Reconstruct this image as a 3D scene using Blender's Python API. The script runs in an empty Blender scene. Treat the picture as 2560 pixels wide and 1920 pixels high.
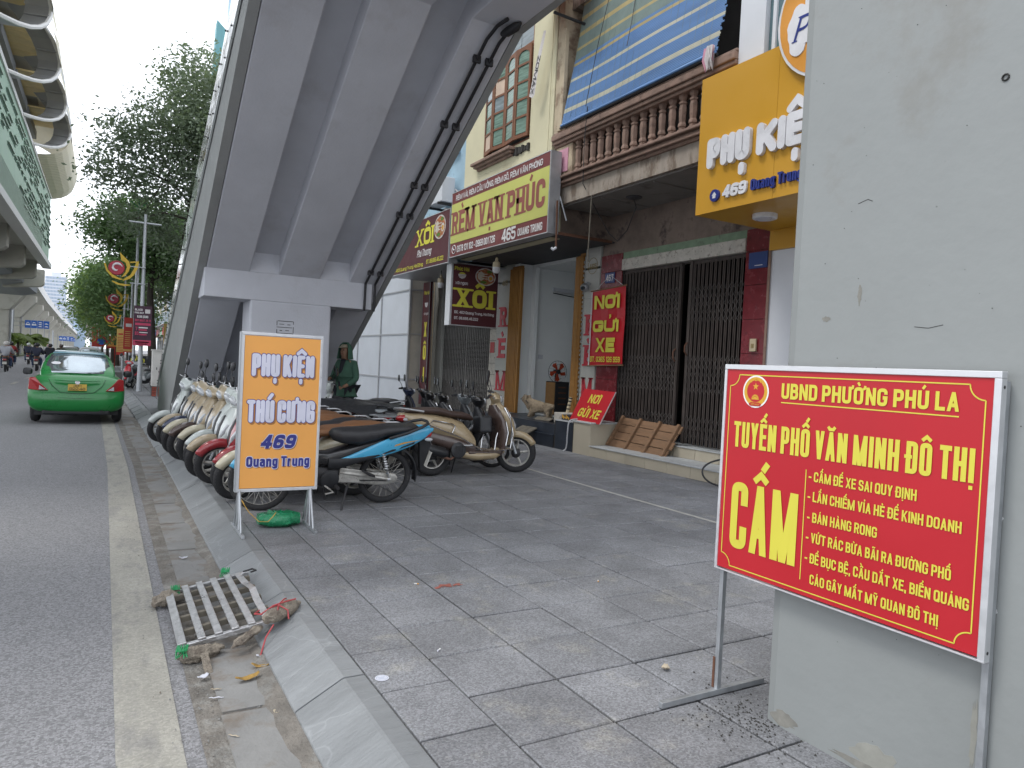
import bpy, math, random
import numpy as np
from mathutils import Vector, Matrix
random.seed(11); RNG = np.random.default_rng(5)
D = bpy.data; S = bpy.context.scene; COL = S.collection
PI = math.pi
# ---------------------------------------------------------------- camera, sky, sun, exposure
cam = D.cameras.new('camera'); cam.lens = 25.06; cam.sensor_width = 36; cam.clip_start = .05; cam.clip_end = 4000
co = D.objects.new('camera', cam); COL.objects.link(co); S.camera = co
R3 = Matrix(((0.86683414, -0.03253488, -0.49753398), (-0.4960907, 0.04364022, -0.86717331), (0.04992587, 0.99851741, 0.02168858)))
co.matrix_world = Matrix.Translation((0, 0, 1.6)) @ R3.to_4x4()
w = D.worlds.new('World'); S.world = w; w.use_nodes = True
nt = w.node_tree; nt.nodes.clear()
sky = nt.nodes.new('ShaderNodeTexSky'); sky.sky_type = 'NISHITA'; sky.sun_disc = False
SUN_EL, SUN_ROT = math.radians(58), math.radians(-75)
sky.sun_elevation = SUN_EL; sky.sun_rotation = SUN_ROT; sky.dust_density = 3; sky.air_density = 1.0
hs = nt.nodes.new('ShaderNodeHueSaturation'); hs.inputs['Saturation'].default_value = .22
bgm = nt.nodes.new('ShaderNodeMixRGB'); bgm.inputs[0].default_value = .72; bgm.inputs[2].default_value = (8.6, 9.0, 9.7, 1)
bg = nt.nodes.new('ShaderNodeBackground'); bg.inputs[1].default_value = .15
wo = nt.nodes.new('ShaderNodeOutputWorld')
nt.links.new(sky.outputs[0], hs.inputs['Color']); nt.links.new(hs.outputs[0], bgm.inputs[1])
nt.links.new(bgm.outputs[0], bg.inputs[0]); nt.links.new(bg.outputs[0], wo.inputs[0])
sl = D.lights.new('sun', 'SUN'); sl.energy = 1.0; sl.angle = math.radians(14); sl.color = (1, .97, .92)
so = D.objects.new('sun', sl); COL.objects.link(so)
# sun stands over the road side (west of the pavement), high behind thin cloud
sdir = Vector((math.sin(SUN_ROT) * math.cos(SUN_EL), math.cos(SUN_ROT) * math.cos(SUN_EL), math.sin(SUN_EL)))
so.rotation_euler = sdir.to_track_quat('Z', 'Y').to_euler()
S.view_settings.view_transform = 'Standard'; S.view_settings.look = 'None'
S.view_settings.exposure = .66; S.view_settings.gamma = 1; S.view_settings.use_curve_mapping = False

# ---------------------------------------------------------------- materials
def pm(name, c, r=.6, m=0., v=.12, s=3., b=0., bs=80., c2=None, t=.55, s2=1.4, k2=1., coat=0., stretch=(1, 1, 1), obj=False, spec=None, rnd=0., trans=0.):
    """procedural paint: broad tone noise, optional second colour patches, fine bump"""
    mt = D.materials.new(name); mt.use_nodes = True; n = mt.node_tree.nodes; L = mt.node_tree.links
    p = n['Principled BSDF']; p.inputs['Roughness'].default_value = r; p.inputs['Metallic'].default_value = m
    if coat: p.inputs['Coat Weight'].default_value = coat; p.inputs['Coat Roughness'].default_value = .08
    if spec is not None: p.inputs['Specular IOR Level'].default_value = spec
    if trans: p.inputs['Transmission Weight'].default_value = trans
    if obj: src = n.new('ShaderNodeTexCoord').outputs['Object']
    else: src = n.new('ShaderNodeNewGeometry').outputs['Position']
    mp = n.new('ShaderNodeMapping'); mp.inputs['Scale'].default_value = stretch; L.new(src, mp.inputs[0])
    nz = n.new('ShaderNodeTexNoise'); nz.inputs['Scale'].default_value = s; nz.inputs['Detail'].default_value = 7; nz.inputs['Roughness'].default_value = .62
    L.new(mp.outputs[0], nz.inputs['Vector'])
    mr = n.new('ShaderNodeMapRange'); mr.inputs[1].default_value = .3; mr.inputs[2].default_value = .7; mr.inputs[3].default_value = 1 - v; mr.inputs[4].default_value = 1 + v
    L.new(nz.outputs[0], mr.inputs[0])
    last = mr.outputs[0]
    if rnd:
        oi = n.new('ShaderNodeObjectInfo'); m2 = n.new('ShaderNodeMapRange'); m2.inputs[3].default_value = 1 - rnd; m2.inputs[4].default_value = 1 + rnd
        L.new(oi.outputs['Random'], m2.inputs[0]); mm = n.new('ShaderNodeMath'); mm.operation = 'MULTIPLY'; L.new(last, mm.inputs[0]); L.new(m2.outputs[0], mm.inputs[1]); last = mm.outputs[0]
    mx = n.new('ShaderNodeMixRGB'); mx.inputs[1].default_value = (*c, 1)
    if c2:
        n2 = n.new('ShaderNodeTexNoise'); n2.inputs['Scale'].default_value = s2; n2.inputs['Detail'].default_value = 8; n2.inputs['Roughness'].default_value = .7
        L.new(mp.outputs[0], n2.inputs['Vector'])
        rp = n.new('ShaderNodeMapRange'); rp.inputs[1].default_value = t; rp.inputs[2].default_value = t + .12; rp.inputs[3].default_value = 0; rp.inputs[4].default_value = k2
        L.new(n2.outputs[0], rp.inputs[0]); L.new(rp.outputs[0], mx.inputs[0]); mx.inputs[2].default_value = (*c2, 1)
    else:
        mx.inputs[0].default_value = 0
    vm = n.new('ShaderNodeVectorMath'); vm.operation = 'SCALE'; L.new(mx.outputs[0], vm.inputs[0]); L.new(last, vm.inputs['Scale'])
    L.new(vm.outputs[0], p.inputs['Base Color'])
    rr = n.new('ShaderNodeMapRange'); rr.inputs[1].default_value = .3; rr.inputs[2].default_value = .7; rr.inputs[3].default_value = max(.02, r - .08); rr.inputs[4].default_value = min(1, r + .12)
    L.new(nz.outputs[0], rr.inputs[0]); L.new(rr.outputs[0], p.inputs['Roughness'])
    if b:
        n3 = n.new('ShaderNodeTexNoise'); n3.inputs['Scale'].default_value = bs; n3.inputs['Detail'].default_value = 5
        L.new(mp.outputs[0], n3.inputs['Vector']); bp = n.new('ShaderNodeBump'); bp.inputs['Strength'].default_value = b; bp.inputs['Distance'].default_value = .02
        L.new(n3.outputs[0], bp.inputs['Height']); L.new(bp.outputs[0], p.inputs['Normal'])
    return mt
M = {}
def defm(k, *a, **kw): M[k] = pm(k, *a, **kw)
defm('concrete', (.56, .575, .62), .85, v=.07, s=1.2, b=.12, bs=30, c2=(.46, .46, .48), t=.56, s2=.8, k2=.6)
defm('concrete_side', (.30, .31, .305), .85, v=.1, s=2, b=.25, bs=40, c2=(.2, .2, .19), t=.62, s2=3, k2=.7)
defm('pillar', (.25, .265, .262), .62, v=.06, s=1.1, b=.10, bs=18, c2=(.215, .215, .20), t=.55, s2=1.7, k2=.7)
defm('chrome', (.62, .62, .63), .18, 1, v=.08, s=30)
defm('steel', (.45, .46, .47), .38, .9, v=.15, s=25, b=.05, c2=(.3, .28, .26), t=.6, s2=20, k2=.6)
defm('galv', (.42, .44, .46), .45, .7, v=.12, s=18, c2=(.3, .27, .24), t=.63, s2=9, k2=.6)
defm('alu', (.66, .67, .69), .35, .6, v=.06, s=20)
defm('black_plastic', (.018, .019, .022), .42, v=.25, s=20, b=.05, bs=300)
defm('dark_metal', (.035, .035, .038), .5, .4, v=.3, s=25, c2=(.09, .08, .07), t=.6, s2=12, k2=.6)
defm('rubber', (.022, .022, .024), .82, v=.3, s=30, c2=(.09, .085, .078), t=.58, s2=14, k2=.5, b=.3, bs=200)
defm('dirty_alu', (.46, .45, .42), .5, .6, v=.2, s=20, c2=(.17, .15, .13), t=.52, s2=14, k2=.7)
defm('glass_dark', (.02, .03, .035), .06, spec=.8, v=.1)
defm('white_paint', (.74, .75, .77), .6, v=.05, s=2)
defm('wood', (.21, .12, .065), .7, v=.3, s=4, stretch=(1, .6, 9), b=.3, bs=30, c2=(.14, .075, .04), t=.56, s2=4)
# ---------------------------------------------------------------- mesh builder
ROOT = {}
def rootloc(o):
    while o is not None and o.parent is not None: o = o.parent
    return ROOT.get(o.name, Vector((0, 0, 0))) if o else Vector((0, 0, 0))
def props(o, label=None, cat=None, group=None, kind=None):
    if label: o['label'] = label
    if cat: o['category'] = cat
    if group: o['group'] = group
    if kind: o['kind'] = kind
    return o
def thing(name, label=None, cat=None, loc=(0, 0, 0), group=None, kind=None, rz=0):
    o = D.objects.new(name, None); COL.objects.link(o); o.location = loc; o.rotation_euler = (0, 0, rz); o.empty_display_size = .2
    ROOT[o.name] = Vector(loc); return props(o, label, cat, group, kind)
def frame(o, r, u):
    r = Vector(r); u = Vector(u); n = r.cross(u); m = Matrix((r, u, n)).transposed().to_4x4(); m.translation = Vector(o); return m
def soft(pts, n=2):
    for _ in range(n):
        o = [pts[0]]
        for a, b in zip(pts[:-1], pts[1:]): o += [tuple(.75 * x + .25 * y for x, y in zip(a, b)), tuple(.25 * x + .75 * y for x, y in zip(a, b))]
        pts = o + [pts[-1]]
    return pts
class MB:
    def __init__(s, T=None): s.v = []; s.f = []; s.T = T; s.mi = []; s.k = 0
    def add(s, vs, fs, T=None):
        o = len(s.v); T = T if T is not None else s.T
        if T is not None: vs = [tuple(T @ Vector(p)) for p in vs]
        s.v += [tuple(p) for p in vs]; s.f += [tuple(o + i for i in q) for q in fs]; s.mi += [s.k] * len(fs); return s
    def box(s, x0, x1, y0, y1, z0, z1, T=None):
        return s.add([(x, y, z) for z in (z0, z1) for y in (y0, y1) for x in (x0, x1)], [(0, 2, 3, 1), (4, 5, 7, 6), (0, 1, 5, 4), (2, 6, 7, 3), (0, 4, 6, 2), (1, 3, 7, 5)], T)
    def prism(s, poly, d0, d1, ax='x', T=None):
        n = len(poly); mk = {'x': lambda a, b, d: (d, a, b), 'y': lambda a, b, d: (a, d, b), 'z': lambda a, b, d: (a, b, d)}[ax]
        vs = [mk(a, b, d0) for a, b in poly] + [mk(a, b, d1) for a, b in poly]
        return s.add(vs, [tuple(range(n))[::-1], tuple(range(n, 2 * n))] + [(i, (i + 1) % n, n + (i + 1) % n, n + i) for i in range(n)], T)
    def tube(s, pts, r, n=8, closed=False, T=None, caps=True):
        pts = [Vector(p) for p in pts]; m = len(pts); rs = r if isinstance(r, (list, tuple)) else [r] * m; vs = []; fs = []
        up = Vector((0, 0, 1)); prev = None
        for i, p in enumerate(pts):
            a = pts[i - 1] if (i > 0 or closed) else p; b = pts[(i + 1) % m] if (i < m - 1 or closed) else p
            t = (b - a).normalized()
            if prev is None: q = t.cross(up if abs(t.z) < .95 else Vector((1, 0, 0))).normalized()
            else: q = (prev - t * prev.dot(t)).normalized()
            prev = q; w2 = t.cross(q)
            for j in range(n):
                an = 2 * PI * j / n; vs.append(p + (q * math.cos(an) + w2 * math.sin(an)) * rs[i])
        for i in range(m if closed else m - 1):
            for j in range(n):
                a = i * n + j; b = i * n + (j + 1) % n; c = ((i + 1) % m) * n + (j + 1) % n; d = ((i + 1) % m) * n + j; fs.append((a, b, c, d))
        if not closed and caps: fs.append(tuple(range(n))[::-1]); fs.append(tuple(range((m - 1) * n, m * n)))
        return s.add(vs, fs, T)
    def cyl(s, p0, p1, r, n=12, T=None): return s.tube([p0, p1], r, n, T=T)
    def torus(s, c, R, r, ax='y', n=24, k=8, T=None, sq=1.):
        vs = []; fs = []
        for i in range(n):
            a = 2 * PI * i / n
            for j in range(k):
                b = 2 * PI * j / k; rr = R + r * math.cos(b); h = r * sq * math.sin(b); x, y = rr * math.cos(a), rr * math.sin(a)
                p = {'y': (x, h, y), 'x': (h, x, y), 'z': (x, y, h)}[ax]; vs.append((c[0] + p[0], c[1] + p[1], c[2] + p[2]))
        for i in range(n):
            for j in range(k): fs.append((i * k + j, ((i + 1) % n) * k + j, ((i + 1) % n) * k + (j + 1) % k, i * k + (j + 1) % k))
        return s.add(vs, fs, T)
    def lathe(s, prof, c=(0, 0, 0), ax='z', n=14, T=None, ph=0):
        vs = []; fs = []; m = len(prof)
        for r, h in prof:
            for j in range(n):
                a = 2 * PI * j / n + ph; x, y = r * math.cos(a), r * math.sin(a)
                p = {'z': (x, y, h), 'y': (x, h, y), 'x': (h, x, y)}[ax]; vs.append((c[0] + p[0], c[1] + p[1], c[2] + p[2]))
        for i in range(m - 1):
            for j in range(n): fs.append((i * n + j, i * n + (j + 1) % n, (i + 1) * n + (j + 1) % n, (i + 1) * n + j))
        fs.append(tuple(range(n))[::-1]); fs.append(tuple(range((m - 1) * n, m * n)))
        return s.add(vs, fs, T)
    def loft(s, secs, ax='x', n=16, e=2.6, T=None):
        """secs: (t, a, b, ha, hb) superellipse sections across axis ax; ax x -> a=y,b=z ; z -> a=x,b=y ; y -> a=x,b=z"""
        vs = []; fs = []
        for q in secs:
            t, a, b, ha, hb = q[:5]; ee = q[5] if len(q) > 5 else e
            for j in range(n):
                an = 2 * PI * j / n; c, d = math.cos(an), math.sin(an)
                u = a + ha * math.copysign(abs(c) ** (2 / ee), c); w2 = b + hb * math.copysign(abs(d) ** (2 / ee), d)
                vs.append({'x': (t, u, w2), 'z': (u, w2, t), 'y': (u, t, w2)}[ax])
        m = len(secs)
        for i in range(m - 1):
            for j in range(n): fs.append((i * n + j, i * n + (j + 1) % n, (i + 1) * n + (j + 1) % n, (i + 1) * n + j))
        fs.append(tuple(range(n))[::-1]); fs.append(tuple(range((m - 1) * n, m * n)))
        return s.add(vs, fs, T)
    def ball(s, c, rx, ry=None, rz=None, n=14, m=8, T=None):
        ry = ry or rx; rz = rz or rx
        return s.loft([(c[2] + rz * math.sin(-PI / 2 + PI * (i + .12) / (m - .76)), c[0], c[1], rx * math.cos(-PI / 2 + PI * (i + .12) / (m - .76)), ry * math.cos(-PI / 2 + PI * (i + .12) / (m - .76))) for i in range(m)], 'z', n, 2, T)
    def mesh(s, name, mats, smooth=False, off=(0, 0, 0)):
        me = D.meshes.new(name); off = Vector(off)
        me.from_pydata([(p[0] - off.x, p[1] - off.y, p[2] - off.z) for p in s.v], [], s.f)
        for q in (mats if isinstance(mats, (list, tuple)) else [mats]): me.materials.append(M[q] if isinstance(q, str) else q)
        if len(me.materials) > 1: me.polygons.foreach_set('material_index', s.mi)
        import bmesh
        bm = bmesh.new(); bm.from_mesh(me); bmesh.ops.recalc_face_normals(bm, faces=bm.faces); bm.to_mesh(me); bm.free()
        if smooth:
            me.polygons.foreach_set('use_smooth', [True] * len(me.polygons))
            try: me.set_sharp_from_angle(angle=math.radians(smooth if smooth > 1 else 40))
            except Exception: pass
        me.update(); return me
    def build(s, name, mats, parent=None, smooth=False, bev=0, **kw):
        off = rootloc(parent) if parent is not None else Vector((0, 0, 0))
        o = D.objects.new(name, s.mesh(name, mats, smooth, off)); COL.objects.link(o); o.parent = parent
        if parent is None: ROOT[o.name] = Vector((0, 0, 0))
        if bev:
            b = o.modifiers.new('bevel', 'BEVEL'); b.width = bev; b.segments = 2; b.limit_method = 'ANGLE'; b.angle_limit = .6
        return props(o, **kw)
def child(name, me, parent, loc=(0, 0, 0), rot=(0, 0, 0), **kw):
    o = D.objects.new(name, me); COL.objects.link(o); o.parent = parent; o.location = Vector(loc) - (rootloc(parent) if parent else Vector((0, 0, 0))); o.rotation_euler = rot
    return props(o, **kw)
def copy_tree(o, parent=None):
    c = o.copy(); COL.objects.link(c); c.parent = parent
    for ch in o.children: copy_tree(ch, c)
    return c
import unicodedata
# ---- sign painter's letters: strokes on a unit box, mapped to cap height and fitted width
def _r(*p): return ('r', p)
def _c(*p): return ('c', p)
def _s(*p): return ('s', p)
def _d(*p): return ('d', p)
G = {'A': (1.08, [_d((0, 0), (.5, 1)), _d((1, 0), (.5, 1)), _s((.2, .27), (.8, .27))]), 'B': (1, [_s((0, 0), (0, 1)), _r((0, 1), (.93, 1), (.93, .52), (0, .52)), _r((.2, .52), (1, .52), (1, 0), (0, 0))]),
 'C': (1, [_r((1, .68), (1, 1), (0, 1), (0, 0), (1, 0), (1, .32))]), 'D': (1, [_s((0, 0), (0, 1)), _r((0, 1), (1, 1), (1, 0), (0, 0))]), 'E': (.85, [_s((0, 0), (0, 1)), _s((0, 1), (1, 1)), _s((0, .52), (.88, .52)), _s((0, 0), (1, 0))]),
 'F': (.85, [_s((0, 0), (0, 1)), _s((0, 1), (1, 1)), _s((0, .52), (.88, .52))]), 'G': (1.03, [_r((1, .7), (1, 1), (0, 1), (0, 0), (1, 0), (1, .46)), _s((.55, .46), (1, .46))]), 'H': (1, [_s((0, 0), (0, 1)), _s((1, 0), (1, 1)), _s((0, .52), (1, .52))]),
 'I': (0, [_s((.5, 0), (.5, 1))]), 'J': (.8, [_r((1, 1), (1, 0), (0, 0), (0, .3))]), 'K': (1.04, [_s((0, 0), (0, 1)), _d((.08, .38), (1, 1)), _d((1, 0), (.36, .62))]), 'L': (.8, [_s((0, 0), (0, 1)), _s((0, 0), (1, 0))]),
 'M': (1.62, [_s((0, 0), (0, 1)), _s((1, 0), (1, 1)), _d((.5, 0), (.02, 1)), _d((.5, 0), (.98, 1))]), 'N': (1.02, [_s((0, 0), (0, 1)), _s((1, 0), (1, 1)), _d((1, 0), (0, 1))]), 'O': (1.02, [_c((0, 1), (1, 1), (1, 0), (0, 0))]),
 'P': (.98, [_s((0, 0), (0, 1)), _r((0, 1), (1, 1), (1, .44), (0, .44))]), 'Q': (1.05, [_c((0, 1), (1, 1), (1, 0), (0, 0)), _s((.6, .2), (1.1, -.08))]), 'R': (1, [_s((0, 0), (0, 1)), _r((0, 1), (.97, 1), (.97, .48), (0, .48)), _d((1, 0), (.6, .48))]),
 'S': (.97, [_r((1, .7), (1, 1), (0, 1), (0, .55), (1, .47), (1, 0), (0, 0), (0, .3))]), 'T': (.92, [_s((.5, 0), (.5, 1)), _s((0, 1), (1, 1))]), 'U': (1, [_r((0, 1), (0, 0), (1, 0), (1, 1))]), 'V': (1.02, [_d((.5, 0), (0, 1)), _d((.5, 0), (1, 1))]),
 'W': (1.4, [_d((.25, 0), (0, 1)), _d((.25, 0), (.5, 1)), _d((.75, 0), (.5, 1)), _d((.75, 0), (1, 1))]), 'X': (1.04, [_d((0, 0), (1, 1)), _d((1, 0), (0, 1))]), 'Y': (1, [_s((.5, 0), (.5, .45)), _d((.5, .4), (0, 1)), _d((.5, .4), (1, 1))]), 'Z': (.9, [_s((0, 1), (1, 1)), _s((0, 0), (1, 0)), _d((0, 0), (1, 1))]),
 '0': (.95, [_c((0, 1), (1, 1), (1, 0), (0, 0))]), '1': (.45, [_s((1, 0), (1, 1)), _d((0, .75), (1, 1))]), '2': (.95, [_r((0, .7), (0, 1), (1, 1), (1, .5), (0, .2), (0, 0)), _s((0, 0), (1, 0))]), '3': (.95, [_r((0, .75), (0, 1), (1, 1), (1, .53), (.4, .53)), _r((.4, .53), (1, .53), (1, 0), (0, 0), (0, .25))]),
 '4': (1, [_s((.75, 0), (.75, 1)), _s((0, .25), (1, .25)), _d((0, .25), (.75, 1))]), '5': (.95, [_s((0, 1), (.95, 1)), _s((.04, .52), (.04, 1)), _r((0, .56), (1, .6), (1, 0), (0, 0), (0, .25))]), '6': (.95, [_c((0, .56), (1, .56), (1, 0), (0, 0)), _r((0, .3), (0, 1), (1, 1), (1, .78))]),
 '7': (.9, [_s((0, 1), (1, 1)), _d((.3, 0), (1, 1))]), '8': (.95, [_c((.04, 1), (.96, 1), (.96, .53), (.04, .53)), _c((0, .53), (1, .53), (1, 0), (0, 0))]), '9': (.95, [_c((0, 1), (1, 1), (1, .44), (0, .44)), _r((1, .7), (1, 0), (0, 0), (0, .22))]),
 '-': (.45, [_s((0, .38), (1, .38))]), ',': (.0, [_s((.5, -.14), (.5, .03))]), '.': (.0, [_s((.5, 0), (.5, .02))]), ':': (.0, [_s((.5, 0), (.5, .02)), _s((.5, .58), (.5, .6))]), '&': (1, [_c((.1, 1), (.8, 1), (.8, .55), (.1, .55)), _c((0, .5), (.9, .5), (.9, 0), (0, 0))]), '!': (0, [_s((.5, .3), (.5, 1)), _s((.5, 0), (.5, .02))]),
 'a': (.85, [_r((0, .62), (.05, .72), (1, .72), (1, 0)), _c((0, .42), (1, .42), (1, 0), (0, 0))]), 'b': (.85, [_s((0, 0), (0, 1)), _c((0, .72), (1, .72), (1, 0), (0, 0))]), 'c': (.8, [_r((1, .5), (1, .72), (0, .72), (0, 0), (1, 0), (1, .22))]), 'd': (.85, [_s((1, 0), (1, 1)), _c((0, .72), (1, .72), (1, 0), (0, 0))]),
 'e': (.85, [_r((0, .36), (1, .36), (1, .72), (0, .72), (0, 0), (1, 0), (1, .12))]), 'g': (.85, [_c((0, .72), (1, .72), (1, .05), (0, .05)), _r((1, .72), (1, -.27), (0, -.27), (0, -.15))]), 'h': (.85, [_s((0, 0), (0, 1)), _r((0, .5), (0, .72), (1, .72), (1, 0))]), 'i': (0, [_s((.5, 0), (.5, .72)), _s((.5, .95), (.5, .98))]),
 'm': (1.4, [_s((0, 0), (0, .72)), _r((0, .5), (0, .72), (.5, .72), (.5, 0)), _r((.5, .5), (.5, .72), (1, .72), (1, 0))]), 'n': (.85, [_s((0, 0), (0, .72)), _r((0, .5), (0, .72), (1, .72), (1, 0))]), 'o': (.85, [_c((0, .72), (1, .72), (1, 0), (0, 0))]), 'p': (.85, [_s((0, -.27), (0, .72)), _c((0, .72), (1, .72), (1, 0), (0, 0))]),
 'r': (.5, [_s((0, 0), (0, .72)), _r((0, .45), (0, .72), (1, .7))]), 's': (.8, [_r((1, .55), (1, .72), (0, .72), (0, .4), (1, .34), (1, 0), (0, 0), (0, .2))]), 't': (.5, [_s((.4, 0), (.4, .95)), _s((0, .72), (1, .72))]), 'u': (.85, [_r((0, .72), (0, 0), (1, 0), (1, .72)), _s((1, 0), (1, .72))]), 'v': (.85, [_d((.5, 0), (0, .72)), _d((.5, 0), (1, .72))]),
 'w': (1.2, [_d((.25, 0), (0, .72)), _d((.25, 0), (.5, .72)), _d((.75, 0), (.5, .72)), _d((.75, 0), (1, .72))]), 'x': (.85, [_d((0, 0), (1, .72)), _d((1, 0), (0, .72))]), 'y': (.85, [_d((.5, 0), (0, .72)), _d((.2, -.27), (1, .72))]), 'l': (0, [_s((.5, 0), (.5, 1))]), 'k': (.85, [_s((0, 0), (0, 1)), _d((.1, .28), (1, .72)), _d((1, 0), (.4, .42))])}
def _round(pts, closed, rmax):
    n = len(pts); out = []
    for i, p in enumerate(pts):
        if not closed and i in (0, n - 1): out.append(p); continue
        a = pts[i - 1]; c = pts[(i + 1) % n]; la = math.dist(a, p); lc = math.dist(c, p)
        fa = .5 if (closed or i > 1) else .98; fc = .5 if (closed or i < n - 2) else .98
        r = min(rmax, la * fa, lc * fc)
        if r < 1e-6: out.append(p); continue
        ua = ((a[0] - p[0]) / la, (a[1] - p[1]) / la); uc = ((c[0] - p[0]) / lc, (c[1] - p[1]) / lc)
        for k in range(7):
            t = k / 6; q0 = (p[0] + ua[0] * r, p[1] + ua[1] * r); q2 = (p[0] + uc[0] * r, p[1] + uc[1] * r); w_ = .45
            B0, B1, B2 = (1 - t) ** 2, 2 * t * (1 - t) * 1.25, t * t; sm_ = B0 + B1 + B2
            out.append(((B0 * q0[0] + B1 * p[0] + B2 * q2[0]) / sm_, (B0 * q0[1] + B1 * p[1] + B2 * q2[1]) / sm_))
    o2 = []
    for q in out:
        if not o2 or math.dist(o2[-1], q) > 1e-5: o2.append(q)
    if closed and math.dist(o2[0], o2[-1]) < 1e-5: o2.pop()
    return o2
def text(parent, name, body, T, x0, x1, base, cap, mat, wt=.2, dep=0., w=.0035, rnd=False, serif=False, slant=0., grow=0., gap=.42, **kw):
    """lettering in plane T (x right, y up, z out); wt = stroke weight / cap height; grow = outline spread"""
    body = unicodedata.normalize('NFD', body).replace('\u0110', 'D\u0335').replace('\u0111', 'd\u0335')
    cl = []
    for ch in body:
        if unicodedata.combining(ch): cl[-1][1].append(ch)
        else: cl.append([ch, []])
    t = wt * cap; g = t * gap
    tot = sum(G[c][0] if c in G else (.42 if c == ' ' else .8) for c, _ in cl); fixed = sum((t if (c in G) else 0) + g for c, _ in cl) - g + sum(.35 * t for c, mk in cl if '\u031b' in mk)
    mn_ = 1.12 if rnd else 1.42
    if (x1 - x0 - fixed) / max(tot, .01) < mn_ * t:
        f_ = (x1 - x0) / (tot * mn_ * t + fixed); t *= f_; g *= f_; fixed *= f_
    U = max((x1 - x0 - fixed) / max(tot, .01), cap * .05); x = x0; k = MB(T); lay = [0]
    def loop(pts, hw, closed=False, round_=False, diag=False):
        lay[0] += 1; z1 = w + (lay[0] % 6) * .00012 + dep; hw = hw + grow; n = len(pts)
        if diag:
            (ax, ay), (bx, by) = pts[0], pts[-1]; h = hw * .92; L_ = [(ax - h, ay - grow), (bx - h, by + grow)]; R_ = [(ax + h, ay - grow), (bx + h, by + grow)]
        else:
            L_ = []; R_ = []
            for i, p in enumerate(pts):
                a = pts[i - 1] if (i or closed) else None; b = pts[(i + 1) % n] if (i < n - 1 or closed) else None
                def nn(p, q): l = math.dist(p, q) or 1; return (-(q[1] - p[1]) / l, (q[0] - p[0]) / l)
                n1 = nn(a, p) if a else nn(p, b); n2 = nn(p, b) if b else n1; m = (n1[0] + n2[0], n1[1] + n2[1]); lm = math.hypot(*m) or 1; m = (m[0] / lm, m[1] / lm); f = min(1.6, 1 / max(.3, m[0] * n1[0] + m[1] * n1[1]))
                L_.append((p[0] + m[0] * hw * f, p[1] + m[1] * hw * f)); R_.append((p[0] - m[0] * hw * f, p[1] - m[1] * hw * f))
        if slant: L_ = [(a + slant * (b_ - base), b_) for a, b_ in L_]; R_ = [(a + slant * (b_ - base), b_) for a, b_ in R_]
        m = len(L_); vs = [(a, b_, z1) for a, b_ in L_] + [(a, b_, z1) for a, b_ in R_]; fs = [(i, (i + 1) % m, m + (i + 1) % m, m + i) for i in range(m if closed else m - 1)]
        if round_ and not closed:
            for e_, s_ in ((0, 1), (m - 1, -1)):
                a, b_ = L_[e_], R_[e_]; c_ = ((a[0] + b_[0]) / 2, (a[1] + b_[1]) / 2); r_ = math.dist(a, b_) / 2; an = math.atan2(a[1] - c_[1], a[0] - c_[0]); o_ = len(vs)
                vs += [(c_[0] + r_ * math.cos(an + s_ * PI * j / 8), c_[1] + r_ * math.sin(an + s_ * PI * j / 8), z1) for j in range(9)]; fs.append(tuple(range(o_, o_ + 9)))
        k.add(vs, fs)
        if dep:
            if closed: rings = [[(a, b_) for a, b_ in L_], [(a, b_) for a, b_ in R_]]
            else:
                if round_:
                    A = [v[:2] for v in vs[2 * m:2 * m + 9]]; B = [v[:2] for v in vs[2 * m + 9:]]; rings = [L_ + B[1:-1] + R_[::-1] + A[1:-1][::-1]]
                else: rings = [L_ + R_[::-1]]
            for rg in rings:
                q = len(rg); k.add([(a, b_, z1) for a, b_ in rg] + [(a, b_, w) for a, b_ in rg], [(i, (i + 1) % q, q + (i + 1) % q, q + i) for i in range(q)])
    for c, marks in cl:
        if c == ' ': x += .42 * U + g; continue
        gw, stks = G.get(c, G['O']); W_ = gw * U; h = t / 2; low = c.islower() and c not in 'bdhklt'
        top = cap * (.72 if c.islower() else 1.)
        fx = lambda p: (x + h + p[0] * W_, base + h + p[1] * (cap - t))
        for kind, pts in stks:
            if kind == 'd':
                q = [fx(p) for p in pts]
                if rnd: loop(q, h, round_=True)
                else:
                    def ey(p): return base + p[1] * cap if p[1] in (0, 1) else base + h + p[1] * (cap - t)
                    q = [(fx(p)[0], ey(p)) for p in pts]; loop(q, h, diag=abs(q[1][1] - q[0][1]) > .45 * abs(q[1][0] - q[0][0])) 
                    if serif:
                        for a_, b_ in q:
                            if abs(b_ - base) < .02 * cap or abs(b_ - base - cap) < .02 * cap:
                                yy = b_ + (t * .2 if b_ < base + cap / 2 else -t * .2); loop([(a_ - t * .95, yy), (a_ + t * .95, yy)], t * .2, round_=True)
            elif kind == 's':
                q = [fx(p) for p in pts]; ext = not rnd
                if ext:  # square ends reach the box edge
                    (ax, ay), (bx, by) = q
                    if abs(ax - bx) < 1e-9:
                        if pts[0][1] <= .03 or pts[0][1] < 0: ay -= h
                        if pts[1][1] >= .97 or pts[1][1] < .1: by += h
                        if c == 'i' or (pts[1][1] in (.72, .98)): by += h if pts[1][1] < .97 else 0
                    else:
                        if pts[0][0] <= .01 and abs(ay - by) < 1e-9: ax -= h
                        if pts[1][0] >= .85 and abs(ay - by) < 1e-9: bx += h
                    q = [(ax, ay), (bx, by)]
                loop(q, h, round_=rnd)
                if serif and abs(q[0][0] - q[1][0]) < 1e-9 and abs(q[1][1] - q[0][1]) > .3 * cap:
                    for a_, b_ in q: yy = b_ + (t * .2 if b_ < base + cap / 2 else -t * .2); loop([(a_ - t * .95, yy), (a_ + t * .95, yy)], t * .2, round_=True)
            else:
                q = [fx(p) for p in pts]
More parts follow.
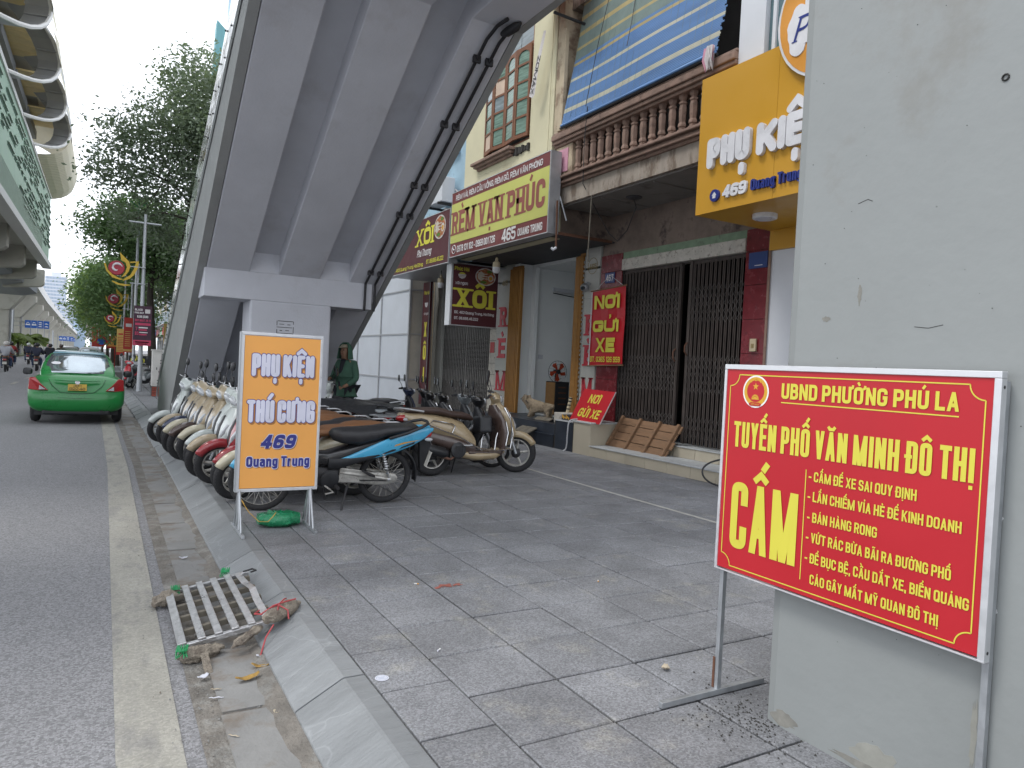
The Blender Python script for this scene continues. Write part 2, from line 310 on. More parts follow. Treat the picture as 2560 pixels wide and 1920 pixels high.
                if kind == 'r' and not rnd:
                    for e_, n_ in ((0, 1), (-1, -2)):
                        if pts[e_][1] in (0, 1, .72) and abs(pts[e_][0] - pts[n_][0]) < 1e-9: q[e_] = (q[e_][0], q[e_][1] + (h if pts[e_][1] else -h))
                rm = max(W_ * .5, t * .55); q = _round(q, kind == 'c', min(rm, cap * .3))
                loop(q, h, closed=kind == 'c', round_=rnd)
        cx_ = x + h + W_ / 2; ww = max(W_ * .38, t * .9); th = t * .36 if not rnd else t * .42; y0_ = base + top + t * .42; circ = ('\u0302' in marks) or ('\u0306' in marks)
        for mk in marks:
            if mk == '\u0302': loop([(cx_ - ww, y0_), (cx_, y0_ + t * .8), (cx_ + ww, y0_)], th, round_=rnd)
            elif mk == '\u0306': loop([(cx_ - ww, y0_ + t * .75), (cx_ - ww * .5, y0_ + t * .15), (cx_ + ww * .5, y0_ + t * .15), (cx_ + ww, y0_ + t * .75)], th, round_=rnd)
            elif mk in '\u0301\u0300':
                s_ = 1 if mk == '\u0301' else -1; yy = y0_ + (t * 1.25 if circ else 0); xx = cx_ + (s_ * ww * .5 if circ else 0); loop([(xx - s_ * t * .28, yy), (xx + s_ * t * .38, yy + t * .95)], th, round_=rnd)
            elif mk == '\u0309':
                yy = y0_ + (t * 1.15 if circ else 0); xx = cx_ + (ww * .6 if circ else 0); loop([(xx - t * .3, yy + t * .95), (xx + t * .25, yy + t * .95), (xx + t * .3, yy + t * .55), (xx, yy + t * .4), (xx, yy)], th * .7)
            elif mk == '\u0303': loop([(cx_ - ww, y0_ + t * .2), (cx_ - ww * .45, y0_ + t * .65), (cx_ + ww * .35, y0_ + t * .3), (cx_ + ww, y0_ + t * .75)], th * .9)
            elif mk == '\u0323': loop([(cx_, base - t * 1.3), (cx_, base - t * .55 if not rnd else base - t * .7)], th if not rnd else t * .42, round_=rnd)
            elif mk == '\u031b': loop([(x + W_ + t * .8, base + top - h * 1.2), (x + W_ + t * 1.35, base + top - h * .6), (x + W_ + t * 1.4, base + top + t * .45)], th, round_=rnd)
            elif mk == '\u0335': loop([(x - t * .35, base + (cap * .52 if c == 'D' else cap * .86)), (x + W_ * .55 + h, base + (cap * .52 if c == 'D' else cap * .86))], th)
        x += t + W_ + g + (.35 * t if '\u031b' in marks else 0)
    return k.build(name, mat, parent, **kw)
def flatm(k, c, r=.45, v=.03, **kw): defm(k, c, r, v=v, **kw)
def npmesh(name, V, Fq, mat, parent=None, **kw):
    """numpy quads/tris -> object"""
    me = D.meshes.new(name); V = np.asarray(V, dtype=np.float32); Fq = np.asarray(Fq, dtype=np.int32); k = Fq.shape[1]
    V = V - np.array(rootloc(parent), dtype=np.float32) if parent is not None else V
    me.vertices.add(len(V)); me.vertices.foreach_set('co', V.ravel()); me.loops.add(Fq.size); me.loops.foreach_set('vertex_index', Fq.ravel())
    me.polygons.add(len(Fq)); me.polygons.foreach_set('loop_start', np.arange(len(Fq), dtype=np.int32) * k); me.polygons.foreach_set('loop_total', np.full(len(Fq), k, dtype=np.int32))
    me.update(calc_edges=True); me.materials.append(M[mat] if isinstance(mat, str) else mat)
    o = D.objects.new(name, me); COL.objects.link(o); o.parent = parent
    if parent is None: ROOT[o.name] = Vector((0, 0, 0))
    return props(o, **kw)
# ================================================================ GROUND
def nodes_of(m): return m.node_tree.nodes, m.node_tree.links, m.node_tree.nodes['Principled BSDF']
# asphalt with visible aggregate
defm('asphalt', (.20, .20, .208), .85, v=.09, s=.6, b=0, c2=(.16, .16, .165), t=.56, s2=.35, k2=.7, stretch=(1.6, .5, 1))
def aggregate(mt, scale, lo, hi, bump=.5, dist=.01):
    n, L, p = nodes_of(mt); g = n.new('ShaderNodeNewGeometry'); vo = n.new('ShaderNodeTexVoronoi'); vo.inputs['Scale'].default_value = scale
    L.new(g.outputs['Position'], vo.inputs['Vector'])
    nz = n.new('ShaderNodeTexNoise'); nz.inputs['Scale'].default_value = scale * 1.6; nz.inputs['Detail'].default_value = 3; L.new(g.outputs['Position'], nz.inputs['Vector'])
    sp = n.new('ShaderNodeSeparateColor'); L.new(vo.outputs['Color'], sp.inputs[0])
    ad = n.new('ShaderNodeMath'); ad.operation = 'MULTIPLY'; L.new(sp.outputs[0], ad.inputs[0]); L.new(nz.outputs[0], ad.inputs[1])
    mr = n.new('ShaderNodeMapRange'); mr.inputs[1].default_value = .05; mr.inputs[2].default_value = .5; mr.inputs[3].default_value = lo; mr.inputs[4].default_value = hi; L.new(ad.outputs[0], mr.inputs[0])
    old = p.inputs['Base Color'].links[0].from_socket; vm = n.new('ShaderNodeVectorMath'); vm.operation = 'SCALE'; L.new(old, vm.inputs[0]); L.new(mr.outputs[0], vm.inputs['Scale']); L.new(vm.outputs[0], p.inputs['Base Color'])
    bp = n.new('ShaderNodeBump'); bp.inputs['Strength'].default_value = bump; bp.inputs['Distance'].default_value = dist; L.new(ad.outputs[0], bp.inputs['Height']); L.new(bp.outputs[0], p.inputs['Normal'])
aggregate(M['asphalt'], 105, .72, 1.42)
defm('line_paint', (.31, .30, .265), .8, v=.16, s=3, c2=(.215, .21, .20), t=.5, s2=5, k2=.8, stretch=(1, .35, 1))
aggregate(M['line_paint'], 90, .86, 1.12, .25)
defm('tile_stone', (.188, .192, .204), .72, v=.22, s=2.6, c2=(.265, .26, .24), t=.56, s2=3.1, k2=.75, rnd=.09)
aggregate(M['tile_stone'], 130, .72, 1.3, .5, .006)
defm('tile_far', (.195, .20, .212), .75, v=.24, s=2.2, c2=(.265, .26, .24), t=.55, s2=1.9, k2=.7)
defm('thin_paint', (.42, .41, .38), .8, v=.15, s=6, c2=(.25, .25, .24), t=.56, s2=6)
defm('mortar', (.035, .033, .03), .95, v=.3, s=8)
defm('kerb_granite', (.205, .215, .222), .55, v=.16, s=3, c2=(.31, .32, .325), t=.6, s2=9, k2=.6, stretch=(.5, 2.2, 1), b=.35, bs=22, rnd=.1)
defm('gutter_slab', (.21, .21, .205), .85, v=.15, s=4, c2=(.165, .14, .115), t=.47, s2=2.2, k2=.95, b=.2, bs=40)
defm('dirt', (.155, .142, .125), .95, v=.35, s=6, c2=(.21, .205, .19), t=.5, s2=5, b=.7, bs=60)
# veins on the kerb granite
n, L, p = nodes_of(M['kerb_granite']); g = n.new('ShaderNodeNewGeometry'); wv = n.new('ShaderNodeTexVoronoi'); wv.feature = 'DISTANCE_TO_EDGE'; wv.inputs['Scale'].default_value = 2.1
nzd = n.new('ShaderNodeTexNoise'); nzd.inputs['Scale'].default_value = 3; mxv = n.new('ShaderNodeMixRGB'); mxv.blend_type = 'ADD'; mxv.inputs[0].default_value = .35
L.new(g.outputs['Position'], nzd.inputs['Vector']); L.new(g.outputs['Position'], mxv.inputs[1]); L.new(nzd.outputs['Color'], mxv.inputs[2]); L.new(mxv.outputs[0], wv.inputs['Vector'])
mrv = n.new('ShaderNodeMapRange'); mrv.inputs[1].default_value = .0; mrv.inputs[2].default_value = .012; mrv.inputs[3].default_value = 1.22; mrv.inputs[4].default_value = 1.; L.new(wv.outputs['Distance'], mrv.inputs[0])
old = p.inputs['Base Color'].links[0].from_socket; vmv = n.new('ShaderNodeVectorMath'); vmv.operation = 'SCALE'; L.new(old, vmv.inputs[0]); L.new(mrv.outputs[0], vmv.inputs['Scale']); L.new(vmv.outputs[0], p.inputs['Base Color'])

def kx(y):  # the kerb line drifts gently left farther off
    return 0. if y < 11 else -(y - 11) * .0145
MB().box(-300, 400, -60, 2600, -.6, -.12).build('ground', 'asphalt', kind='structure')
MB().box(-26, .46, -30, 900, -.1, 0).build('road', 'asphalt', kind='structure')
mk = thing('road_markings', kind='structure')
b = MB()
for i in range(40):
    y0 = -3 + i * 2.; b.add([(.09 + kx(y0), y0, .004), (.33 + kx(y0), y0, .004), (.33 + kx(y0 + 2), y0 + 2, .004), (.09 + kx(y0 + 2), y0 + 2, .004)], [(0, 1, 2, 3)])
b.build('edge_line', 'line_paint', mk)
for i in range(14):
    MB().box(-3.2, -3.05, 10 + i * 6, 12.4 + i * 6, .002, .005).build('lane_dash', 'line_paint', mk)
# gutter
gut = thing('gutter', kind='structure')
b = MB()
for i in range(45):
    y0 = -1 + i * 2; b.add([(.40 + kx(y0), y0, .004), (.80 + kx(y0), y0, .004), (.80 + kx(y0 + 2), y0 + 2, .004), (.40 + kx(y0 + 2), y0 + 2, .004)], [(0, 1, 2, 3)])
b.build('gutter_bed', 'dirt', gut)
sm = MB().box(-.135, .135, 0, .95, 0, .008).mesh('gutter_slab', 'gutter_slab')
for i in range(34):
    y = -.6 + i * .98
    child('slab', sm, gut, (.635 + kx(y) + random.uniform(-.008, .008), y, .002 + random.uniform(-.003, .002)), (random.uniform(-.003, .003), 0, random.uniform(-.006, .006)))
# silt drifted over the slabs along the kerb foot
V = []; F = []
for i in range(170):
    y = 1.4 + i * .1; a = .03 + .06 * abs(math.sin(y * 1.7 + math.sin(y * 3.1))) + random.uniform(0, .03); h = .022 + random.uniform(0, .01)
    V += [(.80 + kx(y), y, .006 + h), (.79 - a * .5 + kx(y), y, .013 + h * .4), (.79 - a + kx(y), y, .008)]
    if i: k = len(V) - 6; F += [(k, k + 3, k + 4, k + 1), (k + 1, k + 4, k + 5, k + 2)]
npmesh('silt', V, F, 'dirt', gut, kind='stuff')
# small stones and grit
V = []; F = []
for i in range(900):
    x = random.gauss(.5, .14) if random.random() < .8 else random.uniform(.3, .8); y = 1.6 + random.random() ** 1.6 * 14; s = random.uniform(.002, .007); k = len(V); a = random.random() * 3
    for q in range(3): V.append((x + s * math.cos(a + q * 2.1), y + s * 1.4 * math.sin(a + q * 2.1), .009))
    V.append((x, y, .011 + s)); F += [(k, k + 1, k + 3), (k + 1, k + 2, k + 3), (k + 2, k, k + 3)]
npmesh('grit', V, F, 'gutter_slab', gut, kind='stuff')
# kerb stones
kerb = thing('kerb', kind='structure')
prof = [(-.003, -.09), (-.003, .042), (.004, .05), (.198, .156), (.212, .161), (.303, .161), (.308, .156), (.308, -.09)]
joints = [-.9, .25, 1.5, 3.13, 4.43, 5.46]
y = 5.46
while y < 62: y += random.choice((.92, 1.0, 1.08)); joints.append(y)
for a, c in zip(joints[:-1], joints[1:]):
    k = MB(); o = .783 + kx((a + c) / 2); dz = random.uniform(-.003, .002)
    k.prism([(x + o, z + dz) for x, z in prof], a + .005, c - .005, 'y'); k.build('kerb_stone', 'kerb_granite', kerb, bev=.004)
MB().prism([(.80, -1), (1.085, -1), (1.085, 11), (.3, 65), (.06, 65), (.8, 11)], -.1, .035, 'z').build('kerb_bed', 'mortar', kerb)
# pavement tiles
pav = thing('pavement', kind='structure')
MB().prism([(1.05, -4), (60, -4), (60, 300), (-3.1, 300), (1.05, 11)], -.11, .146, 'z').build('pavement_bed', 'mortar', pav)
TW, TL = .4655, .44
def tile_mesh():
    a, c, h, e = TW / 2 - .0065, TL / 2 - .006, .03, .006
    return MB().add([(-a, -c, 0), (a, -c, 0), (a, c, 0), (-a, c, 0), (-a, -c, h - e), (a, -c, h - e), (a, c, h - e), (-a, c, h - e), (-a + e, -c + e, h), (a - e, -c + e, h), (a - e, c - e, h), (-a + e, c - e, h)],
        [(0, 1, 5, 4), (1, 2, 6, 5), (2, 3, 7, 6), (3, 0, 4, 7), (4, 5, 9, 8), (5, 6, 10, 9), (6, 7, 11, 10), (7, 4, 8, 11), (8, 9, 10, 11)]).mesh('paving_tile', 'tile_stone')
tm = tile_mesh()
tiles = []
for i in range(-1, 14):
    for j in range(-2, 150):
        x = 1.426 - TW / 2 + i * TW; y = 2.735 - TL / 2 + j * TL
        if x < 1.3 + kx(y) or x > 7.4: continue
        tiles.append((math.hypot(x, y), x, y))
tiles.sort(); vis = [t for t in tiles if t[2] > .7 and not (t[1] > 2.9 and t[2] < 1.6)]
for d, x, y in vis[:298]:
    child('paving_tile', tm, pav, (x, y, .13 + random.uniform(-.0022, .0018)), (random.uniform(-.003, .003), random.uniform(-.003, .003), random.uniform(-.004, .004)))
b = MB()
for d, x, y in vis[298:]:
    a, c = TW / 2 - .012, TL / 2 - .011; z = .16 + random.uniform(-.002, .001); b.box(x - a, x + a, y - c, y + c, .13, z)
b.build('paving_tiles', 'tile_far', pav, kind='stuff')
# narrow cut strip between kerb stones and first tile column
for j in range(70):
    y = .2 + j * .44; 
    xr = 1.4225
    while xr - TW > 1.2 + kx(y): xr -= TW
    MB().box(1.097 + kx(y), xr, y + .079, y + .512, .12, .160 + random.uniform(-.0025, .0015)).build('cut_tile', 'tile_stone', pav, bev=.004)
MB().box(5.345, 5.39, 1.2, 12.5, .161, .1645).build('painted_line', 'thin_paint', mk)
# cracks and missing corner
# distant ground strips
defm('median_soil', (.10, .12, .06), .95, v=.4, s=3)
MB().box(-16, -9.2, 30, 600, -.05, .22).build('median', 'median_soil', kind='structure', bev=.02)
# ================================================================ FOOTBRIDGE STAIR
def zs(y): return 2.95 - .6174 * (y - 12)
st = thing('footbridge_stair', 'grey concrete footbridge stair with ribbed sloping soffit, coming down behind the parked motorbikes', 'stairway', (2.7, 12.4, .16))
for a, c in ((1.335, 1.965), (2.42, 3.09), (3.59, 4.17)):
    MB().prism([(16.45, .17), (16.45 - .0, .62), (7.62, zs(7.62) + .5), (7.62, 6.12), (5.2, 6.12), (5.2, 5.66), (7.62, zs(7.62))], a, c, 'x').build('rib', 'concrete', st, bev=.015)
MB().prism([(16.9, .17), (18.6, .17), (7.6, 6.3), (5.1, 6.3), (5.1, 6.05), (7.55, 6.05)], 1.32, 4.18, 'x').build('flight_slab', 'concrete', st)
# stepped treads on top
b = MB()
for i in range(34):
    y = 18.2 - i * .30; z = .33 + i * .185; b.box(1.34, 4.16, y - .30, y, z - .10 if i else .17, z)
b.build('treads', 'concrete_side', st)
MB().box(1.305, 4.0, 12.0, 12.8, 2.49, 2.94).build('crossbeam', 'concrete', st, bev=.012)
MB().box(1.345, 4.16, 12.004, 12.75, 2.9405, 3.45).build('beam_upstand', 'concrete', st)
MB().prism([(2.0, 12.003), (3.3, 12.003), (3.3, 12.72), (2.0, 12.72)], .12, 2.50, 'z').build('column', 'concrete', st, bev=.03)
MB().prism([(16.52, .165), (19.95, .165), (19.4, .95), (17.9, 1.8), (13.56, 3.82), (12, 4.55), (10, 5.3), (9.06, 5.76), (7.4, 6.9), (7.4, 5.9), (7.62, 5.66)], 1.205, 1.325, 'x').build('parapet', 'concrete_side', st)
MB().prism([(16.5, .165), (19.95, .165), (7.4, 6.9), (5.1, 6.9), (5.1, 5.7), (7.62, 5.66)], 4.18, 4.28, 'x').build('parapet', 'concrete_side', st)
# stencilled notice frame on the column
b = MB(frame((2.42, 12.003, 1.98), (1, 0, 0), (0, 0, 1)))
for x0, x1, y0, y1 in ((0, .27, 0, .012), (0, .25, .1, .11), (.02, .27, .2, .212), (0, .01, 0, .07), (0, .01, .13, .21), (.262, .272, .02, .12), (.262, .272, .16, .2), (.05, .09, .045, .058), (.14, .2, .05, .06), (.04, .12, .15, .16), (.17, .22, .145, .157)): b.box(x0, x1, y0, y1, -.003, .002)
defm('stencil', (.07, .07, .07), .8); b.build('stencil_frame', 'stencil', st)
# polished cladding on the road side of the parapet
defm('mirror', (.72, .74, .74), .10, 1, v=.06, s=4, b=.30, bs=2.6, stretch=(1, .5, 1.2))
pts_out = [(19.93, .5), (19.4, .95), (17.9, 1.8), (16.4, 2.5), (15.0, 3.15), (13.56, 3.82), (12, 4.55), (11, 4.93), (10, 5.3), (9.06, 5.76), (7.5, 6.75)]
def zin(y): return 5.62 - (y - 8.3) * .42 if y < 17 else 1.95 - (y - 17) * .45
for (ya, za), (yb, zb) in zip(pts_out[:-1], pts_out[1:]):
    la, lb = min(zin(ya), za - .05), min(zin(yb), zb - .05); MB().prism([(ya - .01, la), (yb + .01, lb), (yb + .01, zb + .03), (ya - .01, za + .03)], 1.165, 1.195, 'x').build('cladding_panel', 'mirror', st, bev=.004)
MB().box(-12, 1.18, 5.1, 7.4, 6.0, 6.3).build('bridge_deck', 'concrete', st)
b = MB()
for k in range(26):
    y = 7.5 + k * .48; zt = np.interp(y, [q[0] for q in pts_out[::-1]], [q[1] for q in pts_out[::-1]])
    for z in (zt - .06, zin(y) + .05): b.lathe([(.012, 0), (.012, -.012), (.004, -.02)], (1.163, y, z), 'x', 6)
b.build('bolts', 'dark_metal', st, kind='stuff')
# conduits under the right rib
for xo in (3.86, 4.03):
    pts = [(xo, 12.95, zs(12.95) - .03), (xo, 11.96, 2.55), (xo, 11.95, zs(11.95) - .05), (xo, 10, zs(10) - .045), (xo, 7.75, zs(7.75) - .045), (xo + .03, 7.55, 5.62), (xo + .06, 7.35, 5.63)]
    pts[0] = (xo, 11.97, 2.47)
    c = MB().tube(pts, .022, 8).build('conduit', 'dark_metal', st, smooth=True)
    for y in (11.7, 10.45, 9.9, 8.9, 8.0): MB().box(xo - .05, xo + .05, y - .02, y + .02, zs(y) - .08, zs(y) + .005).build('clamp', 'dark_metal', c)
MB().loft([(7.62, 4.0, 5.58, .03, .03), (7.55, 4.02, 5.58, .05, .05), (7.40, 4.06, 5.6, .05, .05), (7.34, 4.08, 5.62, .02, .02)], 'y').build('junction_box', 'dark_metal', st, smooth=True)

pl = thing('concrete_pillar', 'big pale grey painted pillar standing behind the red notice board', 'pillar', (3, .6, .16))
MB().prism([(2.5, -1.2), (4.0, -1.2), (4.0, 2.06), (2.56, 2.06), (2.515, 2.045), (2.5, 2.0)], .10, 7.5, 'z').build('shaft', 'pillar', pl, bev=.008)
defm('dark_hole', (.03, .03, .028), .9)
for y, z, s in ((1.25, 2.62, .009), (1.07, 2.78, .007)):
    MB().lathe([(s * 1.4, 0), (s * 1.4, -.006), (s, -.008), (s * .6, .004)], (2.502, y, z), 'x', 9).build('bolt_stub', 'dirty_alu' if s < .008 else 'dark_hole', pl)
# hair cracks, chips and dust at the foot
b = MB()
for (y, z, pts) in ((1.16, 2.36, [(0, 0), (.03, -.015), (.06, -.02), (.09, .015), (.11, .05)]), (1.75, 2.3, [(0, 0), (.04, .01), (.06, .0)]), (.9, 2.0, [(0, 0), (.05, .015), (.12, .02)]), (1.5, 1.82, [(0, 0), (.05, -.006), (.1, .004)]), (1.8, 1.0, [(0, 0), (.01, -.08), (.03, -.13)])):
    for (a, c), (d, e) in zip(pts[:-1], pts[1:]): b.tube([(2.4995, y - a, z + c), (2.4995, y - d, z + e)], .0011, 4)
for i in range(90):
    y, z = random.uniform(.5, 2.0), random.uniform(.2, 3.2); s = random.uniform(.001, .0032); b.box(2.4985, 2.501, y, y + s, z, z + s)
b.build('cracks', 'dark_hole', pl, kind='stuff')
defm('chip_pale', (.262, .262, .235), .9, v=.12, s=20); defm('grime', (.20, .195, .175), .9, v=.3, s=14)
def blot(y, z, ry, rz_, nm, mt, X=2.4992, n=22, sd=0):
    r = random.Random(sd); MB().prism([(y + ry * math.cos(2 * PI * i / n) * r.uniform(.6, 1.1), z + rz_ * math.sin(2 * PI * i / n) * r.uniform(.6, 1.1)) for i in range(n)], X, X + .002, 'x').build(nm, mt, pl)
for i, (y, z, a, c, mt) in enumerate(((1.55, .23, .10, .06, 'chip_pale'), (1.22, .48, .012, .14, 'chip_pale'), (1.27, .25, .03, .10, 'chip_pale'), (1.4, .95, .006, .03, 'chip_pale'), (1.18, .9, .007, .01, 'white_paint'), (1.18, 1.2, .007, .01, 'white_paint'), (1.95, .20, .07, .035, 'grime'), (1.5, .185, .25, .022, 'grime'), (1.05, .19, .2, .03, 'grime'), (1.72, 1.95, .01, .045, 'grime'), (1.86, 1.86, .022, .012, 'grime'))): blot(y, z, a, c, 'paint_chip' if mt != 'grime' else 'grime_patch', mt, sd=i, X=2.4992 - .0002 * (i % 3))

# ================================================================ RED NOTICE BOARD
defm('sign_red', (.44, .008, .017), .42, v=.05, s=2); defm('sign_yellow', (.62, .56, .06), .5, v=.03); defm('sign_white', (.75, .75, .74), .5)
BX = 2.44; y1, y0, zb, zt = 2.318, 1.172, .745, 1.668
bd = thing('notice_board', 'red board with yellow Vietnamese prohibitions in an aluminium frame, leaning legs before the grey pillar', 'notice board', (BX, 2.25, .165))
MB().box(BX, BX + .012, y0 + .01, y1 - .01, zb + .012, zt - .01).build('face', 'sign_red', bd)
fr = []
MB().box(BX - .006, BX + .028, y0, y1, zt - .022, zt).build('frame_bar', 'alu', bd, bev=.002)
MB().box(BX - .006, BX + .028, y0, y1, zb, zb + .006).build('frame_bar', 'alu', bd, bev=.001)
MB().box(BX - .0055, BX + .028, y1 - .014, y1 + .0005, zb - .001, zt - .0225).build('frame_bar', 'alu', bd, bev=.002)
MB().box(BX - .0055, BX + .028, y0 - .0005, y0 + .022, zb - .001, zt - .0225).build('frame_bar', 'alu', bd, bev=.002)
for yy in (y1 - .016, y0 + .012):
    MB().box(BX + .0285, BX + .053, yy - .011, yy + .011, .185, zt - .03 if yy < 2 else zt - .05).build('leg', 'galv', bd, bev=.002)
MB().box(BX - .30, BX + .34, y1 - .030, y1 - .004, .162, .188).build('foot_bar', 'galv', bd, bev=.002)
MB().box(BX - .02, BX + .05, y0 - .0, y0 + .026, .162, .188).build('foot_bar', 'galv', bd, bev=.002)
defm('rust', (.11, .05, .03), .9, v=.3, s=30)
MB().box(BX + .025, BX + .029, y1 - .008, y1 + .004, .19, .33).build('rust_strip', 'rust', bd)
T = frame((BX, y1, zb), (0, -1, 0), (0, 0, 1)); W, Hh = y1 - y0, zt - zb
def U(v): return v * W / 1.0
# local map: board photo coordinates (0..1 across, 0..1 up)
b = MB(T)
def line(pts, r=.0022):
    for (a, c), (d, e) in zip(pts[:-1], pts[1:]):
        dx, dy = d - a, e - c; l = math.hypot(dx, dy) or 1; nx, ny = -dy / l * r, dx / l * r
        b.add([(a + nx, c + ny, .0015), (a - nx, c - ny, .0015), (d - nx, e - ny, .0015), (d + nx, e + ny, .0015)], [(0, 1, 2, 3)])
def arc(cx, cy, r, a0, a1, n=8): return [(cx + r * math.cos(math.radians(a0 + (a1 - a0) * i / n)), cy + r * math.sin(math.radians(a0 + (a1 - a0) * i / n))) for i in range(n + 1)]
m_, q_ = .035, .05; x0_, x1_, y0_, y1_ = m_, W - .045, .03, Hh - .045
line([(x0_ + q_, y1_), (x1_ - q_, y1_)] + arc(x1_, y1_, q_, 180, 270) + [(x1_, y0_ + q_)] + arc(x1_, y0_, q_, 90, 180) + [(x0_ + q_, y0_)] + arc(x0_, y0_, q_, 0, 90) + [(x0_, y1_ - q_)] + arc(x0_, y1_, q_, 270, 360))
# measured on the photograph's board: width 1.19 -> W, heights from the top
kx_, ky_ = 1., 1.
line([(.453, .072), (.453, .512)], .002)
line([(.313, .770), (1.022, .770)], .0022)
b.build('printed_rule', 'sign_yellow', bd)
rows = [('UBND PHƯỜNG PHÚ LA', .313, 1.022, .786, .064, .2), ('TUYẾN PHỐ VĂN MINH ĐÔ THỊ', .070, 1.08, .560, .112, .16), ('CẤM', .078, .425, .115, .292, .24),
    ('- CẤM ĐỂ XE SAI QUY ĐỊNH', .467, .90, .469, .039, .19), ('- LẤN CHIẾM VỈA HÈ ĐỂ KINH DOANH', .467, 1.053, .390, .039, .19), ('- BÁN HÀNG RONG', .470, .765, .309, .039, .19),
    ('- VỨT RÁC BỪA BÃI RA ĐƯỜNG PHỐ', .470, 1.029, .229, .039, .19), ('- ĐỂ BỤC BỆ, CẦU DẮT XE, BIỂN QUẢNG', .470, 1.09, .148, .039, .19), ('CÁO GÂY MẤT MỸ QUAN ĐÔ THỊ', .498, .997, .066, .039, .19)]
for s_, a, c, bl, cap, of in rows: text(bd, 'lettering', s_, T, a * kx_, c * kx_, bl * ky_, cap * ky_, 'sign_yellow', of if cap > .06 else .165, w=.0022)
# round state emblem
em = MB(T); cx, cy = .178, .808
defm('emblem_gold', (.60, .33, .03), .5); defm('emblem_red', (.42, .02, .02), .5)
def disc(c, r, w, n=28, sx=1): return MB(T).add([(c[0] + r * sx * math.cos(2 * PI * i / n), c[1] + r * math.sin(2 * PI * i / n), w) for i in range(n)], [tuple(range(n))])
e0 = disc((cx, cy), .070, .0016).build('emblem', 'sign_white', bd)
disc((cx, cy), .063, .0020).build('ring', 'emblem_gold', e0); disc((cx, cy + .002), .047, .0024).build('field', 'sign_red', e0)
def star(c, r, w): return MB(T).add([(c[0] + (r if i % 2 == 0 else r * .4) * math.sin(PI * i / 5), c[1] + (r if i % 2 == 0 else r * .4) * math.cos(PI * i / 5), w) for i in range(10)], [tuple(range(10))])
star((cx, cy + .022), .017, .003).build('star', 'emblem_gold', e0)
b = MB(T)
for i in range(12):
    a = PI * i / 11; c2, s2 = math.cos(a), math.sin(a); b.add([(cx + .012 * c2 - .0025 * s2, cy - .032 + .012 * s2 + .0025 * c2, .003), (cx + .012 * c2 + .0025 * s2, cy - .032 + .012 * s2 - .0025 * c2, .003), (cx + .02 * c2 + .0015 * s2, cy - .032 + .02 * s2 - .0015 * c2, .003), (cx + .02 * c2 - .0015 * s2, cy - .032 + .02 * s2 + .0015 * c2, .003)], [(0, 1, 2, 3)])
b.add([(cx + .0125 * math.cos(PI * i / 12), cy - .034 + .0125 * math.sin(PI * i / 12), .0032) for i in range(13)], [tuple(range(13))])
for sgn in (-1, 1):
    for i in range(7):
        a = math.radians(-58 + i * 24); r = .052; px, py = cx + sgn * r * math.cos(a), cy + r * math.sin(a)
        b.add([(px, py - .008, .003), (px + .006, py, .003), (px, py + .010, .003), (px - .006, py, .003)], [(0, 1, 2, 3)])
b.build('gear_and_rice', 'emblem_red' if 0 else 'emblem_gold', e0)
MB(T).add([(cx - .034, cy - .052, .0034), (cx - .028, cy - .062, .0034), (cx + .028, cy - .062, .0034), (cx + .034, cy - .052, .0034), (cx + .02, cy - .046, .0034), (cx - .02, cy - .046, .0034)], [(0, 1, 2, 3, 4, 5)]).build('ribbon', 'emblem_red', e0)
text(e0, 'lettering', 'VIỆT NAM', T, cx - .022, cx + .022, cy - .058, .007, 'emblem_gold', .15, w=.004)
for z in (zt - .05, zb + .03):
    MB().lathe([(.006, 0), (.006, .004), (.003, .007)], (BX + .012, y0 - .001, z), 'y', 8).build('rivet', 'dark_metal', bd)

# ================================================================ ORANGE STANDING SIGN
defm('sign_orange', (.78, .36, .085), .45, v=.06, s=1.5); defm('bubble_lilac', (.60, .60, .70), .5); defm('navy', (.03, .035, .22), .5); defm('orange_shadow', (.36, .155, .04), .6)
os_ = thing('standing_sign', 'orange pet shop sign with lilac bubble letters on a metal trestle', 'sign', (1.29, 6.1, .16))
T = frame((.957, 6.08, .485), (1, 0, 0), (0, 0, 1)); W, Hh = .66, 1.308
MB(T).box(.028, W - .022, .03, Hh - .03, -.03, 0).build('face', 'sign_orange', os_)
for q in ((0, W, 0, .026), (0, W, Hh - .026, Hh)): MB(T).box(q[0], q[1], q[2], q[3], -.035, .006).build('frame_bar', 'alu', os_, bev=.003)
MB(T).box(0, .026, .0262, Hh - .0262, -.034, .0055).build('frame_bar', 'alu', os_, bev=.003); MB(T).box(W - .022, W, .0262, Hh - .0262, -.034, .0055).build('frame_bar', 'alu', os_, bev=.003)
MB().box(.948, .957, 6.06, 6.115, .49, 1.79).build('frame_bar', 'galv', os_)
for x in (.99, 1.56):
    MB().box(x - .012, x + .012, 5.83, 6.37, .162, .186).build('foot_bar', 'galv', os_, bev=.002)
    for yo in (-.09, -.03, .03, .09): MB().tube([(x, 6.1 + yo * 2.0, .186), (x, 6.1 + yo * .35, .50)], .0095, 4).build('leg', 'galv', os_)
def bubble(s_, a, c, bl, cap, wt=.27):
    kw_ = dict(rnd=True, gap=.16)
    text(os_, 'lettering_shadow', s_, T, a + .012, c + .012, bl - .014, cap, 'orange_shadow', wt, w=.0008, grow=.005, **kw_)
    text(os_, 'lettering_outline', s_, T, a, c, bl, cap, 'navy', wt, w=.0022, grow=.0055, **kw_)
    text(os_, 'lettering', s_, T, a, c, bl, cap, 'bubble_lilac', wt, w=.0036, grow=.0005, **kw_)
bubble('PHỤ KIỆN', .088, .592, .95, .185); bubble('THÚ CƯNG', .062, .612, .57, .185)
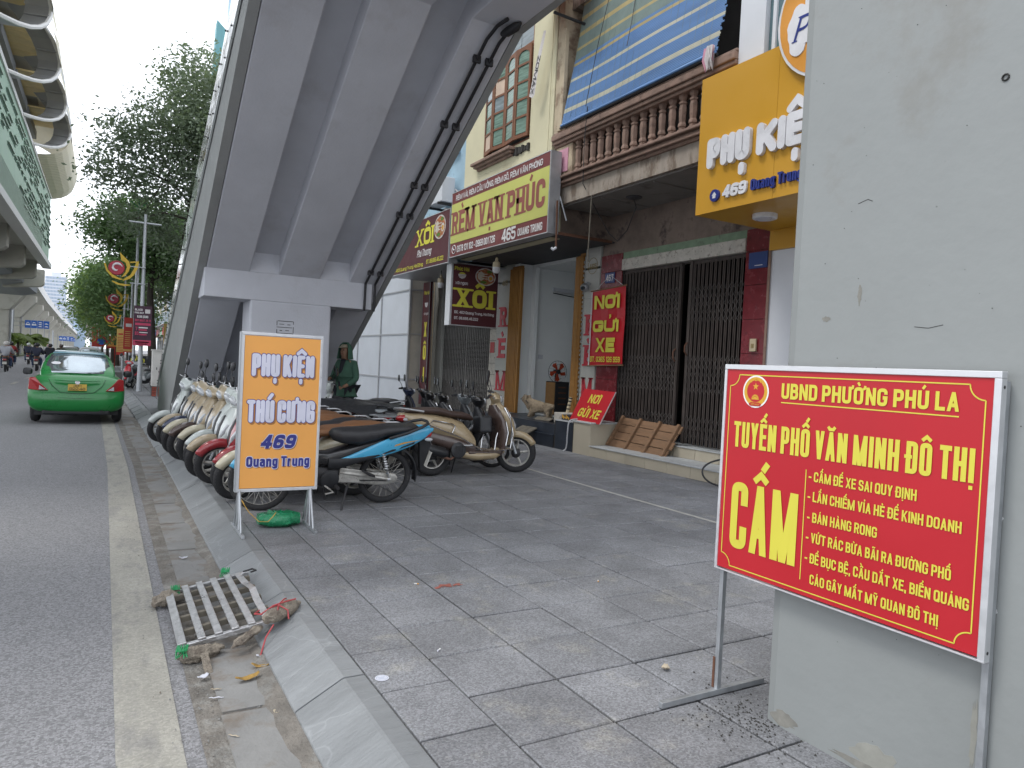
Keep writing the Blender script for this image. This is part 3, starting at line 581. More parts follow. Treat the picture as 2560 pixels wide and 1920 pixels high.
for s_, a, c, bl, cap, sh, wt in (('469', .175, .45, .355, .115, .25, .25), ('Quang Trung', .075, .585, .205, .085, 0, .21)):
    text(os_, 'lettering_shadow', s_, T, a + .007, c + .007, bl - .008, cap, 'orange_shadow', wt, w=.0008, grow=.004, slant=sh)
    text(os_, 'lettering_outline', s_, T, a, c, bl, cap, 'bubble_lilac', wt, w=.0022, grow=.006, slant=sh)
    text(os_, 'lettering', s_, T, a, c, bl, cap, 'navy', wt, w=.0036, slant=sh)
# string and green bag
defm('green_bag', (.02, .30, .13), .25, v=.3, s=12, b=.6, bs=30, trans=.35); defm('string_yellow', (.5, .3, .06), .7)
bg_ = thing('plastic_bag', 'knotted green plastic bag lying under the orange sign', 'plastic bag', (1.33, 6.2, .16))
n_ = 22; V = MB(); secs = []
for i in range(9): t = i / 8; secs.append((1.17 + .34 * t, 6.22 + .01 * math.sin(i), .16 + .062 + .006 * math.sin(i * 2.2), .115 * math.sin(PI * (.12 + .76 * t)) ** .5, .062 * math.sin(PI * (.14 + .72 * t)) ** .4))
b = MB().loft([(q[0], q[1], q[2], q[3], q[4]) for q in secs], 'x', 18, 2.6)
b.v = [(x + random.uniform(-.006, .006), y + random.uniform(-.007, .007), z + random.uniform(-.006, .006) if z > .17 else z) for x, y, z in b.v]
b.build('bag_body', 'green_bag', bg_, smooth=True)
b = MB()
for an in (-.9, -.3, .5, 1.2, 2.2, 3.6): b.add([(1.30, 6.2, .275), (1.30 + .07 * math.cos(an), 6.2 + .03 * math.sin(an), .275 + .028 * abs(math.sin(an * 2)) + .004), (1.30 + .08 * math.cos(an + .35), 6.2 + .03 * math.sin(an + .35), .276)], [(0, 1, 2)])
b.tube([(1.29, 6.2, .262), (1.31, 6.2, .285)], .012, 6); b.build('knot', 'green_bag', bg_)
props(MB().tube([(.99, 6.06, .45), (1.02, 6.03, .40), (1.0, 6.08, .43), (1.06, 6.04, .33), (1.14, 6.02, .25), (1.22, 6.06, .235), (1.27, 6.1, .27), (1.30, 6.15, .29)], .0035, 5).build('string', 'string_yellow'), 'yellow string tied from the orange sign leg to the green bag', 'string')

# ================================================================ METAL RACK IN THE GUTTER, SACKS, LITTER
rk = thing('metal_ramp', 'rectangular steel slat ramp tied with rags, bridging the gutter onto the kerb', 'ramp', (.64, 4.5, .1))
A = Vector((.385, 4.05, .055)); Bv = Vector((.842, 4.02, .150)); Cv = Vector((.385, 4.98, .06)); ex = (Bv - A); ey = (Cv - A); exn, eyn = ex.normalized(), ey.normalized(); nrm = exn.cross(eyn)
T = Matrix((exn, eyn, nrm)).transposed().to_4x4(); T.translation = A; RW, RL = ex.length + .04, ey.length + .02
defm('slat_steel', (.52, .52, .53), .33, .85, v=.2, s=22, b=.35, bs=45, c2=(.30, .28, .26), t=.6, s2=16, k2=.6)
defm('old_wood', (.14, .125, .10), .9, v=.3, s=12)
for y in (0, RL - .03): MB(T).box(0, RW, y, y + .028, -.03, -.0015).build('end_bar', 'slat_steel', rk, bev=.003)
for i, x in enumerate((0, .10, .185, .27, .355, .44)):
    k = MB(T)
    if i < 5: k.box(x, x + (.045 if i == 0 else .04), .001, RL - .003, 0, .012)
    else:
        k.add([(x, 0, .0), (x + .04, 0, .0), (x + .04, .35, .012), (x, .35, .01), (x + .005, .5, .03), (x + .045, .5, .028), (x - .01, .7, .006), (x + .03, .7, .008), (x - .02, RL, .0), (x + .02, RL, .0)], [(0, 1, 2, 3), (3, 2, 5, 4), (4, 5, 7, 6), (6, 7, 9, 8)])
    k.build('slat', 'slat_steel', rk, bev=.003 if i < 5 else 0)
for y in (.2, .42, .62, .82): MB(T).box(.02, RW - .01, y, y + .03, -.034, -.003).build('cross_bar', 'old_wood', rk)
MB(T).tube([(RW - .03, RL - .01, 0), (RW + .03, RL + .0, .0), (RW + .045, RL - .05, -.0), (RW + .01, RL - .06, 0)], .006, 6).build('hook', 'dark_metal', rk)
defm('burlap', (.27, .235, .19), .95, v=.25, s=20, b=.9, bs=120, c2=(.13, .105, .085), t=.52, s2=9, k2=.8); defm('red_strap', (.36, .05, .055), .5, v=.2); defm('green_strap', (.02, .25, .09), .5, v=.3)
fold_tex = D.textures.new('folds', 'CLOUDS'); fold_tex.noise_scale = .028; fold_tex.noise_depth = 2
def crumple(k, amp, seed):
    r = random.Random(seed); c = Vector((sum(p[0] for p in k.v) / len(k.v), sum(p[1] for p in k.v) / len(k.v), sum(p[2] for p in k.v) / len(k.v)))
    out = []
    for i, p in enumerate(k.v):
        p = Vector(p); q = p - c; f = 1 + amp * (math.sin(q.x * 95 + seed) * math.sin(q.y * 80 + seed * 2) + .6 * math.sin(q.x * 190 + q.z * 170 + seed)) + r.uniform(-amp, amp) * .35; p2 = c + q * f; out.append((p2.x, p2.y, p.z if p.z < .02 else p2.z))
    k.v = out; return k
def sack(name, path, rad, seed, flat=.7, **kw):
    k = MB(); secs = []; k.tube(path, rad, 20)
    zc = min(p[2] for p in k.v); k.v = [(x, y, zc + (z - zc) * flat) for x, y, z in k.v]
    k = crumple(k, .16, seed); o = k.build(name, 'burlap', smooth=85); m = o.modifiers.new('s', 'SUBSURF'); m.levels = m.render_levels = 2; m = o.modifiers.new('d', 'DISPLACE'); m.texture = fold_tex; m.strength = .035; m.mid_level = .45
    return props(o, **kw)
sack('burlap_rag', [(.30, 4.82, .05), (.33, 4.86, .055), (.37, 4.89, .065), (.41, 4.93, .075), (.46, 5.0, .08), (.52, 5.05, .075), (.53, 5.06, .07)], [.01, .04, .058, .05, .035, .03, .004], 1, label='wrinkled grey burlap rag knotted round the far left corner of the steel ramp', cat='rag', group='rags tied to the ramp')
sack('burlap_rag', [(.365, 3.93, .045), (.40, 3.95, .05), (.45, 3.95, .055), (.50, 3.97, .055), (.56, 3.98, .05), (.60, 4.0, .045)], [.012, .045, .052, .05, .042, .01], 2, label='brown burlap roll with a loose strip under the near left corner of the steel ramp', cat='rag', group='rags tied to the ramp')
sack('burlap_rag', [(.62, 3.9, .06), (.68, 3.95, .09), (.74, 3.99, .12), (.80, 4.02, .15)], [.01, .022, .03, .02], 7, label='twisted dirty cloth strip hanging between the ramp end and the kerb', cat='rag', group='rags tied to the ramp')
MB().add([(.475, 3.90, .062), (.515, 3.905, .06), (.52, 3.84, .035), (.525, 3.76, .012), (.485, 3.75, .012), (.48, 3.83, .04)], [(0, 1, 2, 5), (5, 2, 3, 4)]).build('cloth_strip', 'burlap', label='loose beige cloth strip trailing from the brown burlap roll onto the gutter', cat='cloth strip')
sk = thing('sandbag', 'small grey burlap sandbag tied with red strap on the kerb edge', 'sandbag', (.9, 4.06, .15))
k = MB(); k.tube([(.80, 3.97, .165), (.84, 4.0, .17), (.88, 4.03, .175), (.94, 4.08, .185), (1.0, 4.13, .185), (1.035, 4.17, .18)], [.03, .05, .05, .06, .045, .003], 20)
k.v = [(x, y, .165 + (z - .165) * .75) for x, y, z in k.v]; k = crumple(k, .11, 4); o = k.build('sack', 'burlap', sk, smooth=85); o.modifiers.new('s', 'SUBSURF'); m = o.modifiers.new('d', 'DISPLACE'); m.texture = fold_tex; m.strength = .02
k = MB()
for pts in ([(.87, 3.99, .16), (.885, 4.02, .224), (.865, 4.07, .20)], [(.80, 4.06, .17), (.86, 4.03, .222), (.92, 4.04, .232), (.99, 4.07, .232)], [(.885, 4.02, .226), (.93, 3.99, .20), (.93, 3.96, .16)], [(.885, 4.02, .228), (.93, 4.08, .236), (.95, 4.13, .22)], [(.80, 4.03, .18), (.77, 4.08, .17), (.80, 4.1, .18)], [(.85, 3.96, .14), (.80, 3.9, .1), (.765, 3.85, .02)]):
    k.tube(pts, .0045, 5)
k.build('strap', 'red_strap', sk)
k = MB()
for j, (cx_, cy_, cz_) in enumerate(((.44, 4.97, .085), (.74, 5.02, .155), (.385, 3.93, .085))):
    for i in range(9):
        a = i * .75 + j; k.tube([(cx_ - .02 + .006 * i, cy_ - .03, cz_), (cx_ - .02 + .006 * i + .01 * math.sin(a), cy_, cz_ + .022), (cx_ - .015 + .006 * i, cy_ + .03, cz_ - .01), (cx_ + .03 * math.sin(a * 2), cy_ - .05 - .02 * math.cos(a), cz_ - .02)], .003, 4)
k.build('green_cord', 'green_strap', rk, kind='stuff')
# litter
defm('leaf_dry', (.33, .20, .05), .8, v=.4, s=30); defm('paper', (.55, .56, .62), .8, v=.1); defm('paper_warm', (.42, .36, .27), .8, v=.2); defm('butt_orange', (.55, .28, .05), .8); defm('stone_chip', (.35, .33, .3), .9)
def flake(name, x, y, z, l, wd, rz, mat, lab, cat, curl=.3, grp='litter in the gutter'):
    k = MB(); c, s_ = math.cos(rz), math.sin(rz); vs = []; fs = []
    for i in range(7):
        t = i / 6; hw = wd * math.sin(PI * (.08 + .84 * t)) ** .7; px = (t - .5) * l; h = .004 + curl * l * (t - .5) ** 2 * 2 + .002 * math.sin(i * 2.1)
        for sg in (-1, 0, 1): vs.append((x + px * c - sg * hw * s_, y + px * s_ + sg * hw * c, z + h + (.25 * wd if sg else 0)))
    for i in range(6):
        for j in range(2): a = i * 3 + j; fs.append((a, a + 3, a + 4, a + 1))
    k.add(vs, fs); o = k.build(name, mat, smooth=60); m = o.modifiers.new('t', 'SOLIDIFY'); m.thickness = .0012
    return props(o, lab, cat, grp)
flake('dry_leaf', .66, 3.60, .016, .12, .022, .25, 'leaf_dry', 'curled orange dry leaf lying in the gutter below the ramp', 'leaf')
flake('dry_leaf', .74, 3.72, .016, .09, .015, -.5, 'leaf_dry', 'yellow-brown leaf scrap beside the curled orange leaf', 'leaf')
flake('paper_scrap', .78, 3.85, .012, .07, .022, .1, 'paper', 'crumpled white paper scrap at the kerb foot under the sandbag', 'paper')
flake('paper_scrap', .47, 3.70, .016, .06, .018, .6, 'paper', 'grey-white paper scrap beside the cloth strip', 'paper')
flake('wood_splinter', .50, 3.46, .014, .065, .005, -.25, 'paper', 'thin white plastic sliver lying in the gutter', 'scrap', 0)
flake('wood_splinter', .51, 3.55, .014, .05, .005, -.3, 'paper_warm', 'short tan splinter just above the white sliver', 'scrap', 0)
flake('wood_splinter', .52, 3.08, .014, .05, .004, -.7, 'paper_warm', 'brown twig end lying near the bottom of the gutter', 'twig', 0)
flake('paper_scrap', .735, 3.42, .01, .02, .011, 1, 'paper', 'small round white scrap by the kerb foot', 'paper')
flake('paper_scrap', .80, 3.0, .01, .03, .008, .3, 'paper', 'small lilac wrapper piece at the kerb foot near the bottom edge', 'paper')
flake('dry_leaf', .72, 3.22, .01, .035, .010, -1, 'paper_warm', 'small pale dry leaf in the gutter silt', 'leaf')
flake('dry_leaf', -.62, 5.62, 0, .13, .012, .35, 'leaf_dry', 'narrow dry leaf lying alone on the asphalt', 'leaf')
flake('paper_scrap', .58, 5.95, .012, .06, .022, 0, 'paper', 'small white paper piece in the gutter beyond the ramp', 'paper')
def butt(x, y, rz, lab, col='butt_orange'):
    c, s_ = math.cos(rz), math.sin(rz); t = thing('cigarette_butt', lab, 'cigarette butt', (x, y, .165), 'cigarette butts on the pavement'); 
    MB().cyl((x, y, .166), (x + .012 * c, y + .012 * s_, .166), .004, 8).build('filter', col, t); MB().cyl((x + .012 * c, y + .012 * s_, .166), (x + .03 * c, y + .03 * s_, .166), .0038, 8).build('paper', 'sign_white', t)
butt(1.83, 4.28, 2.6, 'orange-tipped cigarette butt beside the reddish stain on the tiles'); butt(1.50, 3.23, .7, 'white cigarette butt lying on a tile joint in the foreground', 'paper'); butt(3.0, 3.9, 1, 'cigarette butt end on the tiles toward the shops')
flake('dry_leaf', 2.44, 2.6, .162, .05, .02, .8, 'paper_warm', 'crumpled tan leaf on the tiles beside the notice board leg', 'leaf', .5, 'litter on the pavement')
# sticker on the first tiles
defm('sticker_blue', (.30, .36, .48), .6)
o = thing('floor_sticker', 'round pale sticker with faded blue print stuck on the edge paving', 'sticker', (1.2, 3.0, .162))
MB().lathe([(.032, 0), (.032, .0008)], (1.145, 3.05, .1632), 'z', 28).build('disc', 'paper', o)
MB().torus((1.145, 3.05, .1642), .025, .0012, 'z', 28, 4, sq=.3).build('printed_ring', 'sticker_blue', o)
k = MB()
for i in range(3): k.box(1.128, 1.162 - .006 * (i % 2), 3.04 + i * .009, 3.0425 + i * .009, .1641, .1645)
k.build('printed_lines', 'sticker_blue', o)
defm('red_stain', (.30, .10, .075), .8, v=.3, s=30)
k = MB()
for i in range(16): 
    a = random.random() * 6; r0 = random.random() * .09; s_ = random.uniform(.008, .03); cx_, cy_ = 2.0 + r0 * math.cos(a) * 1.2, 4.2 + r0 * math.sin(a) * .6
    k.add([(cx_ + s_ * (1 + .4 * math.sin(j * 2.3 + i)) * math.cos(j * .7), cy_ + s_ * .6 * (1 + .4 * math.cos(j * 1.9 + i)) * math.sin(j * .7), .1628 + i * .00002) for j in range(9)], [tuple(range(9))])
k.build('red_stain', 'red_stain', pav, kind='stuff')
# grit round the board foot
V = []; F = []
for i in range(300):
    x = random.gauss(2.42, .16); y = random.gauss(2.1, .16); s = random.uniform(.0015, .006)
    if x > 2.5 and y < 2.06: x = 2.49 - random.random() * .08
    k = len(V); a = random.random() * 3
    for q in range(3): V.append((x + s * math.cos(a + q * 2.1), y + s * 1.4 * math.sin(a + q * 2.1), .161))
    V.append((x, y, .162 + s)); F += [(k, k + 1, k + 3), (k + 1, k + 2, k + 3), (k + 2, k, k + 3)]
npmesh('grit', V, F, 'mortar', kind='stuff')
# ================================================================ SHOPHOUSES
defm('cream_wall', (.56, .52, .36), .85, v=.08, s=1.6, c2=(.42, .36, .24), t=.58, s2=1.8, k2=.6, b=.1, bs=30)
defm('grey_tile', (.40, .40, .37), .5, v=.08, s=4, c2=(.25, .24, .22), t=.62, s2=5)
defm('stained_beige', (.46, .38, .27), .85, v=.15, s=3, c2=(.24, .17, .12), t=.5, s2=3.5, b=.2, bs=25)
defm('brown_mould', (.235, .155, .12), .75, v=.25, s=5, c2=(.13, .08, .06), t=.54, s2=6, b=.3, bs=40)
defm('stained_slab', (.33, .285, .24), .9, v=.2, s=3, c2=(.17, .13, .10), t=.48, s2=2.5, b=.3, bs=20, stretch=(1, 2, .7))
defm('dirty_wall', (.22, .17, .14), .9, v=.3, s=2.2, c2=(.07, .055, .05), t=.52, s2=2.2, b=.3, bs=20)
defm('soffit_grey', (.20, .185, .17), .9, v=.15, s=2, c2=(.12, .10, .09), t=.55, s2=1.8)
defm('green_band', (.20, .28, .19), .85, v=.2, s=5, c2=(.12, .12, .10), t=.57, s2=6)
defm('chipped_white', (.50, .47, .42), .85, v=.15, s=9, c2=(.22, .19, .16), t=.54, s2=14)
defm('red_tile', (.16, .016, .022), .22, v=.2, s=6, c2=(.09, .012, .016), t=.55, s2=9, coat=.3)
defm('gate_dark', (.075, .060, .054), .65, .25, v=.35, s=9, c2=(.10, .085, .08), t=.58, s2=7, k2=.6, stretch=(1, 1, .5))
defm('gate_grey', (.25, .24, .23), .6, .35, v=.25, s=10, c2=(.12, .10, .09), t=.6, s2=9)
defm('gate_orange', (.30, .145, .035), .6, .1, v=.2, s=12, c2=(.13, .07, .04), t=.6, s2=12)
defm('beige_tile', (.43, .385, .30), .45, v=.07, s=3, c2=(.30, .26, .20), t=.62, s2=6, rnd=.06)
defm('step_top', (.42, .44, .45), .5, v=.1, s=4, c2=(.2, .19, .18), t=.6, s2=6)
defm('dark_tile', (.022, .028, .040), .35, v=.3, s=6, c2=(.09, .09, .09), t=.6, s2=5, k2=.5, rnd=.15)
defm('interior', (.80, .83, .83), .7, v=.03, s=1.5)
defm('room_shade', (.012, .011, .011), .9)  # shade of unlit rooms put into a near-black colour
defm('sign_maroon', (.16, .035, .035), .5, v=.08, s=2, c2=(.20, .07, .07), t=.55, s2=1.5); defm('sign_lime', (.52, .53, .14), .5, v=.06, s=1.5); defm('sign_plum', (.085, .02, .026), .45, v=.1, s=2)
defm('letter_white', (.68, .66, .66), .5); defm('letter_brown', (.26, .075, .06), .5); defm('letter_yellow', (.62, .58, .06), .5)
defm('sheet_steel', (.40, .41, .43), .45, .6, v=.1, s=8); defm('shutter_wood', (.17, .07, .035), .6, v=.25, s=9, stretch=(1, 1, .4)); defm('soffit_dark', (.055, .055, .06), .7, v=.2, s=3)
defm('pane_green', (.16, .24, .20), .15, v=.5, s=6, stretch=(.4, .4, 5)); defm('pane_paper', (.55, .42, .33), .7, v=.2); defm('pane_grey', (.22, .26, .28), .2, v=.3, s=5, stretch=(.4, .4, 4))
defm('blue_wall', (.30, .43, .52), .8, v=.1, s=2, c2=(.2, .3, .36), t=.6, s2=3); defm('blind_blue', (.12, .24, .47), .6, v=.12, s=3, stretch=(.3, .3, 3), c2=(.14, .24, .30), t=.58, s2=1.1); defm('blind_cream', (.56, .54, .42), .6, v=.12); defm('blind_faded', (.20, .26, .24), .7, v=.15, s=4); defm('blind_straw', (.48, .38, .18), .7, v=.15)
defm('awning_orange', (.60, .13, .05), .6, v=.2, s=5, b=.5, bs=8); defm('torn_cloth', (.55, .52, .52), .9, v=.15, s=20); defm('pink_cloth', (.55, .28, .36), .9); defm('yellow_panel', (.54, .28, .022), .38, v=.03, s=1, coat=.15); defm('acrylic_white', (.66, .66, .68), .3); defm('acrylic_blue', (.02, .035, .20), .35); defm('logo_orange', (.62, .27, .04), .4)
defm('glass_blue', (.10, .17, .19), .08, v=.15, s=2, spec=.8); defm('panel_white', (.60, .62, .66), .4, v=.03); defm('plate_blue', (.02, .045, .17), .4); defm('plastic_cream', (.5, .42, .28), .5); defm('rubber_hose', (.02, .02, .022), .5); defm('pvc', (.45, .46, .48), .4)
def FX(X, y, z): return frame((X, y, z), (0, -1, 0), (0, 0, 1))   # plane facing the road
defm('lattice_steel', (.11, .10, .095), .55, .4, v=.4, s=9, c2=(.03, .028, .028), t=.5, s2=5)
def scissor_gate(parent, X, ya, yb, za, zb, mat, pitch=.088, bands=None, dx=.0):
    """folding gate: upright channels with crossed lattice bands"""
    m = MB().box(X, X + .02, ya, yb, zb - .05, zb).build('gate', mat, parent)
    n = max(2, round((yb - ya) / pitch)); st_ = (yb - ya) / n
    bm_ = MB().prism([(-.014, 0), (.014, 0), (.026, .026), (.012, .026), (.007, .008), (-.007, .008), (-.012, .026), (-.026, .026)], za, zb - .051, 'z').mesh('bar', mat)
    for i in range(n + 1): child('bar', bm_, m, (X - .002, ya + i * st_, 0), (0, 0, PI / 2))
    k = MB()
    for (b0, b1) in (bands or [(za + .08, za + .5), (za + .95, za + 1.45), (zb - 1.05, zb - .3)]):
        rows_ = max(1, round((b1 - b0) / (st_ * 1.25))); h = (b1 - b0) / rows_
        for i in range(n):
            for r_ in range(rows_):
                y_ = ya + i * st_; z_ = b0 + r_ * h
                for s_ in (0, 1):
                    a, c = ((y_, z_), (y_ + st_, z_ + h)) if s_ else ((y_ + st_, z_), (y_, z_ + h)); xo = X - .034 - .004 * s_
                    k.add([(xo, a[0], a[1] - .006), (xo, a[0], a[1] + .006), (xo, c[0], c[1] + .006), (xo, c[0], c[1] - .006)], [(0, 1, 2, 3)])
    k.build('lattice', 'lattice_steel', m, kind='stuff')
    return m
# ---------------- number 467: balcony house
h7 = thing('shophouse', 'old brown balcony shophouse with dark folding gate between dark red tiled pillars', 'shophouse', (8, 8.8, .16))
MB().box(8.02, 8.25, 6.87, 10.80, 3.77, 4.50).build('wall', 'dirty_wall', h7)
MB().box(8.0, 8.25, 7.34, 10.17, 3.652, 3.77).build('band', 'green_band', h7); MB().box(7.97, 8.25, 7.34, 10.17, 3.45, 3.65).build('lintel', 'chipped_white', h7, bev=.01)
for ya, yb in ((6.87, 7.335), (10.175, 10.80)):
    z = .52; zs_ = [.52, 1.0, 1.49, 1.98, 2.47, 2.96, 3.45, 3.768]
    MB().box(8.012, 8.3, ya + .002, yb - .002, .16, 3.768).build('pillar', 'mortar', h7)
    for a, c in zip(zs_[:-1], zs_[1:]): MB().box(7.99, 8.012, ya + .003, yb - .003, a + .003, c - .003).build('wall_tile', 'red_tile', h7, bev=.002)
MB().box(8.25, 12, 6.9, 10.78, .50, .53).build('floor', 'dark_tile', h7); MB().box(12, 12.1, 6.9, 10.78, .5, 4.5).build('back_wall', 'room_shade', h7)
MB().box(8.3, 12, 6.88, 6.93, .5, 4.5).build('side_wall', 'room_shade', h7); MB().box(8.3, 12, 10.74, 10.79, .5, 4.5).build('side_wall', 'room_shade', h7); MB().box(8.25, 12, 6.93, 10.74, 4.3, 4.49).build('ceiling', 'room_shade', h7)
for a, c in ((8.70, 10.17), (7.34, 8.48)):
    gt = scissor_gate(h7, 8.06, a, c, .545, 3.44, 'gate_dark', bands=[(.62, 1.0), (1.35, 1.95), (2.45, 3.05)])
MB().box(8.03, 8.10, 8.695, 8.735, .54, 3.44).build('gate_post', 'gate_dark', h7); MB().box(8.03, 8.10, 8.445, 8.485, .54, 3.44).build('gate_post', 'gate_dark', h7)
MB().tube([(8.02, 8.72, 1.85), (7.97, 8.72, 1.9), (7.97, 8.72, 2.0), (8.02, 8.72, 2.05)], .012, 6).build('gate_handle', 'rust', h7); MB().tube([(8.02, 8.46, 1.95), (7.97, 8.46, 2.0), (7.97, 8.46, 2.1), (8.02, 8.46, 2.15)], .012, 6).build('gate_handle', 'rust', h7)
# steps with tile fronts
MB().box(7.305, 7.9, 6.0, 9.93, .10, .325).build('step', 'mortar', h7); MB().box(7.86, 8.3, 6.0, 10.17, .10, .505).build('step', 'mortar', h7)
for i in range(8):
    y = 6.02 + i * .49; MB().box(7.29, 7.305, y + .003, min(y + .487, 9.93), .162, .325).build('step_tile', 'beige_tile', h7, bev=.002); MB().box(7.845, 7.86, y + .003, min(y + .487, 10.0), .345, .503).build('step_tile', 'beige_tile', h7, bev=.002)
    MB().box(7.275, 7.86, y + .003, min(y + .487, 9.93), .326, .343).build('tread_tile', 'step_top', h7, bev=.003); MB().box(7.83, 8.3, y + .003, min(y + .487, 10.0), .506, .522).build('tread_tile', 'step_top', h7, bev=.003)
MB().box(7.315, 7.9, 9.94, 10.44, .10, .71).build('plinth', 'mortar', h7)
for q in ((7.30, 7.315, 9.94, 10.44, .155, .709), (7.305, 7.9, 9.926, 9.94, .343, .709)): MB().box(*q).build('plinth_tile', 'beige_tile', h7, bev=.003)
MB().box(7.28, 7.95, 9.92, 10.46, .710, .735).build('coping', 'step_top', h7, bev=.004)
# slab over the pavement, mouldings, balustrade
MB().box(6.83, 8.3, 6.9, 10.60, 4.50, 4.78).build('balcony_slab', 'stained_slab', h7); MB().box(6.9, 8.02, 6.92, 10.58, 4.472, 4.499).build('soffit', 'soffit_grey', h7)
for y in (8.2, 9.5): MB().box(6.95, 8.0, y, y + .02, 4.45, 4.472).build('soffit_batten', 'soffit_grey', h7)
for (x0, z0, z1) in ((6.79, 4.78, 4.83), (6.74, 4.83, 4.88), (6.77, 4.88, 4.915), (6.70, 4.915, 4.96)): MB().box(x0, 7.1, 6.9, 10.67 + (6.83 - x0) * .3, z0, z1).build('moulding', 'brown_mould', h7, bev=.012)
for (x0, z0, z1) in ((6.75, 5.49, 5.54), (6.71, 5.54, 5.60), (6.68, 5.60, 5.70), (6.72, 5.70, 5.745)): MB().box(x0, 7.0, 6.5, 10.70, z0, z1).build('handrail', 'brown_mould', h7, bev=.014)
MB().box(6.78, 7.0, 10.16, 10.66, 4.96, 5.49).build('pedestal', 'stained_beige', h7, bev=.01); MB().box(6.765, 6.78, 10.27, 10.56, 5.03, 5.43).build('pedestal_panel', 'pink_cloth', h7, bev=.006)
prof_ = [(.072, 4.96), (.072, 5.01), (.052, 5.02), (.052, 5.05), (.066, 5.06), (.062, 5.09), (.048, 5.12), (.056, 5.2), (.058, 5.3), (.048, 5.36), (.062, 5.375), (.062, 5.395), (.04, 5.41), (.058, 5.44), (.066, 5.47), (.066, 5.49)]
bal = MB().lathe([(r_, z_) for r_, z_ in prof_], (0, 0, 0), 'z', 6, ph=PI / 6).mesh('baluster', 'brown_mould')
i = 0; y = 10.06
while y > 6.6: child('baluster', bal, h7, (6.85, y, 0), (0, 0, .1)); y -= .2085
MB().box(7.3, 7.36, 6.9, 10.6, 4.78, 7.9).build('inner_wall', 'room_shade', h7); MB().box(6.75, 7.3, 10.56, 10.74, 5.745, 8.4).build('upper_pilaster', 'stained_beige', h7, bev=.01); MB().box(6.70, 6.78, 10.42, 10.56, 5.745, 7.5).build('upper_pilaster', 'stained_beige', h7, bev=.01)  # inner wall coloured black to paint the shade in the gap beside the blind
MB().box(6.9, 12, 6.5, 10.74, 7.9, 8.1).build('upper_slab', 'stained_slab', h7); MB().box(7.1, 12, 6.6, 10.74, 8.1, 11.4).build('upper_wall', 'stained_beige', h7); MB().box(7.35, 12, 6.60, 6.63, 4.78, 8).build('side_wall', 'room_shade', h7)
MB().box(8.25, 12, 10.66, 10.72, 4.5, 8).build('side_wall', 'stained_beige', h7)
k = MB(); prof2 = [(6.60, 6.60)]
# ceiling lamp with dangling wire
lp = MB().lathe([(.13, 4.47), (.13, 4.455), (.09, 4.44), (.05, 4.435)], (7.35, 9.15, 0), 'z', 18).build('ceiling_rose', 'soffit_dark', h7)
MB().tube([(7.35, 9.15, 4.44), (7.38, 9.12, 4.3), (7.36, 9.3, 3.95), (7.33, 9.5, 3.8), (7.3, 9.7, 3.95), (7.2, 9.9, 4.3), (6.75, 9.75, 4.7), (6.7, 9.7, 5.4), (6.66, 9.6, 5.9)], .008, 5).build('wire', 'rubber_hose', h7)
MB().tube([(6.83, 9.6, 4.5), (6.84, 9.62, 4.1), (6.86, 9.66, 3.55), (6.88, 9.66, 3.42)], .010, 6).build('hanging_pole', 'old_wood', h7)
# bamboo-style roll blind
bl = thing('roll_blind', 'faded blue and cream striped slat blind hanging over the brown balcony', 'blind', (6.8, 8.6, 5.78))
nsl = 118
def bx_(z): return 6.66 + (z - 5.76) * .135
groups_ = {}
for i in range(nsl):
    z = 5.80 + i * .0248
    ph = (i * .0248 + .02) % .27; stripe = ph > .205; mat_ = ('blind_cream' if z < 6.75 else 'blind_straw') if stripe else ('blind_blue' if z < 6.9 else 'blind_faded')
    ya = 6.87 - .09 + random.uniform(-.02, .04) - (z - 5.8) * .05; yb = 10.33 - (z - 5.78) * .03
    k = groups_.setdefault((mat_, i // 12), MB())
    x = bx_(z); sag = lambda t: -.018 * math.sin(PI * t) * (1 + .4 * math.sin(z * 9))
    n6 = 6
    vs = []; fs = []
    for j in range(n6 + 1):
        t = j / n6; y_ = yb + (ya - yb) * t; xo = x + .02 * math.sin(t * 7 + z * 2); zz = z + sag(t) * .6
        vs += [(xo, y_, zz - .0115), (xo - .006, y_, zz), (xo, y_, zz + .0115)]
    for j in range(n6):
        a = j * 3; fs += [(a, a + 1, a + 4, a + 3), (a + 1, a + 2, a + 5, a + 4)]
    k.add(vs, fs)
for (mat_, _), k in groups_.items(): k.build('slats', mat_, bl, kind='stuff')
k = MB()
for j in range(34): y_ = 6.95 + j * .1; k.box(bx_(5.8) - .012, bx_(5.8) - .009, y_, y_ + .003, 5.79, 5.8)
k.build('stitching', 'blind_straw', bl, kind='stuff')
for j in range(23):
    y_ = 6.95 + j * .15; MB().tube([(bx_(5.79) - .013, y_, 5.79), (bx_(7.2) - .014, y_ - .03, 7.2), (bx_(8.7) - .013, y_ - .06, 8.7)], .0022, 3).build('stitch_cord', 'blind_faded', bl)
MB().tube([(6.655, 10.36, 5.785), (6.655, 6.8, 5.775)], .022, 8).build('bottom_rail', 'blind_blue', bl); MB().tube([(6.67, 10.40, 5.755), (6.67, 6.78, 5.745)], .022, 8).build('bottom_pipe', 'dark_metal', bl)
for ya, yb, z1 in ((9.6, 9.42, 8.2), (8.6, 8.75, 7.4)):
    MB().tube([(6.62, ya, 5.9 if ya > 9 else 6.5), (bx_(6.5) - .02, (ya + yb) / 2, 6.9), (bx_(z1) - .02, yb, z1)], .006, 5).build('pull_cord', 'rubber_hose', bl)
MB().box(6.66, 6.67, 8.35, 8.45, 7.06, 7.12).build('torn_hole', 'room_shade', bl) if 0 else None
aw = thing('awning', 'torn orange fabric awning corner above the striped blind', 'awning', (6.8, 10.3, 7.6))
k = MB(); vs = []; fs = []
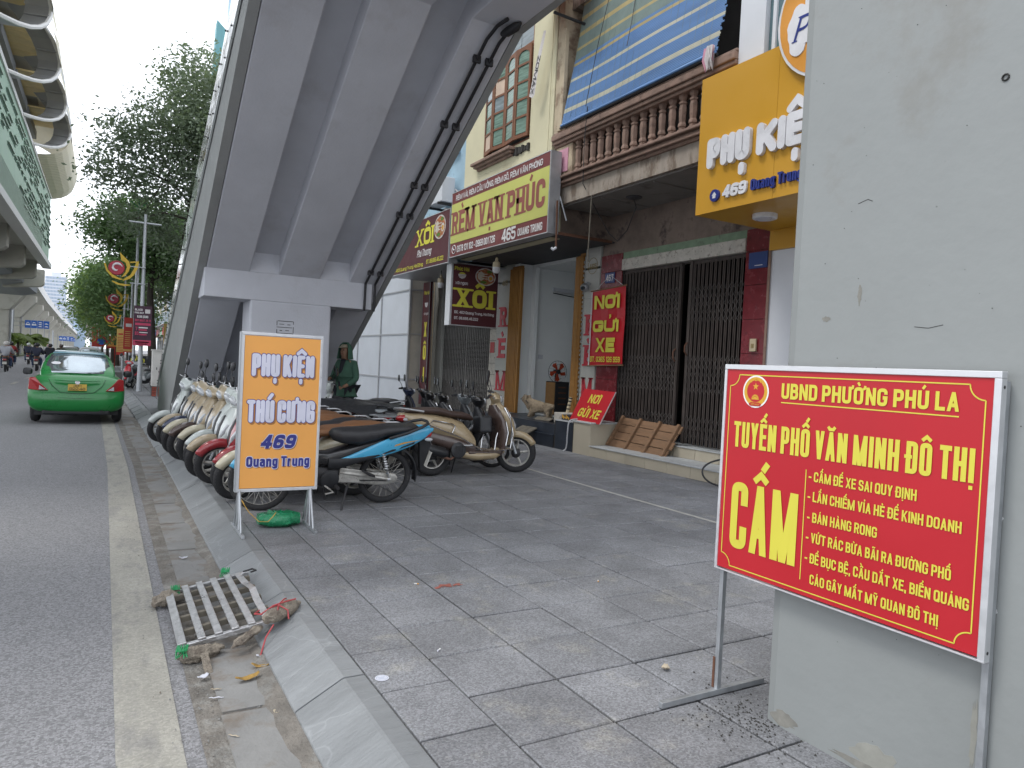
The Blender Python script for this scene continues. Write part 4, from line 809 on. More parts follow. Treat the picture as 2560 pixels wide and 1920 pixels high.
for i in range(9):
    for j in range(6): vs.append((6.25 + .1 * j + .03 * math.sin(i * 2 + j), 10.95 - i * .16, 7.62 + .28 * j * .5 + .05 * math.sin(i * 1.7 + j) + (.0 if i else -.03)))
for i in range(8):
    for j in range(5): a = i * 6 + j; fs.append((a, a + 1, a + 7, a + 6))
k.add(vs, fs).build('canvas', 'awning_orange', aw, smooth=80)
MB().tube([(6.25, 10.95, 7.58), (6.25, 10.2, 7.6), (6.27, 9.6, 7.63)], .03, 7).build('hem', 'torn_cloth', aw); MB().tube([(6.3, 10.2, 7.55), (6.95, 10.15, 7.5)], .025, 6).build('bracket', 'dark_metal', aw)
bn = thing('torn_banner_strip', 'torn dangling white banner strip with black lettering beside the cream wall', 'banner strip', (6.6, 10.9, 6.8))
T = frame((6.60, 10.95, 7.62), (0, .33, -.944), (0, -.944, -.33))
MB(T).add([(0, -.05, 0), (.55, -.07, .01), (1.12, -.09, 0), (1.14, .05, 0), (1.08, .10, 0), (.6, .06, .012), (0, .04, 0)], [(0, 1, 5, 6), (1, 2, 3, 4, 5)]).build('cloth', 'torn_cloth', bn)
text(bn, 'lettering', 'ZOMAX', T, .42, 1.08, -.05, .11, 'black_plastic', .2, w=.014, kind='stuff')
rg = thing('cloth_rag', 'shredded white and pink rag tied on the balcony handrail end', 'rag', (6.7, 6.9, 5.75))
for i in range(14):
    a = random.random() * 6; l = random.uniform(.15, .34); x, y = 6.62 + random.uniform(-.03, .03), 6.9 + random.uniform(-.09, .09)
    MB().add([(x, y - .02, 5.86), (x, y + .025, 5.87), (x - .02, y + .03 + .02 * math.sin(a), 5.86 - l * .5), (x + .01, y + .02 * math.cos(a), 5.86 - l), (x - .015, y - .03, 5.86 - l * .6)], [(0, 1, 2, 3, 4)]).build('strand', 'pink_cloth' if i % 4 == 0 else 'torn_cloth', rg)
# ---------------- number 465: cream house
h5 = thing('shophouse', 'cream plastered shophouse with brown shuttered window and open blue-white ground floor room', 'shophouse', (8, 12.6, .16))
MB().box(6.80, 7.0, 10.75, 11.66, 3.95, 12.5).build('wall', 'cream_wall', h5); MB().box(6.80, 7.0, 13.52, 14.42, 3.95, 12.5).build('wall', 'cream_wall', h5)
MB().box(6.80, 7.0, 11.66, 13.52, 3.95, 5.93).build('wall', 'cream_wall', h5); MB().box(6.80, 7.0, 11.66, 13.52, 8.6, 12.5).build('wall', 'cream_wall', h5)
for (ya, yb, xo) in ((10.76, 10.84, 6.74), (10.87, 10.92, 6.76), (10.95, 11.02, 6.77)): MB().box(xo, 6.80, ya, yb, 5.3, 12.5).build('pilaster_moulding', 'cream_wall', h5, bev=.01)
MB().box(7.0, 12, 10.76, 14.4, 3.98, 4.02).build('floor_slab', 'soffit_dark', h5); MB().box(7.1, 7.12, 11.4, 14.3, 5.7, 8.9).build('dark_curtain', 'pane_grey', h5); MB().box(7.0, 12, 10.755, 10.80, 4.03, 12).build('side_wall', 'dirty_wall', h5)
MB().box(8.06, 8.41, 13.955, 14.175, .6, 3.97).build('return_wall', 'interior', h5); MB().box(12.6, 12.8, 6.9, 30, .2, 12).build('rear_wall', 'dirty_wall', h5)
wn = MB().box(6.82, 6.95, 11.66, 11.72, 5.95, 8.55).build('window', 'shutter_wood', h5)
MB().box(6.82, 6.95, 13.46, 13.52, 5.95, 8.55).build('frame_post', 'shutter_wood', wn); MB().box(6.82, 6.95, 11.72, 13.46, 7.74, 7.80).build('frame_rail', 'shutter_wood', wn); MB().box(6.82, 6.95, 11.72, 13.46, 5.94, 5.98).build('frame_rail', 'shutter_wood', wn)
for ya, yb in ((11.73, 12.3), (12.32, 12.88), (12.9, 13.45)): MB().box(6.9, 6.91, ya, yb, 7.81, 8.5).build('pane', 'pane_grey', wn)
def shutter(y0_, wd, ang, side):
    """glazed casement leaf; hinged at y0_, opening outward by ang"""
    T = Matrix.Translation((6.78 + side, y0_, 6.0)) @ Matrix.Rotation(ang, 4, 'Z') @ Matrix(((0, 0, -1, 0), (-1, 0, 0, 0), (0, 1, 0, 0), (0, 0, 0, 1)))
    k = MB(T); k.box(0, .055, 0, 1.72, -.02, .02); k.box(wd - .055, wd, 0, 1.72, -.02, .02); k.box(.0551, wd - .0551, 0, .07, -.018, .018)
    zz = [.07, .40, .73, 1.06, 1.39]
    for z in zz[1:]: k.box(.0551, wd - .0551, z - .02, z + .02, -.018, .018)
    k.add([(.055, 1.72, .018), (wd - .055, 1.72, .018), (wd - .055, 1.56, .018)] + [(.055 + (wd - .11) * (1 - t / 8), 1.56 + .09 * math.sin(PI * t / 8) ** .6, .018) for t in range(1, 8)] + [(.055, 1.56, .018)], [tuple(range(11))])
    lf = k.build('shutter_leaf', 'shutter_wood', wn)
    for i, z in enumerate(zz):
        top_ = z + .33 if i < 4 else 1.66
        MB(T).box(.06, wd - .06, z + .02, top_ - .02, -.004, .003).build('pane', ('pane_green', 'pane_grey', 'pane_paper', 'pane_green')[(i + round(y0_ * 7)) % 4] if y0_ > 13 else 'pane_green', lf)
for y_, a_, x_ in ((13.46, -.16, 0), (13.018, .12, -.07), (12.572, -.10, -.017), (12.125, .14, -.06)): shutter(y_, .445, a_, x_)
for (x0, z0, z1, e) in ((6.74, 5.74, 5.79, .0), (6.68, 5.79, 5.84, .05), (6.63, 5.84, 5.90, .1)): MB().box(x0, 6.80, 12.25 - e, 13.72 + e, z0, z1).build('sill', 'brown_mould', h5, bev=.012)
k = MB()
for i in range(9): y = 11.62 + i * .07; k.box(6.74 + random.random() * .05, 6.80, y, y + .06, 5.70 + random.random() * .05, 5.86 - random.random() * .04)
k.build('broken_sill', 'mortar', h5, kind='stuff'); MB().box(6.68, 6.80, 11.72, 12.2, 8.62, 8.7).build('cornice', 'brown_mould', h5, bev=.01); MB().box(6.74, 6.80, 11.76, 12.1, 8.5, 8.62).build('cornice', 'brown_mould', h5, bev=.01)
# ground floor
for ya, yb in ((10.83, 11.30), (14.18, 14.78)):
    MB().box(8.0, 8.4, ya, yb, .16, 3.98).build('column', 'grey_tile', h5)
    for a in (.62, 1.2, 1.8, 2.4, 3.0, 3.55): MB().box(7.985, 8.0, ya + .004, yb - .004, a + .003, min(a + .597, 3.95)).build('wall_tile', 'grey_tile', h5, bev=.002)
T = FX(7.985, 11.26, 0)
defm('letter_red', (.42, .02, .035), .45)
for i, (c_, z) in enumerate((('R', 2.30), ('È', 1.72), ('M', 1.10))): text(h5, 'lettering', c_, T, .05 if c_ == 'M' else .08, .36 if c_ == 'M' else .30, z, .40, 'letter_red', .15 if c_ == 'M' else .22, dep=.012, serif=True)
T2 = FX(7.985, 14.74, 0)
for i, (c_, z) in enumerate((('R', 2.55), ('È', 1.83), ('M', 1.08))): text(h5, 'lettering', c_, T2, .06 if c_ == 'M' else .12, .50 if c_ == 'M' else .44, z, .46, 'letter_red', .16 if c_ == 'M' else .22, dep=.012, serif=True)
T = FX(7.984, 11.26, 3.5); defm('gold_print', (.26, .2, .09), .5)
MB().torus((7.982, 11.06, 3.62), .15, .006, 'x', 28, 5).build('number_ring', 'gold_print', h5); text(h5, 'lettering', '465', FX(7.984, 11.17, 3.56), 0, .23, 0, .1, 'gold_print', .2, serif=True); text(h5, 'lettering', '465', FX(7.984, 14.6, 3.5), 0, .26, 0, .12, 'gold_print', .2, serif=True)
MB().box(7.35, 12.5, 10.8, 14.4, .16, .60).build('raised_floor', 'dark_tile', h5)
rm = MB().box(8.4, 12.5, 13.86, 13.95, .6, 3.97).build('room_wall', 'interior', h5); MB().box(12.4, 12.5, 11.3, 13.86, .6, 3.97).build('room_wall', 'interior', h5); MB().box(8.4, 12.4, 11.30, 11.36, .6, 3.97).build('room_wall', 'interior', h5)
MB().box(8.4, 12.4, 11.36, 13.86, .601, .62).build('room_floor', 'step_top', h5); MB().box(8.4, 12.4, 11.36, 13.86, 3.90, 3.97).build('room_ceiling', 'interior', h5)
MB().box(8.35, 8.45, 13.72, 13.86, .62, 3.9).build('door_jamb', 'interior', h5)
tl = MB().box(8.9, 10.6, 13.80, 13.86, 3.42, 3.50).build('tube_lamp', 'panel_white', h5); MB().cyl((8.95, 13.80, 3.40), (10.5, 13.80, 3.40), .016, 8).build('tube', 'acrylic_white', tl)
MB().tube([(8.9, 13.83, 3.38), (9.5, 13.82, 3.33), (10.4, 13.84, 3.36), (11, 13.84, 3.3)], .01, 5).build('wire', 'rubber_hose', h5)
MB().box(8.6, 8.72, 13.845, 13.86, 1.85, 1.95).build('wall_socket', 'panel_white', h5)
# folded orange gate stacks
for ya, yb, n_ in ((13.74, 14.16, 8), (11.33, 11.50, 5)):
    gs = MB().box(8.0, 8.05, ya, yb, 3.84, 3.9).build('gate_stack', 'gate_orange', h5)
    bm_ = MB().prism([(-.012, 0), (.012, 0), (.018, .05), (-.018, .05)], .62, 3.84, 'z').mesh('bar', 'gate_orange')
    for i in range(n_): child('bar', bm_, gs, (7.99 + random.uniform(-.01, .01), ya + .025 + i * (yb - ya - .03) / (n_ - 1), 0), (0, 0, PI / 2))
    MB().box(7.95, 8.02, ya - (.07 if ya > 12 else -.20), ya - (.005 if ya > 12 else -.255), .62, 3.84).build('gate_post', 'gate_orange', h5, bev=.004)
for ya in (11.325, 14.17):
    k = MB(); z = .8
    while z < 3.7: k.box(7.965, 7.985, ya - .02 if ya < 12 else ya - .0, ya + .005 if ya < 12 else ya + .03, z, z + .045); z += .085
    k.build('gate_track', 'dirty_alu', h5, kind='stuff')
# dark steps and plank ramp
for (x0, x1, ya, yb, z1) in ((7.32, 7.9, 10.46, 11.10, .70), (7.32, 7.9, 11.12, 13.25, .40), (7.55, 7.95, 11.12, 12.0, .60)):
    MB().box(x0 + .012, x1, ya, yb, .12, z1 - .02).build('step_core', 'mortar', h5)
    y = ya
    while y < yb - .05:
        e = min(y + .6, yb); MB().box(x0, x0 + .012, y + .003, e - .003, .16, z1 - .021).build('step_tile', 'dark_tile', h5, bev=.002); MB().box(x0 - .012, x1, y + .003, e - .003, z1 - .02, z1).build('tread_tile', 'dark_tile' if z1 < .65 else 'step_top', h5, bev=.003); y += .6
MB().box(7.6, 7.98, 11.12, 11.55, .60, .80).build('worn_step_block', 'chipped_white', h5, bev=.01)
MB().box(7.3, 7.325, 10.445, 10.46, .16, .70).build('edge_trim', 'mortar', h5)
rp = thing('plank_ramp', 'grey timber plank ramp leaning on the dark steps of the open shop', 'ramp', (7.2, 12.4, .16))
for i in range(3):
    y = 11.75 + i * .19; MB().prism([(7.72, .635), (7.72, .66), (6.78, .19), (6.78, .165)], y, y + .18, 'y').build('plank', 'old_wood', rp, bev=.003)
for x, z in ((7.55, .53), (7.0, .26)): MB().box(x, x + .05, 11.76, 12.3, z - .045, z - .005).build('batten', 'old_wood', rp)
# ---------------- number 463: sticky rice shop, blue wall
h3 = thing('shophouse', 'narrow light blue shophouse with grey folding gate behind the sticky rice signs', 'shophouse', (8, 16.6, .16))
MB().box(6.9, 7.1, 14.45, 18.35, 3.95, 11.5).build('wall', 'blue_wall', h3); MB().box(6.82, 6.9, 14.46, 14.62, 4.9, 11.5).build('pilaster', 'blue_wall', h3, bev=.01); MB().box(7.1, 12, 14.45, 18.35, 3.96, 4.0).build('floor_slab', 'soffit_dark', h3)
MB().box(6.78, 6.9, 14.9, 16.2, 6.45, 6.53).build('ledge', 'blue_wall', h3, bev=.01)
wi = MB().box(6.87, 6.9, 15.0, 16.1, 6.53, 7.8).build('window', 'panel_white', h3); MB().box(6.86, 6.87, 15.06, 15.52, 6.6, 7.74).build('pane', 'glass_blue', wi); MB().box(6.86, 6.87, 15.56, 16.04, 6.6, 7.74).build('pane', 'glass_blue', wi)
MB().box(8.0, 8.3, 14.79, 15.12, .16, 3.95).build('tiled_pier', 'chipped_white', h3); MB().box(8.0, 8.3, 17.95, 18.35, .16, 3.95).build('tiled_pier', 'grey_tile', h3)
b = MB()
for i in range(12): b.box(7.995, 8.0, 14.8, 15.11, .62 + i * .27, .628 + i * .27)
b.build('tile_joints', 'dark_metal', h3, kind='stuff'); defm('notice_red', (.45, .03, .03), .5)
MB().box(7.985, 7.99, 14.85, 15.05, 1.95, 2.2).build('notice', 'notice_red', h3)
MB().box(7.7, 8.4, 14.45, 18.35, .12, .45).build('threshold', 'dark_tile', h3); MB().box(8.6, 8.7, 14.5, 18.6, .4, 4).build('inside_shade', 'room_shade', h3); MB().box(8.0, 8.6, 18.36, 18.56, .16, 4.2).build('tiled_pier', 'grey_tile', h3)  # near-black sheet behind the gate paints the shade of the shop inside
for a, c in ((15.13, 16.5), (16.54, 17.94)): scissor_gate(h3, 8.1, a, c, .46, 3.7, 'gate_grey', pitch=.10, bands=[(.5, 1.2), (1.5, 2.3), (2.6, 3.5)])
ac = thing('air_conditioner', 'old white outdoor air conditioner unit on a bracket above the plum sign', 'air conditioner', (6.7, 15.3, 5.2))
MB().box(6.45, 6.78, 14.85, 15.65, 5.28, 5.85).build('casing', 'panel_white', ac, bev=.02); MB().lathe([(.22, 0), (.22, -.012), (.2, -.014)], (6.45, 15.4, 5.56), 'x', 20).build('fan_grille', 'dark_metal', ac)
MB().box(6.4, 6.9, 14.9, 14.94, 5.22, 5.27).build('bracket', 'dark_metal', ac); MB().box(6.4, 6.9, 15.56, 15.6, 5.22, 5.27).build('bracket', 'dark_metal', ac); MB().tube([(6.8, 14.9, 5.6), (6.85, 14.75, 5.5), (6.85, 14.75, 5.2), (6.8, 15.0, 5.15), (6.7, 15.2, 5.2)], .025, 7).build('pipe', 'torn_cloth', ac)
# ---------------- hoarding
hd = thing('hoarding', 'white sheet hoarding in a grey steel frame enclosing the shopfront beyond the rice shop', 'hoarding', (7.3, 21, .16))
defm('sheet_white', (.52, .55, .60), .6, v=.06, s=1.5, c2=(.42, .42, .42), t=.63, s2=5, k2=.7); defm('sheet_cream', (.42, .39, .34), .75, v=.12, s=3, c2=(.27, .16, .10), t=.62, s2=6)
for j, (a, c) in enumerate(((.16, 1.14), (1.18, 2.40), (2.44, 3.62), (3.66, 4.25))):
    for i in range(3): MB().box(7.30, 7.312, 18.62 + i * 2.2 + .003, 18.62 + (i + 1) * 2.2 - .003, a, c).build('sheet', 'sheet_white', hd)
    MB().box(7.33, 7.98, 18.58, 18.595, a, c).build('sheet', 'sheet_cream', hd)
    MB().box(7.28, 7.33, 18.66, 25.3, c - .001, c + .041).build('rail', 'sheet_steel', hd); MB().box(7.33, 7.98, 18.56, 18.60, c - .001, c + .041).build('rail', 'sheet_steel', hd)
for y in (18.60, 20.9, 23.1): MB().box(7.27, 7.335, y - .04, y + .03, .16, 4.3).build('post', 'sheet_steel', hd, bev=.003)
# ================================================================ SHOP SIGNS
def signbox(name, lab, X, Xb, ya, yb, za, zb, mat, rim='alu'):
    s_ = thing(name, lab, 'sign', (X, (ya + yb) / 2, za)); MB().box(X + .01, Xb, ya, yb, za, zb).build('box', 'sheet_steel', s_); MB().box(X, X + .01, ya + .015, yb - .015, za + .015, zb - .015).build('face', mat, s_)
    for q in ((ya, ya + .015, za, zb), (yb - .015, yb, za, zb)): MB().box(X - .004, X + .01, *q).build('trim', rim, s_)
    for q in ((za, za + .015), (zb - .015, zb)): MB().box(X - .004, X + .01, ya + .0151, yb - .0151, *q).build('trim', rim, s_)
    return s_
s5 = signbox('shop_sign', 'long maroon and lime curtain shop sign on the cream house', 6.50, 6.72, 10.38, 14.36, 3.95, 5.36, 'sign_maroon')
MB().box(6.494, 6.4995, 10.40, 14.34, 4.25, 5.10).build('lime_band', 'sign_lime', s5)
T = FX(6.494, 14.34, 0)
text(s5, 'lettering', 'RÈM VẢI, RÈM CẦU VỒNG, RÈM GỖ, RÈM VĂN PHÒNG', T, .2, 3.72, 5.155, .115, 'letter_white', .17)
text(s5, 'lettering_outline', 'RÈM VẠN PHÚC', T, .06, 3.84, 4.42, .50, 'sign_lime', .2, serif=True, grow=.01, w=.001)
text(s5, 'lettering', 'RÈM VẠN PHÚC', T, .06, 3.84, 4.42, .50, 'letter_brown', .2, serif=True)
text(s5, 'lettering', '0978 131 102 - 0969 001 726', T, .36, 2.08, 4.03, .14, 'letter_white', .16); text(s5, 'lettering', '465', T, 2.35, 2.88, 3.99, .24, 'letter_white', .19, gap=.2); text(s5, 'lettering', 'QUANG TRUNG', T, 2.95, 3.8, 4.02, .14, 'letter_white', .16)
MB().torus((6.492, 14.34 - .2, 4.11), .09, .008, 'x', 24, 5).build('phone_emblem', 'letter_white', s5); MB().tube([(6.49, 14.18, 4.19), (6.49, 14.19, 4.14), (6.49, 14.14, 4.09), (6.49, 14.10, 4.10)], .012, 6).build('phone_emblem', 'letter_white', s5)
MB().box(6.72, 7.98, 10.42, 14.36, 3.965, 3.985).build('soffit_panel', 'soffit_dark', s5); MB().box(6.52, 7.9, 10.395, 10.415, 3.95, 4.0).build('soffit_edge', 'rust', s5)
MB().tube([(6.72, 10.38, 4.6), (6.86, 10.35, 4.2)], .015, 6).build('strut', 'galv', s5); MB().tube([(6.62, 10.3, 4.5), (6.64, 10.3, 3.7)], .018, 7).build('strut', 'rust', s5)
MB().tube([(6.64, 10.3, 3.7), (6.58, 10.3, 3.66), (6.56, 10.32, 3.69)], .025, 7).build('white_clip', 'panel_white', s5)
s3 = signbox('shop_sign', 'plum sticky rice shop sign with a round food photo on the blue house', 6.50, 6.72, 14.42, 18.4, 3.86, 5.06, 'sign_plum')
T = FX(6.497, 18.4, 0)
text(s3, 'lettering', 'XÔI', T, 2.05, 3.1, 4.42, .40, 'letter_yellow', .25, serif=True); text(s3, 'lettering', 'Phú Thượng', T, 2.15, 3.0, 4.16, .17, 'letter_white', .13, slant=.25)
text(s3, 'lettering', 'ĐC: 463 Quang Trung, Hà Đông', T, .5, 2.55, 3.93, .085, 'letter_yellow', .17); text(s3, 'lettering', 'ĐT: 08.666.46.222', T, 2.75, 3.72, 3.95, .10, 'letter_yellow', .17)
defm('plate_white', (.55, .53, .50), .4); defm('meat_red', (.34, .09, .035), .4, v=.5, s=25, c2=(.5, .3, .12), t=.5, s2=30); defm('egg', (.6, .33, .05), .4); defm('rice', (.55, .50, .42), .6, v=.3, s=60); defm('herb', (.10, .20, .03), .5)
def plate(par, X, y, z, ry, rz_, along='x'):
    """printed dish photo: thin discs one on another"""
    def dd(cy, cz, a, c_, w_, nm, mt_, n=26, wob=0):
        pts = [(cy + a * math.cos(2 * PI * i / n) * (1 + wob * math.sin(i * 2.7)), cz + c_ * math.sin(2 * PI * i / n) * (1 + wob * math.cos(i * 1.9))) for i in range(n)]
        if along == 'x': MB().prism(pts, X - w_ - .0006, X - w_, 'x').build(nm, mt_, par)
        else: MB().prism(pts, X - w_ - .0006, X - w_, 'y').build(nm, mt_, par)
    s_ = -1 if along == 'x' else 1
    dd(y, z, ry, rz_, .001, 'dish', 'plate_white'); dd(y, z, ry * .9, rz_ * .88, .0022, 'meat', 'meat_red', wob=.06); dd(y - s_ * ry * .45, z + rz_ * .05, ry * .34, rz_ * .5, .0034, 'rice', 'rice', wob=.1); dd(y + s_ * ry * .5, z - rz_ * .1, ry * .28, rz_ * .36, .0034, 'egg_white', 'plate_white'); dd(y + s_ * ry * .5, z - rz_ * .13, ry * .18, rz_ * .22, .0046, 'yolk', 'egg')
    dd(y - s_ * ry * .2, z - rz_ * .62, ry * .34, rz_ * .16, .0034, 'herb', 'herb', wob=.2); dd(y + s_ * ry * .35, z + rz_ * .62, ry * .26, rz_ * .16, .0034, 'herb', 'herb', wob=.2)
    for i in range(7): dd(y + ry * .1 * math.sin(i * 2.1), z - rz_ * .35 + rz_ * .13 * i, ry * .3, rz_ * .05, .0058 + i * .0003, 'meat_strip', 'rice' if i % 2 else 'meat_red', 14, .15)
plate(s3, 6.496, 14.95, 4.72, .32, .27)
MB().box(6.72, 7.98, 14.46, 18.36, 3.88, 3.90).build('soffit_panel', 'sheet_steel', s3)
hs3 = thing('hanging_sign', 'square plum XÔI sign with food photo projecting at right angles over the pavement', 'sign', (7.2, 14.5, 2.5))
T = frame((6.62, 14.49, 2.50), (1, 0, 0), (0, 0, 1)); MB(T).box(.05, 1.19, .02, 1.37, -.10, 0).build('face', 'sign_plum', hs3)
for q in ((0, .05, 0, 1.40), (1.19, 1.20, 0, 1.40)): MB(T).box(*q, -.12, .004).build('trim', 'alu', hs3, bev=.003)
for q in ((0, .02), (1.38, 1.40)): MB(T).box(.0501, 1.1899, *q, -.12, .004).build('trim', 'alu', hs3)
MB(T).box(-.004, 0, 0, 1.40, -.24, -.01).build('side_sheet', 'alu', hs3)
text(hs3, 'lettering', 'Phúc Hải', T, .08, .44, 1.23, .085, 'letter_yellow', .17, w=.002); text(hs3, 'lettering', 'xôi ngon', T, .11, .42, .92, .075, 'letter_white', .14, w=.002)
text(hs3, 'lettering', 'XÔI', T, .13, 1.08, .42, .42, 'letter_yellow', .27, w=.002, serif=True); text(hs3, 'lettering', 'ĐC: 463 Quang Trung, Hà Đông', T, .12, 1.12, .27, .062, 'letter_white', .18, w=.002); text(hs3, 'lettering', 'ĐT: 08.666.46.222', T, .12, .72, .14, .062, 'letter_white', .18, w=.002)
plate(hs3, 14.488, 7.48, 3.65, .26, .20, 'y')
k = MB(T); k.add([(.17 + .1 * (1 + math.cos(PI + PI * i / 10)), 1.15 + .1 * math.sin(PI + PI * i / 10), .002) for i in range(11)], [tuple(range(11))]); k.build('bowl_icon', 'letter_white', hs3)
for q in (1.06, 1.09, 1.12): MB(T).box(.16 + abs(q - 1.14) * .6, .37 - abs(q - 1.14) * .5, q, q + .008, .002, .004).build('bowl_line', 'sign_plum', hs3)
MB(T).add([(.27 + .08 * math.cos(PI * i / 8), 1.155 + .04 * math.sin(PI * i / 8), .002) for i in range(9)], [tuple(range(9))]).build('rice_heap', 'letter_yellow', hs3)
vs3 = thing('vertical_sign', 'tall narrow plum sign with yellow letters XÔI stacked beside the hoarding', 'sign', (7.95, 18.2, 1.0))
MB().box(7.60, 7.66, 17.92, 18.42, .5, 3.84).build('face', 'sign_plum', vs3); T = FX(7.598, 18.40, 0)
for c_, z in (('X', 2.35), ('Ô', 1.72), ('I', 1.12)): text(vs3, 'lettering', c_, T, .16 if c_ != 'I' else .22, .36 if c_ != 'I' else .3, z, .4, 'letter_yellow', .2)
text(vs3, 'lettering', 'Phúc Hải', T, .08, .42, 3.5, .1, 'letter_yellow', .16); text(vs3, 'lettering', 'xôi ngon', T, .1, .42, 2.95, .07, 'letter_white', .16)
MB(T).add([(.25 + .11 * math.cos(PI + PI * i / 10), 3.28 + .13 * math.sin(PI + PI * i / 10), .004) for i in range(11)], [tuple(range(11))]).build('bowl_icon', 'letter_white', vs3)
for q in ((6.0, 0),): pass
for ya, yb in ((17.92, 17.93), (18.41, 18.42)): MB().box(7.585, 7.60, ya, yb, .5, 3.84).build('trim', 'galv', vs3)
# bulbs
for lab, (x, y, z) in (('white capsule bulb hanging under the maroon sign of the curtain shop', (6.95, 13.0, 3.965)), ('white capsule bulb hanging under the plum sign beside the hanging sign', (7.0, 15.9, 3.88))):
    bb = thing('light_bulb', lab, 'bulb', (x, y, z), 'bulbs hanging under the shop signs'); MB().cyl((x, y, z), (x, y, z - .16), .01, 6).build('cord', 'rubber_hose', bb)
    MB().lathe([(.02, z - .10), (.03, z - .13), (.03, z - .17), (.075, z - .20), (.078, z - .30)], (x, y, 0), 'z', 14).build('socket', 'plastic_cream', bb, smooth=True); MB().lathe([(.078, z - .30), (.078, z - .38), (.05, z - .42), (.01, z - .425)], (x, y, 0), 'z', 14).build('bulb', 'acrylic_white', bb, smooth=True)
# ---------------- red banner, red plate, number plate, camera
bn = thing('fabric_banner', 'hanging red banner NƠI GỬI XE with phone number on the dark red pillar', 'banner', (7.88, 10.4, 1.7))
k = MB(); vs = []; fs = []
for i in range(9):
    for j in range(5): vs.append((7.89 - .012 * math.sin(i * .9) * (j % 2) + .006 * math.sin(j * 2.2), 10.88 - .97 * j / 4 + .01 * math.sin(i), 1.73 + 1.37 * i / 8 + .012 * j))
for i in range(8):
    for j in range(4): a = i * 5 + j; fs.append((a, a + 1, a + 6, a + 5))
k.add(vs, fs).build('cloth', 'sign_red', bn)
T = FX(7.868, 10.88, 1.74)
MB().box(7.871, 7.875, 10.868, 10.90, 1.73, 3.1).build('white_edge', 'torn_cloth', bn)
text(bn, 'lettering', 'NƠI', T, .09, .84, 1.03, .25, 'sign_yellow', .30, w=.001, gap=.25); text(bn, 'lettering', 'GỬI', T, .08, .84, .61, .21, 'sign_yellow', .30, w=.001, gap=.25); text(bn, 'lettering', 'XE', T, .18, .76, .24, .26, 'sign_yellow', .30, w=.001, gap=.25); text(bn, 'lettering', 'ĐT: 0365 126 959', T, .04, .93, .06, .10, 'sign_yellow', .17, w=.001)
for z in (1.725, 3.115): MB().tube([(7.88, 10.93, z), (7.88, 9.87, z + .045 if z > 3 else z + .03)], .013, 6).build('rod', 'wood', bn)
MB().tube([(7.88, 10.8, 3.12), (7.92, 10.42, 3.38), (7.88, 9.98, 3.16)], .005, 5).build('string', 'torn_cloth', bn)
pn = thing('number_plate', 'small blue enamel house number plate 467 above the red banner', 'number plate', (7.97, 10.5, 3.4)); MB().box(7.97, 7.985, 10.36, 10.64, 3.25, 3.44).build('plate', 'plate_blue', pn, bev=.003); text(pn, 'lettering', '467', FX(7.97, 10.61, 3.285), 0, .22, 0, .12, 'letter_white', .17, w=.002, gap=.6)
np2 = thing('blue_plaque', 'plain blue wall plaque on the right dark red pillar', 'plaque', (7.97, 7.08, 3.3)); MB().box(7.965, 7.985, 6.92, 7.25, 3.19, 3.42).build('plate', 'plate_blue', np2, bev=.003); MB().box(7.9635, 7.965, 7.0, 7.14, 3.225, 3.235).build('printed_mark', 'letter_white', np2)
sw = thing('switch_box', 'small cream switch box on the right dark red pillar', 'switch', (7.97, 7.08, 2.1)); MB().box(7.95, 7.985, 7.03, 7.14, 2.01, 2.19).build('box', 'plastic_cream', sw, bev=.006); MB().box(7.945, 7.95, 7.06, 7.11, 2.06, 2.12).build('rocker', 'gold_print', sw)
cc = thing('security_camera', 'small grey security camera on the tiled column above the red banner', 'camera', (7.9, 11.1, 3.2)); MB().tube([(7.98, 11.1, 3.28), (7.88, 11.1, 3.3), (7.86, 11.08, 3.2)], .02, 7).build('bracket', 'galv', cc); MB().ball((7.85, 11.1, 3.2), .09, .09, .08).build('dome', 'galv', cc, smooth=True); MB().cyl((7.80, 11.06, 3.19), (7.74, 11.03, 3.17), .035, 10).build('lens', 'glass_dark', cc)
pp = thing('tin_placard', 'red tin placard NƠI GỬI XE leaning on the tiled plinth', 'placard', (7.5, 10.3, .74))
def leanframe(c, yaw, lean, w_, h_):
    return Matrix.Translation(c) @ Matrix.Rotation(yaw, 4, 'Z') @ frame((0, 0, 0), (0, -1, 0), (math.sin(lean), 0, math.cos(lean)))
T = leanframe((7.40, 10.66, .74), 0, .28, 1, 1) @ Matrix(((1, .27, 0, 0), (0, .96, 0, 0), (0, 0, 1, 0), (0, 0, 0, 1)))
T = Matrix.Translation((7.40, 10.72, .735)) @ frame((0, 0, 0), (0, -1, 0), (math.sin(.3), 0, math.cos(.3))) @ Matrix.Rotation(-.0, 4, 'Z')
T = T @ Matrix(((.985, .28, 0, 0), (-.02, .96, 0, 0), (0, 0, 1, 0), (0, 0, 0, 1)))
MB(T).box(0, .92, 0, .62, -.006, 0).build('plate', 'sign_red', pp); MB(T).box(.92, .935, 0, .62, -.012, .002).build('trim', 'alu', pp)
text(pp, 'lettering', 'NƠI', T, .28, .62, .36, .17, 'sign_yellow', .2, w=.002, slant=.05); text(pp, 'lettering', 'GỬI XE', T, .16, .80, .08, .17, 'sign_yellow', .2, w=.002, slant=.05)
